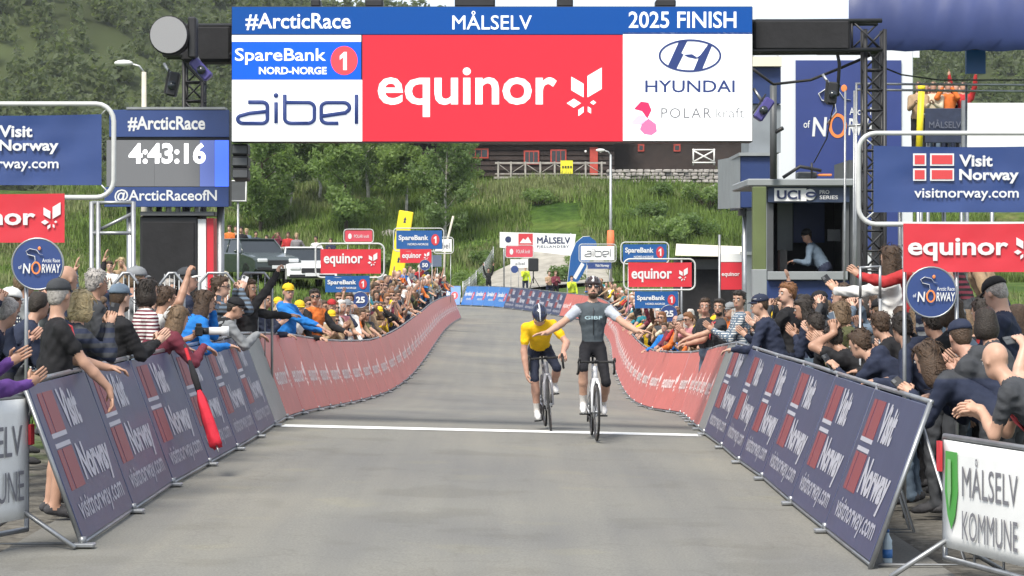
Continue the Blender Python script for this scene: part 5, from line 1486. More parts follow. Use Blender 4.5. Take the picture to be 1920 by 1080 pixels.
def sdf_mesh(prims, vox):
    lo = np.full(3, 9e9); hi = -lo
    bbs = []
    for p in prims:
        if p[0] == 'c':
            l = np.minimum(p[1] - p[3], p[2] - p[4]); h = np.maximum(p[1] + p[3], p[2] + p[4])
        else:
            ext = np.sqrt(((p[3] * p[2][None, :]) ** 2).sum(1)); l, h = p[1] - ext, p[1] + ext
        bbs.append((l, h)); lo = np.minimum(lo, l); hi = np.maximum(hi, h)
    lo = lo - 3 * vox; n = np.ceil((hi - lo) / vox).astype(int) + 4
    Fd = np.full(n, 1.0, np.float32); Hd = np.full(n, 1.0, np.float32); ID = np.zeros(n, np.int16)
    for p, (l, h) in zip(prims, bbs):
        pad = max(.035, p[6] * 1.3, 2 * vox)
        i0 = np.maximum(((l - pad - lo) / vox).astype(int), 0); i1 = np.minimum(((h + pad - lo) / vox).astype(int) + 2, n)
        sl = tuple(slice(a, b) for a, b in zip(i0, i1))
        g = np.stack(np.meshgrid(*[lo[a] + vox * np.arange(i0[a], i1[a]) for a in range(3)], indexing='ij'), -1)
        if p[0] == 'c':
            ab = p[2] - p[1]; L2 = max(ab @ ab, 1e-9)
            t = np.clip(((g - p[1]) @ ab) / L2, 0, 1)
            d = np.linalg.norm(g - p[1] - t[..., None] * ab, axis=-1) - (p[3] + (p[4] - p[3]) * t)
        else:
            q = (g - p[1]) @ p[3]
            k0 = np.linalg.norm(q / p[2], axis=-1); k1 = np.linalg.norm(q / p[2] ** 2, axis=-1)
            d = k0 * (k0 - 1) / np.maximum(k1, 1e-6)
        d = d.astype(np.float32)
        f = Fd[sl]; k = p[6]
        hh = np.clip(.5 + .5 * (f - d) / k, 0, 1)
        Fd[sl] = f * (1 - hh) + d * hh - k * hh * (1 - hh)
        mk = d < Hd[sl]
        Hd[sl] = np.where(mk, d, Hd[sl]); ID[sl] = np.where(mk, p[5], ID[sl])
    S = Fd < 0
    cnt = np.zeros(tuple(n - 1), np.int8)
    for i in (0, 1):
        for j in (0, 1):
            for q in (0, 1): cnt += S[i:n[0] - 1 + i, j:n[1] - 1 + j, q:n[2] - 1 + q]
    act = np.argwhere((cnt > 0) & (cnt < 8))
    idx = np.full(tuple(n - 1), -1, np.int32); idx[tuple(act.T)] = np.arange(len(act))
    acc = np.zeros((len(act), 3)); num = np.zeros(len(act))
    corner = [(i, j, q) for i in (0, 1) for j in (0, 1) for q in (0, 1)]
    vals = {c: Fd[act[:, 0] + c[0], act[:, 1] + c[1], act[:, 2] + c[2]] for c in corner}
    for a in corner:
        for ax in range(3):
            if a[ax]: continue
            b = list(a); b[ax] = 1; b = tuple(b)
            fa, fb = vals[a], vals[b]; mk = (fa < 0) != (fb < 0)
            t = np.where(mk, fa / np.where(mk, fa - fb, 1), 0)
            pt = np.tile(np.array(a, float), (len(act), 1)); pt[:, ax] += t
            acc[mk] += pt[mk]; num[mk] += 1
    loc = acc / num[:, None]
    V = lo + vox * (act + loc)
    near = np.minimum(np.rint(act + loc).astype(int), n - 1)
    vid = ID[tuple(near.T)]
    quads = []
    for ax in range(3):
        u, w = [(1, 2), (2, 0), (0, 1)][ax]
        s0 = [slice(1, -1)] * 3; s0[ax] = slice(0, n[ax] - 1); s1 = list(s0); s1[ax] = slice(1, n[ax])
        e = np.argwhere(S[tuple(s0)] != S[tuple(s1)])
        if not len(e): continue
        base = e.copy(); base[:, u] += 1; base[:, w] += 1
        ins = S[tuple(base.T)]
        def cell(du, dw):
            c = base.copy(); c[:, u] += du; c[:, w] += dw; return idx[tuple(c.T)]
        q = np.stack([cell(-1, -1), cell(0, -1), cell(0, 0), cell(-1, 0)], 1)
        q[~ins] = q[~ins][:, ::-1]
        quads.append(q)
    Q = np.concatenate(quads); Q = Q[(Q >= 0).all(1)]
    # one light smoothing pass
    for _ in range(2):
        s = np.zeros_like(V); c = np.zeros(len(V))
        for k in range(4):
            a, b = Q[:, k], Q[:, (k + 1) % 4]
            np.add.at(s, a, V[b]); np.add.at(c, a, 1)
        V = V * .55 + .45 * s / np.maximum(c, 1)[:, None]
    # cloth or skin: nearest shape at each face centre
    fc = V[Q].mean(1); best = np.full(len(fc), 9.0); fm = vid[Q[:, 0]].astype(int)
    if len(set(p[5] for p in prims)) > 1:
        for p, (l, h) in zip(prims, bbs):
            mk = ((fc > l - .03) & (fc < h + .03)).all(1)
            g = fc[mk]
            if not len(g): continue
            if p[0] == 'c':
                ab = p[2] - p[1]; t = np.clip(((g - p[1]) @ ab) / max(ab @ ab, 1e-9), 0, 1)
                d = np.linalg.norm(g - p[1] - t[:, None] * ab, axis=-1) - (p[3] + (p[4] - p[3]) * t)
            else:
                q = (g - p[1]) @ p[3]
                k0 = np.linalg.norm(q / p[2], axis=-1); d = k0 * (k0 - 1) / np.maximum(np.linalg.norm(q / p[2] ** 2, axis=-1), 1e-6)
            cur = best[mk]; up = d < cur; cur[up] = d[up]; best[mk] = cur
            f2 = fm[mk]; f2[up] = p[5]; fm[mk] = f2
    return V, Q, fm

def tube_q(path, rad, n=6):
    """quad-only tube with pinched ends"""
    path = np.asarray(path, float); rad = list(rad)
    d0 = path[1] - path[0]; d1 = path[-1] - path[-2]
    path = np.vstack([path[0] - d0 / (np.linalg.norm(d0) + 1e-9) * rad[0] * .5, path, path[-1] + d1 / (np.linalg.norm(d1) + 1e-9) * rad[-1] * .8])
    rad = [rad[0] * .25] + rad + [rad[-1] * .3]
    V = []
    for i, p in enumerate(path):
        t = path[min(i + 1, len(path) - 1)] - path[max(i - 1, 0)]; t = t / (np.linalg.norm(t) + 1e-9)
        u = np.cross([.3, .5, .81], t); u /= np.linalg.norm(u) + 1e-9; w = np.cross(t, u)
        for j in range(n):
            a = 2 * math.pi * j / n; V.append(p + rad[i] * (u * math.cos(a) + w * math.sin(a)))
    Q = [(i * n + j, i * n + (j + 1) % n, (i + 1) * n + (j + 1) % n, (i + 1) * n + j) for i in range(len(path) - 1) for j in range(n)]
    return np.array(V), np.array(Q)

def rotm(ax, a):
    return np.array(Matrix.Rotation(a, 3, ax))
def nrm(v): v = np.asarray(v, float); return v / (np.linalg.norm(v) + 1e-9)

def ik(S, T, a, b, pole):
    S, T = np.asarray(S, float), np.asarray(T, float)
    v = T - S; d = np.linalg.norm(v); v = v / (d + 1e-9); d = min(d, (a + b) * .995); d = max(d, abs(a - b) + .02)
    ca = (a * a + d * d - b * b) / (2 * a * d); ca = max(-1, min(1, ca)); sa = math.sqrt(1 - ca * ca)
    pole = np.asarray(pole, float); pole = nrm(pole - v * (pole @ v))
    E = S + v * a * ca + pole * a * sa
    return E, S + v * d

def cloth_pattern(col, col2, kind, scale):
    nm = 'pattern_%s_%d_%d_%d' % (kind, int(col[0] * 9999), int(col2[1] * 9999), int(scale))
    if nm in _mats: return _mats[nm]
    m = cloth(col).copy(); m.name = nm; n, l = m.node_tree.nodes, m.node_tree.links
    tc = n.new('ShaderNodeTexCoord'); w = n.new('ShaderNodeTexWave'); w.bands_direction = 'Z'; w.inputs['Scale'].default_value = scale; w.inputs['Distortion'].default_value = .6
    l.new(tc.outputs['Object'], w.inputs['Vector']); src = w.outputs['Fac']
    if kind == 'check':
        w2 = n.new('ShaderNodeTexWave'); w2.bands_direction = 'X'; w2.inputs['Scale'].default_value = scale; l.new(tc.outputs['Object'], w2.inputs['Vector'])
        mx = n.new('ShaderNodeMath'); mx.operation = 'MULTIPLY'; l.new(src, mx.inputs[0]); l.new(w2.outputs['Fac'], mx.inputs[1]); src = mx.outputs[0]
    if kind == 'block':
        sp = n.new('ShaderNodeSeparateXYZ'); l.new(tc.outputs['Object'], sp.inputs[0]); src = sp.outputs[2]
    rp = n.new('ShaderNodeMapRange'); a, b = (.45, .55) if kind != 'block' else (1.24, 1.26)
    rp.inputs['From Min'].default_value, rp.inputs['From Max'].default_value = a, b; l.new(src, rp.inputs['Value'])
    x = n.new('ShaderNodeMix'); x.data_type = 'RGBA'; x.inputs[6].default_value = (*col, 1); x.inputs[7].default_value = (*col2, 1); l.new(rp.outputs[0], x.inputs[0])
    l.new(x.outputs[2], n['Principled BSDF'].inputs['Base Color']); _mats[nm] = m
    return m

SKINS = [(.40, .235, .165), (.46, .275, .195), (.36, .205, .140), (.50, .310, .230), (.43, .245, .18)]
HAIRS = {'brown': (.055, .032, .018), 'dark': (.022, .016, .012), 'blond': (.42, .33, .18), 'grey': (.32, .30, .28), 'ginger': (.17, .075, .030), 'lightbrown': (.13, .085, .048), 'white': (.50, .48, .45)}
# material slots of a body: 0 skin 1 top 2 trousers 3 shoes 4 hair 5 sleeve 6 dark 7 white
def body_prims(J, o, lod):
    """J: joints; o: options. Returns the prims of a continuous figure."""
    pr = []; k = J['k']; bw = o.get('build', 1.0); jk = 1.16 if o.get('sleeve', 'long') == 'long' else 1.0
    Rt = J['R']            # torso frame: columns right, forward, up
    O = J['pelvis']
    W = lambda x, y, z: O + Rt @ (np.array((x, y, z)) * k)
    pr.append(elli(W(0, -.01, .0), np.array((.165 * bw, .125 * bw, .13)) * k, 2, .03, Rt))
    pr.append(elli(W(0, .0, .15), np.array((.152 * bw, .118 * bw * jk, .17)) * k, 1, .04, Rt))
    pr.append(elli(W(0, .0, .33), np.array((.175 * (.6 + .4 * bw), .118 * jk, .19)) * k, 1, .05, Rt))
    for s in (-1, 1):
        pr.append(caps(W(s * .04, -.01, .455), W(s * .165, 0, .435), .062 * k * jk, .062 * k * jk, 1, .05))
    if o.get('sleeve', 'long') == 'long' and lod < 2 and not o.get('nocollar'):
        for a in range(6):
            t0, t1 = a * math.pi / 3, (a + 1) * math.pi / 3
            pr.append(caps(W(.066 * math.cos(t0), -.008 + .066 * math.sin(t0), .492), W(.066 * math.cos(t1), -.008 + .066 * math.sin(t1), .492), .020 * k, .020 * k, 1, .012))
    if o.get('hem'):
        pr.append(elli(W(0, 0, .02), np.array((.175 * bw, .135 * bw, .10)) * k, 1, .03, Rt))
    if o.get('hood'):
        pr.append(elli(W(0, -.10, .47), np.array((.12, .07, .08)) * k, 1, .03, Rt))
    # neck and head
    Hc, HR = J['head'], J['HR']
    HW = lambda x, y, z: Hc + HR @ (np.array((x, y, z)) * k)
    pr.append(caps(W(0, -.01, .44), HW(0, -.03, -.07), .056 * k, .052 * k, 0, .03))
    pr.append(elli(HW(0, -.008, .025), np.array((.076, .098, .095)) * k, 0, .02, HR))
    pr.append(elli(HW(0, .028, -.055), np.array((.055, .062, .066)) * k, 0, .03, HR))
    if lod < 2:
        pr.append(caps(HW(0, .088, .005), HW(0, .108, -.028), .010 * k, .014 * k, 0, .012))
        pr.append(elli(HW(0, .080, -.068), np.array((.024, .016, .012)) * k, 0, .01, HR))
        pr.append(elli(HW(0, .072, .028), np.array((.055, .022, .014)) * k, 0, .014, HR))
        for s in (-1, 1):
            pr.append(elli(HW(s * .078, -.012, -.01), np.array((.012, .020, .032)) * k, 0, .008, HR))
    hs = o.get('hairstyle', 'short')
    if o.get('beard'):
        pr.append(elli(HW(0, .034, -.088), np.array((.0555, .060, .038)) * k, 4, .008, HR))
        pr.append(elli(HW(0, .084, -.053), np.array((.026, .013, .007)) * k, 4, .006, HR))
    if lod == 2 and hs != 'bald':
        pr.append(elli(HW(0, -.022, .042), np.array((.084, .098, .092)) * k, 4, .006, HR))
        if hs == 'long': pr.append(elli(HW(0, -.065, -.06), np.array((.08, .055, .14)) * k, 4, .02, HR))
    # legs
    for s in ('L', 'R'):
        hp, kn, an, tq = J['hip' + s], J['knee' + s], J['ankle' + s], J['toe' + s]
        lm = 2 if not o.get('shorts') else 0
        mid = hp * .45 + kn * .55
        pr.append(caps(hp, mid, .088 * k * bw, .074 * k * bw, 2, .035))
        pr.append(caps(mid, kn, (.072 if lm == 2 else .062) * k, .056 * k, 2 if (lm == 2 or o.get('shorts') == 'knee') else lm, .02))
        cm = kn * .62 + an * .38
        pr.append(caps(kn, cm, .054 * k, .055 * k, lm, .02))
        if o.get('sock') is not None: 
            an2 = cm * .45 + an * .55
            pr.append(caps(cm, an2, .052 * k, .043 * k, lm, .015)); pr.append(caps(an2, an, .043 * k, .039 * k, 7, .012))
        else: pr.append(caps(cm, an, .054 * k, .040 * k if lm != 2 else .052 * k, lm, .015))
        heel = an + (an - tq) * .25
        pr.append(caps(heel + np.array((0, 0, -.025 * k)), an * .35 + tq * .65, .038 * k, .040 * k, 3, .02))
        pr.append(caps(an * .35 + tq * .65, tq, .040 * k, .030 * k, 3, .02))
    # arms
    sl = o.get('sleeve', 'long')
    for s in ('L', 'R'):
        sh, el, wr = J['sh' + s], J['el' + s], J['wr' + s]
        g = 1.36 if sl == 'long' else 1.0
        mu = 5 if sl != 'none' else 0
        if sl == 'short':
            md = sh * .45 + el * .55
            pr.append(caps(sh, md, .062 * k, .060 * k, 5, .035)); pr.append(caps(md, el, .044 * k, .040 * k, 0, .012))
        else: pr.append(caps(sh, el, .058 * k * (1 + (g - 1) * .6), .044 * k * g, mu, .035))
        fo = 5 if sl == 'long' else 0
        md = el * .62 + wr * .38
        pr.append(caps(el, md, .043 * k * g, .043 * k * g, fo, .018)); pr.append(caps(md, wr, .043 * k * g, .031 * k * g, fo, .015))
        pr.append(caps(wr, wr + J['hd' + s] * .03 * k, .028 * k, .026 * k, 0, .01))
        w, nn = J['hd' + s], J['hn' + s]; ac = np.cross(w, nn)
        Rh = np.stack([ac, nn, w], 1)
        pr.append(elli(wr + w * .058 * k, np.array((.043, .021, .056)) * k, 0, .015, Rh))
        if lod == 2: pr.append(caps(wr + w * .09 * k, wr + w * .15 * k + nn * .02 * k, .026 * k, .016 * k, 0, .015))
    return pr

def fingers(J, curl, lod):
    Vs, Qs = [], []; k = J['k']; off = 0
    for s in ('L', 'R'):
        w, nn = J['hd' + s], J['hn' + s]; ac = np.cross(w, nn); wr = J['wr' + s]
        sg = J['thumb' + s]
        c = curl.get(s, .5)
        for i, (u, L) in enumerate([(-.030, .070), (-.010, .080), (.010, .076), (.029, .060)]):
            b = wr + (w * .098 + ac * u * (-sg)) * k
            d1 = nrm(w * math.cos(c * .7) + nn * math.sin(c * .7) - ac * sg * u * 2); d2 = nrm(w * math.cos(c * 1.6) + nn * math.sin(c * 1.6)); d3 = nrm(w * math.cos(c * 2.3) + nn * math.sin(c * 2.3))
            p1 = b + d1 * L * .48 * k; p2 = p1 + d2 * L * .32 * k; p3 = p2 + d3 * L * .26 * k
            V, Q = tube_q([b - w * .02 * k, p1, p2, p3], [.0105 * k, .0095 * k, .0088 * k, .0075 * k], 6 if lod == 0 else 4)
            Vs.append(V); Qs.append(Q + off); off += len(V)
        b = wr + (w * .030 + ac * .030 * sg) * k
        p1 = b + nrm(w * .75 + ac * sg * .7 + nn * .35) * .042 * k; p2 = p1 + nrm(w * .9 + ac * sg * .15 + nn * .5) * .034 * k
        V, Q = tube_q([b - ac * sg * .012 * k, p1, p2], [.0135 * k, .0115 * k, .0095 * k], 6 if lod == 0 else 4)
        Vs.append(V); Qs.append(Q + off); off += len(V)
    return np.concatenate(Vs), np.concatenate(Qs)

ARM = {  # wrist targets in standing local coordinates for the right arm (x to the right, y forward), palm normal, finger direction, curl
    'down': ((.27, .06, .83), (-1, 0, 0), None, .5), 'clap': ((.045, .36, 1.24), (-1, 0, 0), (-.1, .75, .65), .08), 'clapopen': ((.13, .38, 1.26), (-1, 0, .2), (0, .75, .65), .1),
    'phone': ((.055, .40, 1.44), (-.5, .3, 0), (0, .25, 1), 1.0), 'rail': ((.24, .44, 1.10), (0, 0, -1), (0, 1, -.1), .5), 'raise': ((.30, .22, 1.93), (-.2, .9, 0), (.1, .15, 1), .25),
    'fist': ((.20, .38, 1.88), (0, .9, -.2), (0, .3, 1), 1.25), 'reach': ((.16, .62, 1.16), (0, -.2, -1), (0, .9, -.35), .35), 'hang': ((.20, .50, .80), (0, -1, 0), (0, .25, -1), .4),
    'chin': ((.07, .24, 1.42), (-.6, -.7, 0), (-.2, .2, 1), .7), 'photo': ((.10, .26, 1.60), (-.7, .2, .2), (-.2, .4, .9), 1.0), 'hip': ((.24, .10, 1.02), (-1, 0, 0), None, .6)}

def stand_joints(h, lean, hyaw, hpitch, armL, armR, twist=0.0, hroll=0.0):
    k = h / 1.755; J = {'k': k}
    Rz = rotm('Z', twist)
    J['pelvis'] = np.array((0, -.04 * math.sin(lean) * 2, .965)) * k
    J['R'] = Rz @ rotm('X', -lean)
    W = lambda x, y, z: J['pelvis'] + J['R'] @ (np.array((x, y, z)) * k)
    nb = W(0, -.01, .49)
    J['HR'] = Rz @ rotm('Z', hyaw) @ rotm('X', -hpitch - lean * .35) @ rotm('Y', hroll)
    J['head'] = nb + J['R'] @ np.array((0, .0, .075)) * k + J['HR'] @ (np.array((0, .03, .115)) * k)
    J['nb'] = nb
    for s, sg in (('L', -1), ('R', 1)):
        J['hip' + s] = np.array((sg * .092, -.03, .92)) * k; J['ankle' + s] = np.array((sg * .11, -.02, .085)) * k; J['toe' + s] = np.array((sg * .14, .155, .030)) * k
        J['knee' + s] = np.array((sg * .105, .035, .49)) * k
        J['sh' + s] = W(sg * .178, 0, .430)
        a = armL if s == 'L' else armR
        if isinstance(a, str): a = ARM[a]
        T, nn, w, c = a
        m = lambda v: np.array((v[0] * sg, v[1], v[2]), float)
        E, wr = ik(J['sh' + s], m(T) * k, .295 * k, .262 * k, m((.55, -.35, -1)))
        J['el' + s], J['wr' + s] = E, wr
        ww = nrm(m(w)) if w is not None else nrm(wr - E)
        n_ = m(nn); n_ = nrm(n_ - ww * (n_ @ ww)); J['hd' + s], J['hn' + s] = ww, n_
        ac = np.cross(ww, n_); inner = np.array((-sg * 1.0, .3, .9)); J['thumb' + s] = 1 if ac @ inner > 0 else -1
    return J, {'L': (ARM[armL] if isinstance(armL, str) else armL)[3], 'R': (ARM[armR] if isinstance(armR, str) else armR)[3]}

def hair_child(J, o, parent, M):
    k = J['k']; Hc, HR = J['head'], J['HR']; hs = o.get('hairstyle', 'short')
    HW = lambda x, y, z: Hc + HR @ (np.array((x, y, z)) * k)
    r = random.Random(int(abs(Hc[0] * 1e4)) + int(o.get('seed', 0)))
    pr = [elli(HW(0, -.026, .045), np.array((.084, .094, .088)) * k, 0, .01, HR), elli(HW(0, .035 if not o.get('undercap') else 0, .092 if not o.get('undercap') else .05), np.array((.066, .055, .035)) * k, 0, .02, HR),
          elli(HW(0, -.062, -.015), np.array((.070, .048, .070)) * k, 0, .02, HR)]
    for s in (-1, 1): pr.append(elli(HW(s * .068, -.02, .02), np.array((.016, .045, .05)) * k, 0, .01, HR))
    for _ in range(0 if o.get('undercap') else 9):
        a = r.uniform(0, 6.28); e = r.uniform(.2, 1.2)
        pr.append(elli(HW(.07 * math.cos(a) * math.cos(e), -.02 + .085 * math.sin(a) * math.cos(e), .05 + .08 * math.sin(e)), np.array((.024, .026, .018)) * k, 0, .012, HR))
    if hs == 'long':
        pr += [elli(HW(0, -.06, -.08), np.array((.088, .060, .14)) * k, 0, .03, HR), elli(HW(.06, -.02, -.10), np.array((.036, .05, .13)) * k, 0, .02, HR), elli(HW(-.06, -.02, -.10), np.array((.036, .05, .13)) * k, 0, .02, HR), elli(HW(0, -.075, -.20), np.array((.075, .05, .11)) * k, 0, .03, HR)]
    if hs == 'bob':
        pr += [elli(HW(0, -.05, -.05), np.array((.095, .07, .10)) * k, 0, .03, HR), elli(HW(.065, -.005, -.05), np.array((.034, .055, .085)) * k, 0, .02, HR), elli(HW(-.065, -.005, -.05), np.array((.034, .055, .085)) * k, 0, .02, HR)]
    V, Q, fm = sdf_mesh(pr, .014 if o.get('strands', 1) else .020)
    if o.get('strands', 1):             # locks combed over the shell
        g = np.random.default_rng(r.randint(0, 99999)); Vs, Qs, off = [V], [Q], len(V)
        pick = g.choice(len(V), 100 if hs == 'short' else 150)
        cen = np.array(HW(0, -.02, .03)); upv = HR @ np.array((0, 0, 1.0)); bk = HR @ np.array((0, -1.0, 0))
        for i in pick:
            p = V[i]; nn_ = nrm(p - cen); fl = nrm(-upv * (1.0 if hs != 'short' else .55) + bk * .6 + g.normal(size=3) * .45); fl = nrm(fl - nn_ * (fl @ nn_))
            L = (.035 if hs == 'short' else .075) * k * g.uniform(.6, 1.3)
            a = p - nn_ * .003; b_ = p + fl * L * .5 + nn_ * .007 * k; c_ = p + fl * L + nn_ * (.004 if hs == 'short' else -.002) * k
            v3, q3 = tube_q([a, b_, c_], [.0042 * k, .0045 * k, .002 * k], 3); Vs.append(v3); Qs.append(q3 + off); off += len(v3)
        V, Q = np.concatenate(Vs), np.concatenate(Qs)
    ob = link(bpy.data.objects.new('hair', np_mesh('hair', V, Q, [hair_mat(o['haircol'])])), parent)
    return ob

def cap_child(J, o, parent, col, kind='cap', name=None):
    k = J['k']; Hc, HR = J['head'], J['HR']; b = MB(); m3 = Matrix(HR.tolist()).to_4x4()
    M = Matrix.Translation(Vector(Hc)) @ m3 @ Matrix.Diagonal((k, k, k, 1))
    prof = [(1.0, -.02), (1.0, .2), (.93, .45), (.78, .70), (.5, .90), (.2, .985), (.02, 1.0)]
    Ms = M @ Matrix.Translation((0, -.014, .048)) @ Matrix.Diagonal((.086, .106, .088, 1))
    b.lathe(prof, 18, 0, Ms)
    if kind == 'cap':
        back = -1 if o.get('capback') else 1
        pts = []; n = 9
        for j, (ry, dz) in enumerate([(.0, 0), (.035, .004), (.068, -.006)]):
            for i in range(n):
                a = math.radians(20 + 140 * i / (n - 1)); rx = .083 - .004 * j
                pts.append(M @ Vector((rx * math.cos(a), back * (.082 * math.sin(a) + ry * math.sin(a)) - .012, .050 + dz - .018 * (1 - math.sin(a)))))
        top = len(pts); pts += [p - (m3 @ Vector((0, 0, .006 * k))) for p in pts]
        fs = []
        for j in range(2):
            for i in range(n - 1):
                a = j * n + i
                q = (a, a + 1, a + n + 1, a + n); fs += [q[::-1] if back > 0 else q]; q2 = tuple(x + top for x in q); fs += [q2 if back > 0 else q2[::-1]]
        for i in range(n - 1): fs.append((2 * n + i, 2 * n + i + 1, top + 2 * n + i + 1, top + 2 * n + i))
        b.add(pts, fs, 1, True)
        b.ball(M @ Vector((0, -.014, .137)), .008 * k, 6)
    return b.build(name or ('cap' if kind == 'cap' else 'beanie'), [cloth(col), cloth(o.get('brimcol', col))], parent)

def glasses_child(J, o, parent, up=False):
    k = J['k']; b = MB(); m3 = Matrix(J['HR'].tolist()).to_4x4(); M = Matrix.Translation(Vector(J['head'])) @ m3 @ Matrix.Diagonal((k, k, k, 1))
    z = .008 if not up else .075; y = .093 if not up else .078
    for s in (-1, 1):
        b.ball(M @ Vector((s * .034, y - .004, z)), (.030 * k, .010 * k, .019 * k), 10, 0, m3.to_3x3())
        b.tube([M @ Vector((s * .062, y - .012, z + .006)), M @ Vector((s * .080, -.02, z + .004))], .004 * k, 4, 1)
    b.tube([M @ Vector((-.012, y, z + .005)), M @ Vector((.012, y, z + .005))], .004 * k, 4, 1)
    return b.build('sunglasses', [mat('lens_black', (.01, .01, .012), .08, spec=.8), M_PW if o.get('whiteframe') else M_BLACK], parent)

def lanyard_child(J, parent, col):
    k = J['k']; W = lambda x, y, z: J['pelvis'] + J['R'] @ (np.array((x, y, z)) * k); b = MB()
    b.tube([W(-.075, -.02, .50), W(-.06, .09, .46), W(-.02, .145, .30), W(0, .150, .22), W(.02, .145, .30), W(.06, .09, .46), W(.075, -.02, .50)], .011 * k, 5)
    return b.build('lanyard', mat('lanyard_%d' % int(col[0] * 999), col, .6), parent)

def build_person(o, J, curl, lod, vox):
    V, Q, fm = sdf_mesh(body_prims(J, o, lod), vox)
    amp = o.get('folds', .0075)
    if lod < 2 and amp:                 # folds: ripple the cloth along its normals
        fn = np.cross(V[Q[:, 2]] - V[Q[:, 0]], V[Q[:, 3]] - V[Q[:, 1]]); N = np.zeros_like(V); cl = np.zeros(len(V))
        isc = np.isin(fm, (1, 2, 5)).astype(float)
        for c4 in range(4): np.add.at(N, Q[:, c4], fn); np.add.at(cl, Q[:, c4], isc * .25)
        N /= np.linalg.norm(N, axis=1)[:, None] + 1e-9
        r = np.random.default_rng(o.get('seed', 1)); h = np.zeros(len(V))
        for q in range(7):
            kd_ = r.normal(size=3) * np.array((1, 1, 1.5)); kd_ *= r.uniform(18, 52) / np.linalg.norm(kd_)
            ph = V @ kd_ + 1.3 * np.sin(V @ (r.normal(size=3) * 9)) + r.uniform(0, 6)
            h += (1 - 2 * np.abs(np.sin(ph))) * r.uniform(.4, 1)
        V = V + N * (h * amp * .42 * np.clip(cl, 0, 1))[:, None]
    if lod < 2:
        V2, Q2 = fingers(J, curl, lod)
        Q = np.concatenate([Q, Q2 + len(V)]); fm = np.concatenate([fm, np.zeros(len(Q2), int)]); V = np.concatenate([V, V2])
        # eyes, brows, mouth
        k = J['k']; Hc, HR = J['head'], J['HR']; HW = lambda x, y, z: Hc + HR @ (np.array((x, y, z)) * k)
        for path, r, m in [([HW(-.036, .083, .006), HW(-.026, .086, .006)], [.0105 * k] * 2, 7), ([HW(.026, .086, .006), HW(.036, .083, .006)], [.0105 * k] * 2, 7),
                           ([HW(-.031, .089, .005), HW(-.030, .0935, .005)], [.006 * k] * 2, 6), ([HW(.031, .089, .005), HW(.030, .0935, .005)], [.006 * k] * 2, 6),
                           ([HW(-.050, .080, .028), HW(-.032, .092, .032), HW(-.016, .095, .029)], [.004 * k, .006 * k, .005 * k], 4), ([HW(.050, .080, .028), HW(.032, .092, .032), HW(.016, .095, .029)], [.004 * k, .006 * k, .005 * k], 4),
                           ([HW(-.022, .086, -.070), HW(0, .095, -.068), HW(.022, .086, -.070)], [.004 * k, .0065 * k, .004 * k], 8)]:
            V3, Q3 = tube_q(path, r, 5)
            Q = np.concatenate([Q, Q3 + len(V)]); fm = np.concatenate([fm, np.full(len(Q3), m)]); V = np.concatenate([V, V3])
    tm = cloth_pattern(o['top'], *o['pattern']) if o.get('pattern') else cloth(o['top'])
    mats = [skin_mat(o['skin']), tm, cloth(o['trousers']), cloth(o.get('shoes', (.05, .05, .055))), hair_mat(o['haircol']), (cloth(o['sleevecol']) if 'sleevecol' in o else tm), mat('eye_dark', (.02, .016, .014), .2), mat('eye_white', (.60, .58, .55), .3), mat('lips', (.30, .10, .085), .5)]
    return np_mesh('person', V, Q, mats, fm)

PEOPLE = []
def person(loc, yaw, o, lab, grp, lod=0, vox=None):
    """o: options dict. loc = ground point below the head unless o['foot'] is set; yaw 0 faces +Y"""
    J, curl = stand_joints(o.get('h', 1.75), o.get('lean', 0), o.get('hyaw', 0), o.get('hpitch', 0), o.get('armL', 'down'), o.get('armR', 'down'), o.get('twist', 0), o.get('hroll', 0))
    me = build_person(o, J, curl, lod, vox or (.0165 if lod == 0 else .026 if lod == 1 else .032))
    ob = link(bpy.data.objects.new('person', me))
    R = Matrix.Rotation(yaw, 3, 'Z')
    hd = R @ Vector((J['head'][0], J['head'][1], 0))
    p = Vector(loc) - (hd if not o.get('foot') else Vector())
    ob.location = p; ob.rotation_euler = (0, 0, yaw)
    if lod < 2:
        if o.get('cap') is not None: cap_child(J, o, ob, o['cap'], o.get('capkind', 'cap'))
        if o.get('hairstyle', 'short') != 'bald' and o.get('cap') is None: hair_child(J, o, ob, None)
        elif o.get('hairstyle', 'short') != 'bald': hair_child(dict(J, k=J['k'] * .955), dict(o, strands=0, undercap=1), ob, None)
        if o.get('glasses'): glasses_child(J, o, ob, o['glasses'] == 'up')
        if o.get('lanyard'): lanyard_child(J, ob, o['lanyard'])
    tag(ob, lab, 'person', grp)
    PEOPLE.append((ob, J, p, yaw))
    return ob, J, Matrix.Translation(p) @ R.to_4x4()

def phone(T, J, hand, lab, col=(.012, .012, .014), wide=False):
    """a phone held in a hand, upright in the palm"""
    w, nn, wr = J['hd' + hand], J['hn' + hand], J['wr' + hand]; k = J['k']
    c = T @ Vector(wr + (w * .105 + nn * .030) * k)
    R3 = T.to_3x3(); up = (R3 @ Vector(w)).normalized(); nv = (R3 @ Vector(nn)); nv = (nv - up * nv.dot(up)).normalized(); rt = up.cross(nv)
    if wide: up, rt = rt, up
    M = Matrix(((rt.x, nv.x, up.x, c.x), (rt.y, nv.y, up.y, c.y), (rt.z, nv.z, up.z, c.z), (0, 0, 0, 1)))
    root = empty('mobile_phone', matrix=M)
    MB().box((0, 0, .02), (.075, .010, .155), bev=.004).build('body', mat('phone_%d' % int(col[0] * 999), col, .3), root)
    MB().box((0, .0058, .02), (.068, .002, .145)).build('screen', mat('phone_screen', (.10, .13, .17), .1, emit=.15, spec=.6), root)
    b = MB(); b.box((.018, -.007, .075), (.03, .005, .034), bev=.002); b.build('camera_bump', M_DGREY, root)
    tag(root, lab, 'phone', 'phones held up by spectators')
    return root
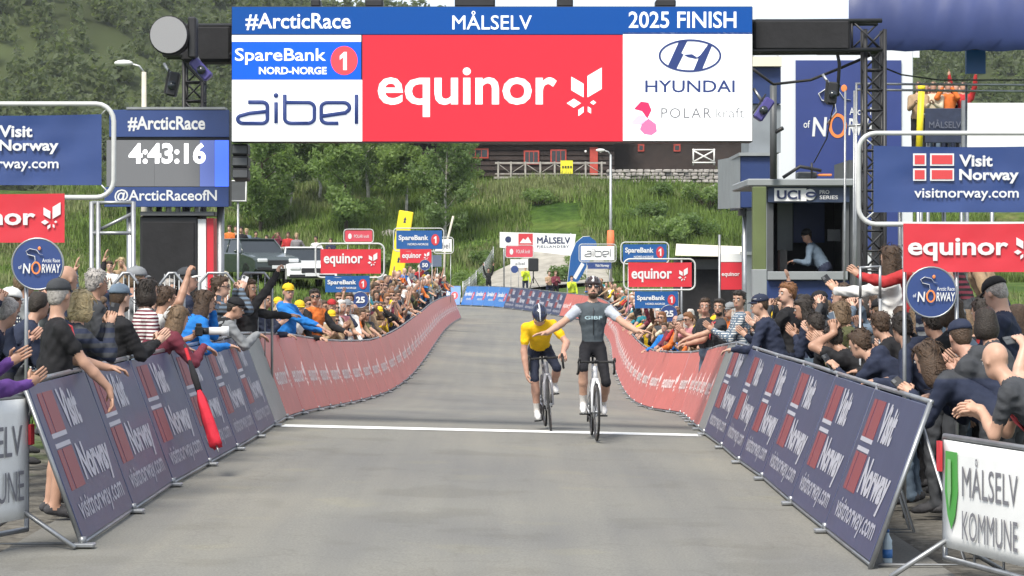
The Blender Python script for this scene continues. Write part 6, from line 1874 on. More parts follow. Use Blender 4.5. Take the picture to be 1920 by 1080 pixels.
# ------------------------------------------------------------------ the two riders and their bicycles
def make_bike(loc, yaw, frame_m, lab, steer=0.0, roll=0.0, crank=0.0):
    """origin under the bottom bracket, nose along +y"""
    root = empty('road_bicycle', loc); root.rotation_euler = (0, roll, yaw)
    RY = Matrix.Rotation(math.radians(90), 4, 'Y'); r = .336
    BB, RA, FA = Vector((0, 0, .27)), Vector((0, -.41, r)), Vector((0, .585, r))
    ST, HT, HB = Vector((0, -.165, .80)), Vector((0, .375, .86)), Vector((0, .415, .70))
    Sm = Matrix.Translation(HB) @ Matrix.Rotation(steer, 4, 'Z') @ Matrix.Translation(-HB)
    b = MB()
    b.tube([HB + Vector((0, -.01, .02)), BB], [.028, .032], 8); b.tube([HT + Vector((0, -.01, -.02)), ST + Vector((0, 0, -.02))], .02, 8)
    b.tube([BB, ST, ST + Vector((0, -.03, .06))], [.02, .018, .017], 8); b.tube([HB, HT], [.027, .024], 8)
    for s in (-1, 1):
        b.tube([BB + Vector((s * .03, 0, 0)), RA + Vector((s * .065, 0, 0))], [.015, .011], 6)
        b.tube([ST + Vector((s * .012, 0, -.12)), RA + Vector((s * .065, 0, 0))], [.010, .008], 6)
    b.tube([BB + Vector((-.045, 0, 0)), BB + Vector((.045, 0, 0))], .024, 10)
    b.build('frame', frame_m, root)
    f = MB()
    for s in (-1, 1): f.tube([Sm @ (HB + Vector((s * .02, .01, 0))), Sm @ (HB + Vector((s * .044, .06, -.10))), Sm @ (FA + Vector((s * .055, 0, 0)))], [.022, .018, .011], 7)
    f.tube([Sm @ (HB + Vector((-.035, .01, -.0))), Sm @ (HB + Vector((.035, .01, 0)))], .024, 8)
    f.build('fork', frame_m, root)
    MB().tube([ST + Vector((0, -.03, .06)), ST + Vector((0, -.045, .16))], .014, 8).build('seatpost', M_BLACK, root)
    sd = MB(); pts = []
    for y, w, z in [(.14, .018, 0), (.06, .024, .005), (-.04, .045, .005), (-.10, .066, .012), (-.135, .05, .015)]:
        pts.append((y, w, z))
    V = []; 
    for y, w, z in pts:
        for q in (-1, -.6, 0, .6, 1): V.append(ST + Vector((q * w, y - .05, .185 + z - .022 * abs(q) ** 2)))
    for y, w, z in pts:
        for q in (-1, -.6, 0, .6, 1): V.append(ST + Vector((q * w * .8, y - .05, .155 + z)))
    Fs = [(j * 5 + i, j * 5 + i + 1, j * 5 + i + 6, j * 5 + i + 5)[::-1] for j in range(4) for i in range(4)] + [(25 + j * 5 + i, 25 + j * 5 + i + 1, 25 + j * 5 + i + 6, 25 + j * 5 + i + 5) for j in range(4) for i in range(4)]
    for j in range(4):
        for e in (0, 4): q = (j * 5 + e, j * 5 + 5 + e, 30 + j * 5 + e, 25 + j * 5 + e); Fs.append(q if e else q[::-1])
    sd.add(V, Fs, 0, True); sd.build('saddle', M_BLACK, root)
    hb = MB(); T = HT + Vector((0, .02, .05))
    ctr = Sm @ (T + Vector((0, .09, .0)))
    st = MB(); st.tube([Sm @ T, ctr], .018, 8); st.build('stem', M_BLACK, root)
    MB().box(Sm @ (T + Vector((0, .15, .02))), (.045, .07, .018), bev=.004).build('bike_computer', M_BLACK, root)
    for s in (-1, 1):
        hb.tube([ctr, Sm @ (T + Vector((s * .15, .09, .005))), Sm @ (T + Vector((s * .20, .12, 0))), Sm @ (T + Vector((s * .205, .175, -.01))), Sm @ (T + Vector((s * .208, .185, -.07))), Sm @ (T + Vector((s * .210, .14, -.125))), Sm @ (T + Vector((s * .212, .05, -.135)))], .0145, 8)
    hb.build('handlebar', mat('bar_tape', (.014, .014, .014), .8), root)
    for s in (-1, 1):
        h = MB(); h.tube([Sm @ (T + Vector((s * .205, .15, .0))), Sm @ (T + Vector((s * .205, .22, .018))), Sm @ (T + Vector((s * .203, .245, .05)))], [.018, .019, .014], 8); h = h.build('brake_hood', M_RUBBER, root)
        MB().tube([Sm @ (T + Vector((s * .205, .24, .02))), Sm @ (T + Vector((s * .207, .245, -.05))), Sm @ (T + Vector((s * .209, .22, -.10)))], .007, 5).build('lever', M_BLACK, h)
    for C0, front in ((FA, True), (RA, False)):
        MM = (Sm if front else Matrix()) @ Matrix.Translation(C0) @ RY
        w = MB()
        ringpts = [MM @ Vector((math.cos(a) * (r - .0135), math.sin(a) * (r - .0135), 0)) for a in [2 * math.pi * i / 40 for i in range(40)]]
        w.tube(ringpts, .0138, 8, closed=True); w = w.build('wheel', M_RUBBER, root)
        rm = MB(); n = 40; pts = []
        for i in range(n):
            a = 2 * math.pi * i / n
            for rr, zz in ((r - .024, .011), (r - .072, .009), (r - .076, 0), (r - .072, -.009), (r - .024, -.011)): pts.append(MM @ Vector((rr * math.cos(a), rr * math.sin(a), zz)))
        rm.add(pts, [(i * 5 + j, i * 5 + (j + 1) % 5, ((i + 1) % n) * 5 + (j + 1) % 5, ((i + 1) % n) * 5 + j) for i in range(n) for j in range(5)], 0, True)
        rm.build('rim', mat('carbon_rim', (.03, .03, .032), .35), w)
        sp = MB()
        for i in range(20):
            a = 2 * math.pi * i / 20; sg = .022 if i % 2 else -.022
            sp.tube([MM @ Vector((.02 * math.cos(a + .5), .02 * math.sin(a + .5), sg)), MM @ Vector(((r - .07) * math.cos(a), (r - .07) * math.sin(a), 0))], .0012, 3, caps=False)
        sp.tube([MM @ Vector((0, 0, -.045)), MM @ Vector((0, 0, .045))], .02, 8); sp.tube([MM @ Vector((0, 0, .032)), MM @ Vector((0, 0, .036))], .075, 20)
        sp.build('spokes', M_STEEL, w)
    MB().lathe([(.03, .040), (.098, .040), (.100, .043), (.098, .046), (.03, .046)], 28, M=Matrix.Translation(BB) @ RY).build('chainring', M_BLACK, root)
    MB().lathe([(.02, .030), (.05, .030), (.052, .045), (.02, .050)], 18, M=Matrix.Translation(RA) @ RY).build('cassette', M_STEEL, root)
    ch = MB(); ch.tube([BB + Vector((.043, .02, .097)), RA + Vector((.040, .0, .05))], .005, 4); ch.tube([BB + Vector((.043, .0, -.098)), RA + Vector((.040, .02, -.10)), RA + Vector((.04, -.02, -.05))], .005, 4); ch.build('chain', M_BLACK, root)
    MB().tube([RA + Vector((.045, 0, -.02)), RA + Vector((.05, .03, -.11)), RA + Vector((.05, .015, -.17))], .012, 6).build('derailleur', M_BLACK, root)
    pedals = {}
    for s in (-1, 1):
        d = Vector((0, math.cos(crank), math.sin(crank))) * (1 if s > 0 else -1) * .172
        p = BB + Vector((s * .075, 0, 0)) + d
        cm = MB(); cm.tube([BB + Vector((s * .055, 0, 0)), p], [.016, .012], 7); cm = cm.build('crank', M_BLACK, root)
        MB().box(p + Vector((s * .055, 0, 0)), (.09, .06, .018), bev=.004).build('pedal', M_BLACK, cm)
        pedals[s] = p + Vector((s * .055, 0, 0))
    bt = MB().lathe([(.036, -.09), (.037, .05), (.03, .07), (.014, .08), (.014, .10)], 12, M=Matrix.Translation((HB + BB) / 2 + Vector((0, -.045, .03))) @ Matrix.Rotation(math.radians(-40), 4, 'X')); bt.build('drink_bottle', M_PW, root)
    tag(root, lab, 'bicycle', 'racing bicycles')
    return root, pedals, T

def ride_joints(h, pelvis, lean, hpitch, pedals, hands, hyaw=0.0, tilt=0.0, hroll=0.0, footpitch=.25):
    k = h / 1.755; J = {'k': k}
    J['pelvis'] = np.array(pelvis, float); J['R'] = rotm('Y', tilt) @ rotm('X', -lean)
    W = lambda x, y, z: J['pelvis'] + J['R'] @ (np.array((x, y, z)) * k)
    nb = W(0, -.01, .49); J['nb'] = nb
    J['HR'] = rotm('Z', hyaw) @ rotm('X', -hpitch) @ rotm('Y', hroll)
    J['head'] = nb + J['R'] @ np.array((0, .0, .07)) * k + J['HR'] @ (np.array((0, .03, .115)) * k)
    for s, sg in (('L', -1), ('R', 1)):
        J['hip' + s] = J['pelvis'] + np.array((sg * .085, .01, -.035)) * k
        pd = np.array(pedals[sg]); an = pd + np.array((-sg * .005, -.10, .115)) * k
        kn, an2 = ik(J['hip' + s], an, .44 * k, .43 * k, (sg * .10, 1, .35))
        J['knee' + s], J['ankle' + s] = kn, an2
        J['toe' + s] = pd + np.array((0, .06, .035))
        J['sh' + s] = W(sg * .172, 0, .430)
        T, nn, w, pole = hands[s]
        E, wr = ik(J['sh' + s], T, .295 * k, .262 * k, pole)
        J['el' + s], J['wr' + s] = E, wr
        ww = nrm(w) if w is not None else nrm(wr - E); n_ = np.array(nn, float); n_ = nrm(n_ - ww * (n_ @ ww)); J['hd' + s], J['hn' + s] = ww, n_
        ac = np.cross(ww, n_); J['thumb' + s] = 1 if ac @ np.array((-sg * .6, .6, .8)) > 0 else -1
    return J

def helmet_child(J, parent, col, stripe):
    k = J['k']; m3 = Matrix(J['HR'].tolist()).to_4x4(); M = Matrix.Translation(Vector(J['head'])) @ m3 @ Matrix.Diagonal((k, k, k, 1))
    b = MB(); prof = [(.97, -.10), (1.0, .12), (.95, .42), (.80, .68), (.52, .90), (.22, .985), (.03, 1.0)]
    b.lathe(prof, 22, 0, M @ Matrix.Translation((0, -.016, .040)) @ Matrix.Diagonal((.095, .130, .100, 1)))
    o = b.build('helmet', mat('helmet_%d' % int(col[2] * 999), col, .28, coat=.4), parent)
    for x in (-.05, -.025, .025, .05):
        for a0, a1 in ((.35, .75), (.95, 1.35), (1.75, 2.2)):
            pts = [M @ Vector((x * 1.03 * (1.0), -.016 + .131 * math.cos(a) * math.sqrt(max(.05, 1 - (x / .097) ** 2)), .040 + .101 * math.sin(a) * math.sqrt(max(.05, 1 - (x / .097) ** 2)))) for a in [a0 + (a1 - a0) * i / 4 for i in range(5)]]
            MB().tube(pts, [.003, .0065, .0075, .0065, .003], 6).build('vent', M_RUBBER, o)
    s = MB()
    pts = [M @ Vector((0, -.016 + .1315 * math.cos(a), .040 + .1015 * math.sin(a))) for a in [.2 + 2.6 * i / 10 for i in range(11)]]
    s.tube(pts, .012 * k, 6, flat=.35); s.build('stripe', stripe, o)
    t = MB()
    for sg in (-1, 1): t.tube([M @ Vector((sg * .082, .01, .03)), M @ Vector((sg * .070, .035, -.07)), M @ Vector((0, .060, -.118))], .004 * k, 4)
    t.build('chin_strap', M_BLACK, o)
    return o

def rider(J, o, loc, yaw, lab, roll=0.0):
    me = build_person(o, J, {'L': o['curl'][0], 'R': o['curl'][1]}, 0, .0115)
    ob = link(bpy.data.objects.new('person', me)); ob.location = loc; ob.rotation_euler = (0, roll, yaw)
    tag(ob, lab, 'person', 'racing cyclists')
    return ob
M_WFRAME = mat('white_frame_paint', (.66, .67, .68), .25, coat=.5); M_GFRAME = mat('grey_frame_paint', (.20, .20, .22), .3, coat=.5)

# winner: upright, arms flung wide, crossing the line
yaw1 = math.radians(180 + 1.0)
X1, Y1 = .965, 28.45 + .585
l1 = (X1 + .0, Y1, float(road_z(X1, Y1)) + .012)
bk1, ped1, T1 = make_bike(l1, yaw1, M_WFRAME, 'white road bicycle ridden by the winner with open arms', .04, 0, .12)
hands1 = {'R': ((.59, .20, 1.22), (0, .25, -1), (.95, .25, -.1), (.2, -.5, -1)), 'L': ((-.52, .26, 1.25), (0, .25, -1), (-.95, .3, -.05), (-.2, -.5, -1))}
J1 = ride_joints(1.80, (0, -.185, 1.075), .06, -.14, ped1, hands1, .0)
o1 = dict(top=(.066, .082, .094), sleevecol=(.36, .39, .44), trousers=(.012, .012, .015), shoes=(.62, .62, .62), skin=SKINS[1], haircol=HAIRS['brown'], sleeve='short', shorts='knee', sock=1, beard=True, curl=(.2, .2), build=.86, folds=.0025, nocollar=1)
r1 = rider(J1, o1, l1, yaw1, 'winning cyclist in a dark jersey sitting upright with both arms spread wide')
helmet_child(J1, r1, (.035, .022, .022), M_PW); glasses_child(J1, o1, r1)
Wt = lambda J, x, y, z: Vector(J['pelvis'] + J['R'] @ (np.array((x, y, z)) * J['k']))
cpr = lettering(r1, 'GIBF', -.105, .105, 0, .042, mat('print_pale_teal', (.30, .42, .46), .6), .02, name='chest_print')
cpr.location = Wt(J1, 0, .140, .345); cpr.rotation_euler = (math.radians(-4), 0, math.pi)
MB().tube([Wt(J1, 0, .122, .46), Wt(J1, 0, .132, .36), Wt(J1, 0, .128, .14)], .005, 5).build('zip', M_BLACK, r1)

# second rider: bent over the bars, head down
yaw2 = math.radians(180 + 4.0)
X2, Y2 = .46, 30.5 + .585
l2 = (X2, Y2, float(road_z(X2, Y2)) + .012)
bk2, ped2, T2 = make_bike(l2, yaw2, M_GFRAME, 'grey road bicycle of the rider bent over in yellow', -.10, math.radians(4.0), -1.15)
hands2 = {'R': ((.235, .16, .74), (-1, 0, 0), None, (.7, -.6, -.2)), 'L': ((-.215, .475, .975), (0, .3, -1), (.05, .8, -.55), (-.8, -.3, -.6))}
J2 = ride_joints(1.76, (0.02, -.19, 1.02), .86, .95, ped2, hands2, .0, .05)
o2 = dict(top=(.72, .44, .010), sleevecol=(.72, .44, .010), trousers=(.014, .018, .035), shoes=(.62, .62, .62), skin=SKINS[4], haircol=HAIRS['dark'], sleeve='short', shorts='knee', sock=1, curl=(.9, .7), build=.88, folds=.004, nocollar=1)
r2 = rider(J2, o2, l2, yaw2, 'cyclist in a yellow jersey bent over the handlebar with head down', math.radians(4.0))
helmet_child(J2, r2, (.015, .022, .055), M_PW)
for s in ('L', 'R'):
    a = Vector(J2['sh' + s] * .52 + J2['el' + s] * .48); c = Vector(J2['sh' + s] * .45 + J2['el' + s] * .55)
    MB().tube([a, c], .0575, 10).build('sleeve_band', mat('orange_band', (.60, .16, .03), .7), r2)
# ------------------------------------------------------------------ the crowd
COL = {'black': (.014, .014, .016), 'navy': (.020, .026, .050), 'charcoal': (.045, .048, .054), 'grey': (.20, .21, .22), 'white': (.62, .62, .60), 'tan': (.30, .21, .13),
       'orange': (.55, .14, .03), 'red': (.38, .030, .032), 'teal': (.02, .16, .20), 'blue': (.015, .15, .46), 'yellow': (.62, .42, .02), 'purple': (.085, .035, .17), 'olive': (.085, .09, .04),
       'cream': (.50, .44, .33), 'slate': (.11, .15, .20), 'pink': (.48, .20, .22), 'brown': (.12, .07, .04), 'lime': (.50, .62, .04), 'maroon': (.13, .025, .04), 'lightblue': (.25, .38, .50)}
DARK = ['black', 'navy', 'charcoal', 'navy', 'black', 'slate']
GAY = ['tan', 'orange', 'red', 'teal', 'blue', 'yellow', 'white', 'grey', 'black', 'navy', 'cream', 'brown', 'olive', 'maroon', 'pink', 'tan', 'brown', 'charcoal', 'grey', 'black']
def aim(p, q): return math.atan2(-(q[0] - p[0]), q[1] - p[1])
def wrap(a): return (a + math.pi) % (2 * math.pi) - math.pi
def opts(top, hair='brown', style='short', **kw):
    r = random.Random(str(kw) + top + hair)
    o = dict(top=COL[top], trousers=COL[r.choice(['navy', 'black', 'charcoal', 'slate'])], skin=r.choice(SKINS), haircol=HAIRS[hair], hairstyle=style, seed=r.randint(0, 9999))
    for k in ('cap', 'sleevecol', 'brimcol', 'shoes', 'trousers'):
        if isinstance(kw.get(k), str): kw[k] = COL[kw[k]]
    if top != 'lime' and r.random() < .28 and 'pattern' not in kw: o['pattern'] = (COL[r.choice(['grey', 'white', 'navy', 'slate', 'charcoal', 'maroon'])], r.choice(['stripe', 'check', 'block', 'block']), r.choice([4, 6, 9]))
    o.update(kw); return o

def near(px, pytop, d, o, lab, yaw, look, base=None, grp='spectators beside the finish line', lod=0):
    """stand a spectator so that the crown of the head appears at a pixel; lean is solved from the height"""
    hp = P(px, pytop, d); g = float(ground_z(hp.x, hp.y)) if base is None else base
    yaw = math.radians(yaw); o['hyaw'] = o.get('hyaw', max(-1.1, min(1.1, wrap(aim(hp, look) - yaw))))
    want = hp.z - g - (.015 if o.get('cap') is not None else .0); h = o.get('h', 1.76)
    def top(hh, le):
        J, _ = stand_joints(hh, le, o['hyaw'], o.get('hpitch', 0), 'down', 'down'); return J['head'][2] + .125 * J['k']
    if want > top(h, .06): o['lean'] = .06; o['h'] = min(1.97, h * want / top(h, .06))
    else:
        lo_, hi_ = .06, 1.0
        for _ in range(24):
            m_ = (lo_ + hi_) / 2
            if top(h, m_) > want: lo_ = m_
            else: hi_ = m_
        o['lean'] = lo_; o['h'] = h
    return person((hp.x, hp.y, g), yaw, o, lab, grp, lod)
RID = (.95, 28.6)
def armt(x, y, z, n=(0, 0, -1), w=None, c=.5): return ((x, y, z), n, w, c)
S = 'short'
# ---- left side, nearest first
near(-52, 560, 16.3, opts('purple', 'dark', armL=armt(.10, .50, 1.28, (-1, 0, .2), (-.3, .8, .5), .1), armR=armt(.14, .56, 1.14, (-1, 0, .2), (-.2, .8, .5), .1)), 'clapping spectator in a purple sleeve cut off by the left edge', -62, RID)
near(112, 520, 18.9, opts('black', 'grey', 'short', sleeve=S, cap='charcoal', shorts='knee', trousers='black', lanyard=(.55, .05, .06), armR='hang', armL='rail', build=1.15), 'man in a black T-shirt and dark cap with one arm hanging over the barrier', -70, RID)
o_, J_, T_ = near(154, 545, 20.0, opts('navy', 'blond', 'bob', armL='phone', armR='phone', hem=1), 'blond woman in a navy jacket holding up a phone', -62, RID)
phone(T_, J_, 'R', 'phone held up by the blond woman on the left')
near(126, 497, 23.2, opts('navy', 'grey', 'bald', h=1.86), 'bald man behind the man in the dark cap', -75, RID)
near(182, 506, 24.0, opts('charcoal', 'grey', h=1.84), 'grey haired man standing behind the blond woman', -70, RID)
near(226, 530, 21.9, opts('black', 'brown', cap='slate', beard=True, armL='clap', armR='clap', hem=1), 'bearded man in a slate grey cap clapping on the left', -62, RID)
near(258, 498, 24.8, opts('grey', 'lightbrown', cap='grey', armL='clap', armR='clap', h=1.86), 'man in a pale grey cap in the second row on the left', -70, RID)
near(278, 524, 24.0, opts('maroon', 'dark', 'bob', armL='rail', armR='down'), 'dark haired spectator behind the man with the camera', -66, RID)
o_, J_, T_ = near(312, 538, 24.6, opts('white', 'brown', sleeve=S, armR=armt(.30, .34, 1.82, (-.2, .9, 0), (.1, .2, 1), 1.2), armL=armt(-.02, .40, 1.20, (-.6, 0, .7), (-.4, .7, .3), 1.0)), 'man in a white T-shirt raising his right fist, camera in the other hand', -66, RID)
# camera with a pale long lens held by the man in white
pw = T_ @ Vector(J_['wrL'] + J_['hdL'] * .10 + np.array((.02, .04, .05)))
cm = empty('photo_camera', pw, math.radians(-80))
MB().box((0, 0, 0), (.145, .075, .10), bev=.012).build('body', M_BLACK, cm)
MB().box((0, 0, .062), (.05, .06, .035), bev=.01).build('viewfinder', M_BLACK, cm)
MB().tube([(0, .03, 0), (0, .10, 0)], .036, 14).build('mount', M_BLACK, cm)
MB().tube([(0, .10, 0), (0, .22, 0), (0, .23, 0), (0, .30, 0)], [.040, .040, .050, .050], 16).build('lens', M_PW, cm)
MB().box((-.0, -.039, 0), (.075, .004, .055)).build('rear_screen', M_GLASS, cm)
tag(cm, 'black camera with a white long lens held over the left barrier', 'camera')
near(352, 500, 27.6, opts('navy', 'dark', cap='charcoal', brimcol='white', h=1.86), 'tall spectator in a dark cap with a white brim on the left', -75, RID)
o_, J_, T_ = near(386, 545, 26.2, opts('blue', 'brown', 'long', armL='phone', armR='rail', hem=1), 'long haired spectator in a blue jacket filming on the left', -62, RID)
phone(T_, J_, 'L', 'phone held by the long haired spectator in blue')
o_, J_, T_ = near(414, 518, 28.8, opts('slate', 'brown', armL='photo', armR='photo', glasses=True), 'spectator in a slate jacket holding a phone before the face', -66, RID)
phone(T_, J_, 'R', 'phone held up by the slate jacket spectator', (.55, .55, .55))
near(442, 556, 28.6, opts('black', 'dark', cap='black', sleevecol='grey', armR='reach', armL='rail'), 'spectator in a black cap and grey sleeves reaching over the barrier', -60, RID)
near(468, 524, 31.6, opts('black', 'brown', 'bob', armR='fist', armL=armt(.02, .62, 1.30, (0, 0, -1), (.3, .9, .1), .4), hem=1), 'cheering woman in a black jacket with her fist raised', -72, RID)
near(335, 575, 24.0, opts('maroon', 'lightbrown', 'long', armL='hang', armR='reach'), 'long haired spectator leaning far over the left barrier', -50, RID)
near(500, 545, 34.5, opts('navy', 'dark', armL='rail', armR='clap'), 'dark haired spectator left of the blue hooded jacket', -90, RID)
near(541, 530, 38.5, opts('blue', 'brown', cap='yellow', hood=1, hem=1, armL='rail', armR='reach', h=1.82), 'man in a bright blue hooded jacket and yellow cap', -110, RID)
near(562, 562, 40.5, opts('white', 'brown', cap='yellow', sleevecol='black', armL='rail', armR='hang'), 'shorter spectator in a yellow cap and white vest', -125, RID)
near(590, 540, 43.5, opts('orange', 'dark', sleevecol='black', glasses=True, armL='rail', armR='rail', hem=1), 'man in sunglasses wearing an orange and black jacket', -130, (0, 20))
near(622, 560, 48, opts('white', 'blond', cap='red', sleeve=S, armL='clap', armR='clap', h=1.6), 'spectator in a red cap and white shirt on the left', -130, (0, 20))
near(655, 548, 53, opts('brown', 'brown', armL='clap', armR='clap', beard=True), 'bearded spectator in a brown jacket left of the 25 metre disc', -135, (0, 20))
# ---- right side
near(1866, 640, 15.9, opts('charcoal', 'grey', 'bald', sleeve=S, lanyard=(.75, .10, .12), armL=armt(-.02, .50, 1.13, (-.7, .2, -.5), (.5, .8, .1), .7), armR=armt(.02, .53, 1.10, (-.7, .2, -.5), (.3, .9, .1), .7), build=1.15, skin=SKINS[1]), 'bald man in a dark grey T-shirt with a coral lanyard leaning on the barrier', 64, (-1.5, 26))
near(1800, 597, 18.0, opts('navy', 'brown', cap='navy', armL='clap', armR='clap', hem=1, hood=1, h=1.8), 'man in a navy cap and navy jacket behind the bald man', 60, RID)
o_, J_, T_ = near(1738, 652, 17.9, opts('navy', 'brown', 'long', armL=armt(.02, .55, 1.12, (-.5, .2, -.3), (-.2, .7, .6), .9), armR='rail', hem=1), 'long brown haired woman in a navy jacket filming over the barrier', 70, (-2, 24))
phone(T_, J_, 'L', 'phone held low over the right barrier by the long haired woman')
near(1748, 578, 21.2, opts('brown', 'dark', armL='clap', armR='clap', h=1.78), 'dark haired spectator in a brown jacket in the second row on the right', 62, RID)
near(1690, 588, 20.6, opts('navy', 'dark', armL='rail', armR='rail', hem=1, hood=1), 'dark haired man in a navy hooded jacket bending forward on the right', 66, RID)
o_, J_, T_ = near(1612, 620, 21.4, opts('navy', 'brown', armL=armt(.02, .64, 1.14, (-.3, .4, -.4), (-.1, .6, .8), .9), armR='rail', hem=1, hood=1), 'brown haired boy in a navy padded jacket reaching out a phone', 68, (-1.5, 26))
phone(T_, J_, 'L', 'phone reached out by the boy in the padded jacket')
o_, J_, T_ = near(1562, 612, 22.9, opts('black', 'dark', armL='phone', armR='phone', sleeve=S), 'dark haired spectator in a black T-shirt holding a phone upright', 64, RID)
phone(T_, J_, 'R', 'grey phone held upright by the spectator in black', (.30, .32, .32))
o_, J_, T_ = near(1700, 560, 24.0, opts('purple', 'lightbrown', 'long', sleeve=S, armL=armt(.03, .34, 1.92, (-.5, .3, 0), (0, .2, 1), 1.0), armR=armt(.03, .36, 1.90, (-.5, .3, 0), (0, .2, 1), 1.0)), 'light brown haired woman holding a phone high with both arms', 62, RID)
phone(T_, J_, 'L', 'white phone held high above the right crowd', (.60, .60, .60))
near(1577, 532, 27.4, opts('charcoal', 'brown', armL='clap', armR='clap', h=1.82), 'brown haired man in charcoal in the back row on the right', 60, RID)
near(1575, 566, 25.2, opts('olive', 'lightbrown', 'bob', armL='clapopen', armR='clapopen'), 'light brown haired spectator in olive on the right', 58, RID)
near(1528, 588, 25.8, opts('black', 'dark', armL='clap', armR='clap'), 'dark haired clapping spectator in front of the booth', 66, RID)
near(1476, 530, 29.6, opts('black', 'ginger', armL='clapopen', armR='clapopen', hem=1, h=1.8), 'ginger haired man in a black jacket below the booth window', 60, RID)
near(1424, 550, 28.6, opts('navy', 'brown', cap='navy', glasses='up', whiteframe=1, lanyard=(.50, .03, .05), armL='rail', armR='clap', hem=1), 'man in a navy cap with white sunglasses and a red lanyard', 68, RID)
near(1385, 545, 35, opts('slate', 'dark', armL='clap', armR='clap'), 'spectator in a slate top behind the man in the navy cap', 90, RID)
near(1348, 560, 38.5, opts('black', 'dark', sleeve=S, lanyard=(.50, .03, .05), armL='reach', armR='rail', beard=True), 'short haired man in a black polo shirt leaning over the red barrier', 100, RID)
near(1322, 550, 41, opts('black', 'brown', sleeve=S, armL='clap', armR='clap'), 'tanned spectator in a black T-shirt right of the 25 metre disc', 110, RID)
near(1866, 508, 20.8, opts('navy', 'grey', cap='black', hpitch=.45, armL='rail', armR='rail', hem=1, h=1.88), 'man in a black cap looking down beside the right disc sign', 75, (1.5, 24))
o_, J_, T_ = near(1968, 600, 17.0, opts('slate', 'dark', sleeve=S, armL=armt(.05, .44, 1.50, (-.4, .3, 0), (-.5, .5, .6), .9), armR='down'), 'spectator at the right edge filming with an outstretched arm', 68, RID)
phone(T_, J_, 'L', 'wide phone held out at the right edge', (.06, .065, .07), True)
near(1650, 585, 22.6, opts('black', 'brown', armL='rail', armR='clap'), 'brown haired spectator between the padded jacket and the booth', 64, RID)
near(1840, 560, 22.5, opts('red', 'dark', armL='clap', armR='clap', h=1.8), 'spectator in a red jacket behind the right disc sign', 66, RID)
near(1505, 560, 28.4, opts('navy', 'dark', 'long', armL='clap', armR='clap'), 'long dark haired spectator left of the clapping man', 60, RID)
# on the platform
PB = float(ground_z(6.9, 25)) + .66
o_, J_, T_ = near(1668, 462, 24.0, opts('white', 'brown', 'long', armL=armt(-.02, .55, 1.34, (-.4, .2, 0), (-.1, .6, .8), .9), armR='down'), 'long haired spectator in a white sleeve filming from the platform', 78, RID, PB - .25)
phone(T_, J_, 'L', 'phone held out from the platform by the white sleeve')
near(1712, 436, 23.2, opts('red', 'dark', glasses=True, armL=armt(-.02, .52, 1.36, (-.4, .2, 0), (-.1, .7, .6), .5), armR='down'), 'spectator in a red jacket reaching out from the platform', 78, RID, PB - .1)
near(1760, 436, 24.5, opts('black', 'brown', 'bob'), 'dark clothed spectator on the platform behind the flag sign', 80, RID, PB)
near(1815, 440, 25.0, opts('tan', 'lightbrown', 'long'), 'spectator in tan on the platform behind the flag sign', 80, RID, PB)
# official at the booth window
near(1512, 428, 42.6, opts('slate', 'dark', cap='black', armL='rail', armR='rail', h=1.7), 'official in a slate shirt and black cap at the booth window', 70, (0, 34), 1.05, 'race officials', 1)

# ---- the second and third rows close to the line
r = random.Random(31)
for side in ('left', 'right'):
    d = 19.5; n_ = 0
    while d < 36:
        for rw in (0, 1):
            if rw and r.random() < .45: continue
            X = (float(LXf(d)) - 1.25 - .55 * rw - r.uniform(0, .25)) if side == 'left' else (float(RXf(d)) + 1.25 + .55 * rw + r.uniform(0, .25))
            px = 960 + X / d * F; g_ = float(ground_z(X, d)); hh = r.uniform(1.62, 1.84)
            if not 0 < px < 1925: continue
            n_ += 1; cn = r.choice(DARK + (['maroon', 'teal', 'grey', 'tan'] if side == 'left' else ['charcoal'])); hr = r.choice(['brown', 'dark', 'lightbrown', 'dark', 'brown', 'grey'])
            st = r.choice(['short', 'short', 'long', 'bob']); ar = r.choice([('clap', 'clap'), ('photo', 'photo'), ('phone', 'phone'), ('down', 'clap'), ('raise', 'down'), ('clapopen', 'clapopen')])
            kw = dict(armL=ar[0], armR=ar[1], hem=1, strands=0, q=n_)
            if r.random() < .25: kw['cap'] = r.choice(['navy', 'black', 'grey', 'white'])
            who = 'capped' if 'cap' in kw else '%s %s haired' % ({'short': 'short', 'long': 'long', 'bob': 'bobbed'}[st], hr)
            near(px, zpx(g_ + hh, d), d, opts(cn, hr, st, **kw), '%s spectator in %s, %s nearest in the %s back rows' % (who, cn, ordinal(n_), side), (-66 if side == 'left' else 66) + r.uniform(-12, 12), RID, lod=1)
        d += r.uniform(.85, 1.25)

# ---- people about the meadow and the bend
def stroll(px, d, o, lab, yaw, grp='people on the meadow', lod=1):
    X = (px - 960) / F * d; return person((X, d, float(ground_z(X, d))), math.radians(yaw), o, lab, grp, lod)
stroll(592, 112, opts('white', 'dark', sleeve=S, trousers='charcoal', armL='hip', armR='hip'), 'man in a white T-shirt standing alone on the meadow', 160)
stroll(480, 118, opts('navy', 'dark', trousers='navy'), 'person in navy standing on the meadow above the green car', 190)
stroll(521, 114, opts('maroon', 'lightbrown', 'long', trousers='navy', armL='photo', armR='photo'), 'person in a maroon top watching from the meadow', 170)
stroll(620, 113, opts('black', 'brown', armL='clap', armR='clap'), 'person in black beside the grey bin', 175)
stroll(500, 112, opts('black', 'dark', h=1.55), 'small figure in black on the meadow', 150)
stroll(462, 108, opts('white', 'blond', sleeve=S), 'person in white sitting height beside the silver car', 160)
stroll(205, 58, opts('white', 'brown', sleeve=S, shorts=True, trousers='lightblue', armL='clap', armR='clap'), 'person in light blue shorts behind the scaffold frame', 190)
stroll(228, 60, opts('tan', 'blond', 'long', sleeve=S, shorts=True, armL='photo', armR='photo'), 'person in a tan top behind the scaffold frame', 175)
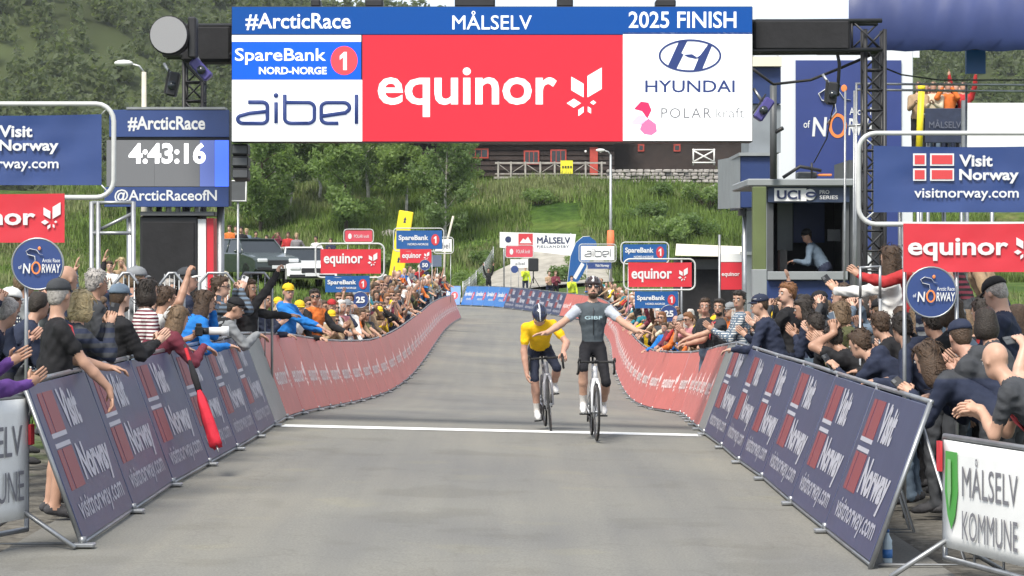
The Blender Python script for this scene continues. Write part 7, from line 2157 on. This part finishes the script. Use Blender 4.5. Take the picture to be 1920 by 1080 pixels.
stroll(251, 57, opts('teal', 'dark', trousers='charcoal'), 'person in a teal jacket left of the black cabinet', 180)
stroll(412, 64, opts('cream', 'blond', 'long', trousers='charcoal'), 'person in a cream dress top right of the red side banner', 170)
for q, (px, dd, cn, hr, ar) in enumerate([(1722, 55.0, 'tan', 'brown', 'clap'), (1736, 55.4, 'maroon', 'dark', 'photo'), (1750, 55.0, 'cream', 'lightbrown', 'clap'), (1764, 55.5, 'brown', 'dark', 'clapopen'), (1778, 55.0, 'orange', 'brown', 'photo'), (1792, 55.4, 'black', 'dark', 'clap'), (1806, 55.1, 'red', 'brown', 'raise'), (1743, 56.6, 'grey', 'grey', 'clap'), (1771, 56.7, 'navy', 'brown', 'down'), (1799, 56.6, 'teal', 'ginger', 'clap')]):
    person((P(px, 0, dd).x, dd, SZ), math.radians(165), opts(cn, hr, armL=ar, armR=ar, hem=1, q=q), 'spectator in %s on the upper right stand, %s from the yellow post' % (cn, ordinal(q + 1)), 'spectators on the stand', 2)
for q, (px, dd, cn, hr) in enumerate([(442, 101, 'tan', 'brown'), (452, 99, 'black', 'dark'), (540, 106, 'red', 'brown'), (556, 104, 'grey', 'blond')]):
    stroll(px, dd, opts(cn, hr, armL='hip', armR='down', q=q), 'onlooker in %s beside the parked cars on the meadow' % cn, 175)
stroll(430, 100, opts('orange', 'brown', sleeve=S), 'person in orange near the silver car', 165)
stroll(916, 143.5, opts('black', 'dark', trousers='black', armL='raise', armR='raise'), 'person in black with both arms raised beyond the blue barrier', 180, 'people at the bend')
def vest(px, d, lab, yaw):
    return stroll(px, d, opts('lime', 'dark', trousers='navy', hem=1, armL='down', armR='chin'), lab, yaw, 'people at the bend')
vest(985, 136.5, 'marshal in a yellow vest behind the navy barrier at the bend', 185)
vest(1072, 121, 'marshal in a yellow vest beside the blue feather flag', 190)
stroll(1030, 128, opts('tan', 'brown', sleeve=S, armL='clap', armR='clap'), 'spectator in tan between the two marshals', 190, 'people at the bend')
stroll(1042, 127, opts('maroon', 'lightbrown', armL='clap', armR='clap'), 'spectator in maroon between the two marshals', 190, 'people at the bend')
stroll(706, 64, opts('black', 'brown', 'long', armL='clap', armR='clap', hem=1), 'long haired person in black right of the left 25 metre disc', 200)
stroll(735, 70, opts('navy', 'lightbrown', lanyard=(.55, .06, .05), armL='down', armR='clap', build=1.2, h=1.85), 'stout man in navy with a coral scarf right of the left disc', 200)

# ---- massed spectators along the red barriers: a pool of figures, each copy dressed anew
def pool(n, lod, seed):
    r = random.Random(seed); out = []
    arms = [('clap', 'clap'), ('rail', 'rail'), ('clapopen', 'clapopen'), ('rail', 'reach'), ('hang', 'rail'), ('photo', 'photo'), ('phone', 'phone'), ('clap', 'clap'), ('rail', 'clap'), ('reach', 'reach'), ('raise', 'rail'), ('rail', 'fist')]
    for i in range(n):
        aL, aR = arms[i % len(arms)]
        st = r.choice(['short', 'short', 'long', 'bob', 'short', 'bald']); hr = r.choice(list(HAIRS))
        o = opts(r.choice(GAY), hr, st, seedx=i, armL=aL, armR=aR, sleeve=r.choice(['long', 'short', 'long']), h=r.uniform(1.6, 1.86), lean=r.uniform(.06, .32), hyaw=r.uniform(-.3, .3), hpitch=r.uniform(-.1, .15), glasses=(r.random() < .35), hem=1, strands=0)
        if lod < 2 and r.random() < .3: o['cap'] = COL[r.choice(['black', 'white', 'red', 'navy', 'yellow', 'grey'])]
        J, curl = stand_joints(o['h'], o['lean'], o['hyaw'], o['hpitch'], aL, aR)
        ob = bpy.data.objects.new('person', build_person(o, J, curl, lod, .023 if lod == 1 else .032)); C.objects.link(ob)
        if lod < 2:
            if o.get('cap') is not None:
                cap_child(J, o, ob, o['cap'])
                if st != 'bald': hair_child(dict(J, k=J['k'] * .955), dict(o, undercap=1), ob, None)
            elif st != 'bald': hair_child(J, o, ob, None)
            if o['glasses']: glasses_child(J, o, ob)
        out.append([ob, o, False, {'short': hr + ' haired', 'long': 'long ' + hr + ' haired', 'bob': 'bobbed ' + hr + ' haired', 'bald': 'bald'}[st] if o.get('cap') is None else 'capped', aL])
    return out
P1, P2 = pool(18, 1, 77), pool(12, 2, 78)
VERB = {'clap': 'clapping', 'rail': 'leaning', 'clapopen': 'clapping', 'hang': 'leaning', 'photo': 'filming', 'phone': 'filming', 'reach': 'reaching out', 'raise': 'waving'}
def crowd_line(pts, side, d0, d1, step0, step1, off, row, seed, pool_, skip=()):
    r = random.Random(seed); s = 0.0; cnt = 0; last = -1
    seg = [(pts[i], pts[i + 1]) for i in range(len(pts) - 1)]
    acc = r.uniform(.1, .5)
    for a, c in seg:
        L = (c - a).length; t = acc
        while t < L:
            p = a.lerp(c, t / L)
            st = step0 + (step1 - step0) * min(1, max(0, (p.y - d0) / (d1 - d0)))
            if d0 <= p.y <= d1:
                dx = (c - a).normalized(); out = Vector((-dx.y, dx.x, 0)) * (1 if side == 'left' else -1)
                if out.x * (-1 if side == 'left' else 1) < 0 and abs(out.x) > .3: out = -out
                q = p + out * (off + r.uniform(-.08, .12)); X, Y = q.x, q.y
                px = 960 + X / Y * F
                if any(s0 < px < s1 for s0, s1 in skip): t += st; continue
                k = r.randrange(len(pool_))
                if k == last: k = (k + 1) % len(pool_)
                last = k; pr = pool_[k]
                ob = pr[0] if not pr[2] else copy_tree(pr[0]); pr[2] = True
                ob.location = (X, Y, float(ground_z(X, Y)) - .01)
                face = math.atan2(-(-out.x), -out.y); look = aim((X, Y), (0.4, 22)); dlt = wrap(look - face)
                ob.rotation_euler = (0, 0, face + dlt * r.uniform(.45, .85) + r.uniform(-.15, .15))
                sc = r.uniform(.93, 1.06); ob.scale = (sc, sc, sc)
                cn = r.choice(GAY); sv = cn if r.random() < .75 else r.choice(GAY)
                for idx, cc in ((1, cn), (5, sv)):
                    ob.material_slots[idx].link = 'OBJECT'; ob.material_slots[idx].material = cloth(COL[cc])
                cnt += 1
                tag(ob, '%s spectator in %s %s, %s of %s row, %s %s' % (pr[3], cn, VERB.get(pr[4], 'watching'), ordinal(cnt), row, side, 'red barrier' if pool_ is P1 else 'far barrier'), 'person', 'spectators massed along the red barriers')
            t += st
        acc = t - L
LP, RP = smooth_pts(LW[7:]), smooth_pts(RW[7:])
crowd_line(LP, 'left', 41, 74, .78, .80, .85, 'front', 1, P1, ((535, 600),))
crowd_line(LP, 'left', 42, 74, 1.15, 1.0, 1.45, 'second', 2, P1)
crowd_line(LP, 'left', 74.5, 117, 1.15, 1.4, .85, 'front', 3, P2)
crowd_line(LP, 'left', 75, 117, 2.4, 2.8, 1.6, 'second', 4, P2)
crowd_line(RP, 'right', 41, 74, .78, .80, .85, 'front', 5, P1)
crowd_line(RP, 'right', 37, 74, 1.15, 1.1, 1.45, 'second', 6, P1, ((1225, 1290),))
crowd_line(RP, 'right', 74.5, 116, 1.15, 1.4, .85, 'front', 7, P2)
for pr in P1 + P2:
    if not pr[2]: 
        for ch in list(pr[0].children): bpy.data.objects.remove(ch)
        bpy.data.objects.remove(pr[0])

# furled umbrella hanging over the left barrier
ua, ub = P(347, 650, 23.3), P(408, 842, 22.6)
um = empty('furled_umbrella', ua); v = ub - ua
def up_(t): return v * t
MB().tube([up_(-.02), up_(.02), up_(.16)], [.010, .012, .012], 8).build('handle', M_BLACK, um)
MB().tube([up_(.14), up_(.30), up_(.44)], [.018, .036, .030], 10).build('cover', cloth(COL['black']), um)
MB().tube([up_(.02), up_(.2), up_(.42)], [.016, .020, .016], 6).build('strap', cloth((.42, .02, .03)), um)
c = MB(); n = 14; pts = []
for t, rr in [(.44, .022), (.52, .040), (.72, .052), (.90, .058), (.97, .056)]:
    for i in range(n):
        a = 2 * math.pi * i / n; k2 = rr * (1 + .22 * math.cos(a * 5 + t * 5))
        ax = v.normalized(); u = ax.cross(Vector((0, 1, 0))).normalized(); w = ax.cross(u)
        pts.append(up_(t) + (u * math.cos(a) + w * math.sin(a)) * k2)
c.add(pts, [(j * n + i, j * n + (i + 1) % n, (j + 1) * n + (i + 1) % n, (j + 1) * n + i) for j in range(4) for i in range(n)] + [tuple(range(4 * n, 5 * n))], 0, True)
c.build('canopy', cloth((.48, .022, .04)), um)
MB().tube([up_(.97), up_(1.03)], [.012, .006], 6).build('tip', M_STEEL, um)
tag(um, 'furled red and black umbrella hanging over the left barrier', 'umbrella')

# ------------------------------------------------------------------ thin summer haze over the valley
hz = MB().box((0, 660, 66), (1800, 1700, 138)).build('haze', [])
hm = bpy.data.materials.new('haze_air'); hm.use_nodes = True
hn, hl = hm.node_tree.nodes, hm.node_tree.links
hn.clear()
ho = hn.new('ShaderNodeOutputMaterial'); hv = hn.new('ShaderNodeVolumePrincipled')
hv.inputs['Color'].default_value = (.92, .95, 1.0, 1); hv.inputs['Density'].default_value = .00012; hv.inputs['Anisotropy'].default_value = .2
hl.new(hv.outputs[0], ho.inputs['Volume'])
hz.data.materials.append(hm)
tag(hz, 'thin pale haze softening the far hillside', 'haze', kind='stuff')
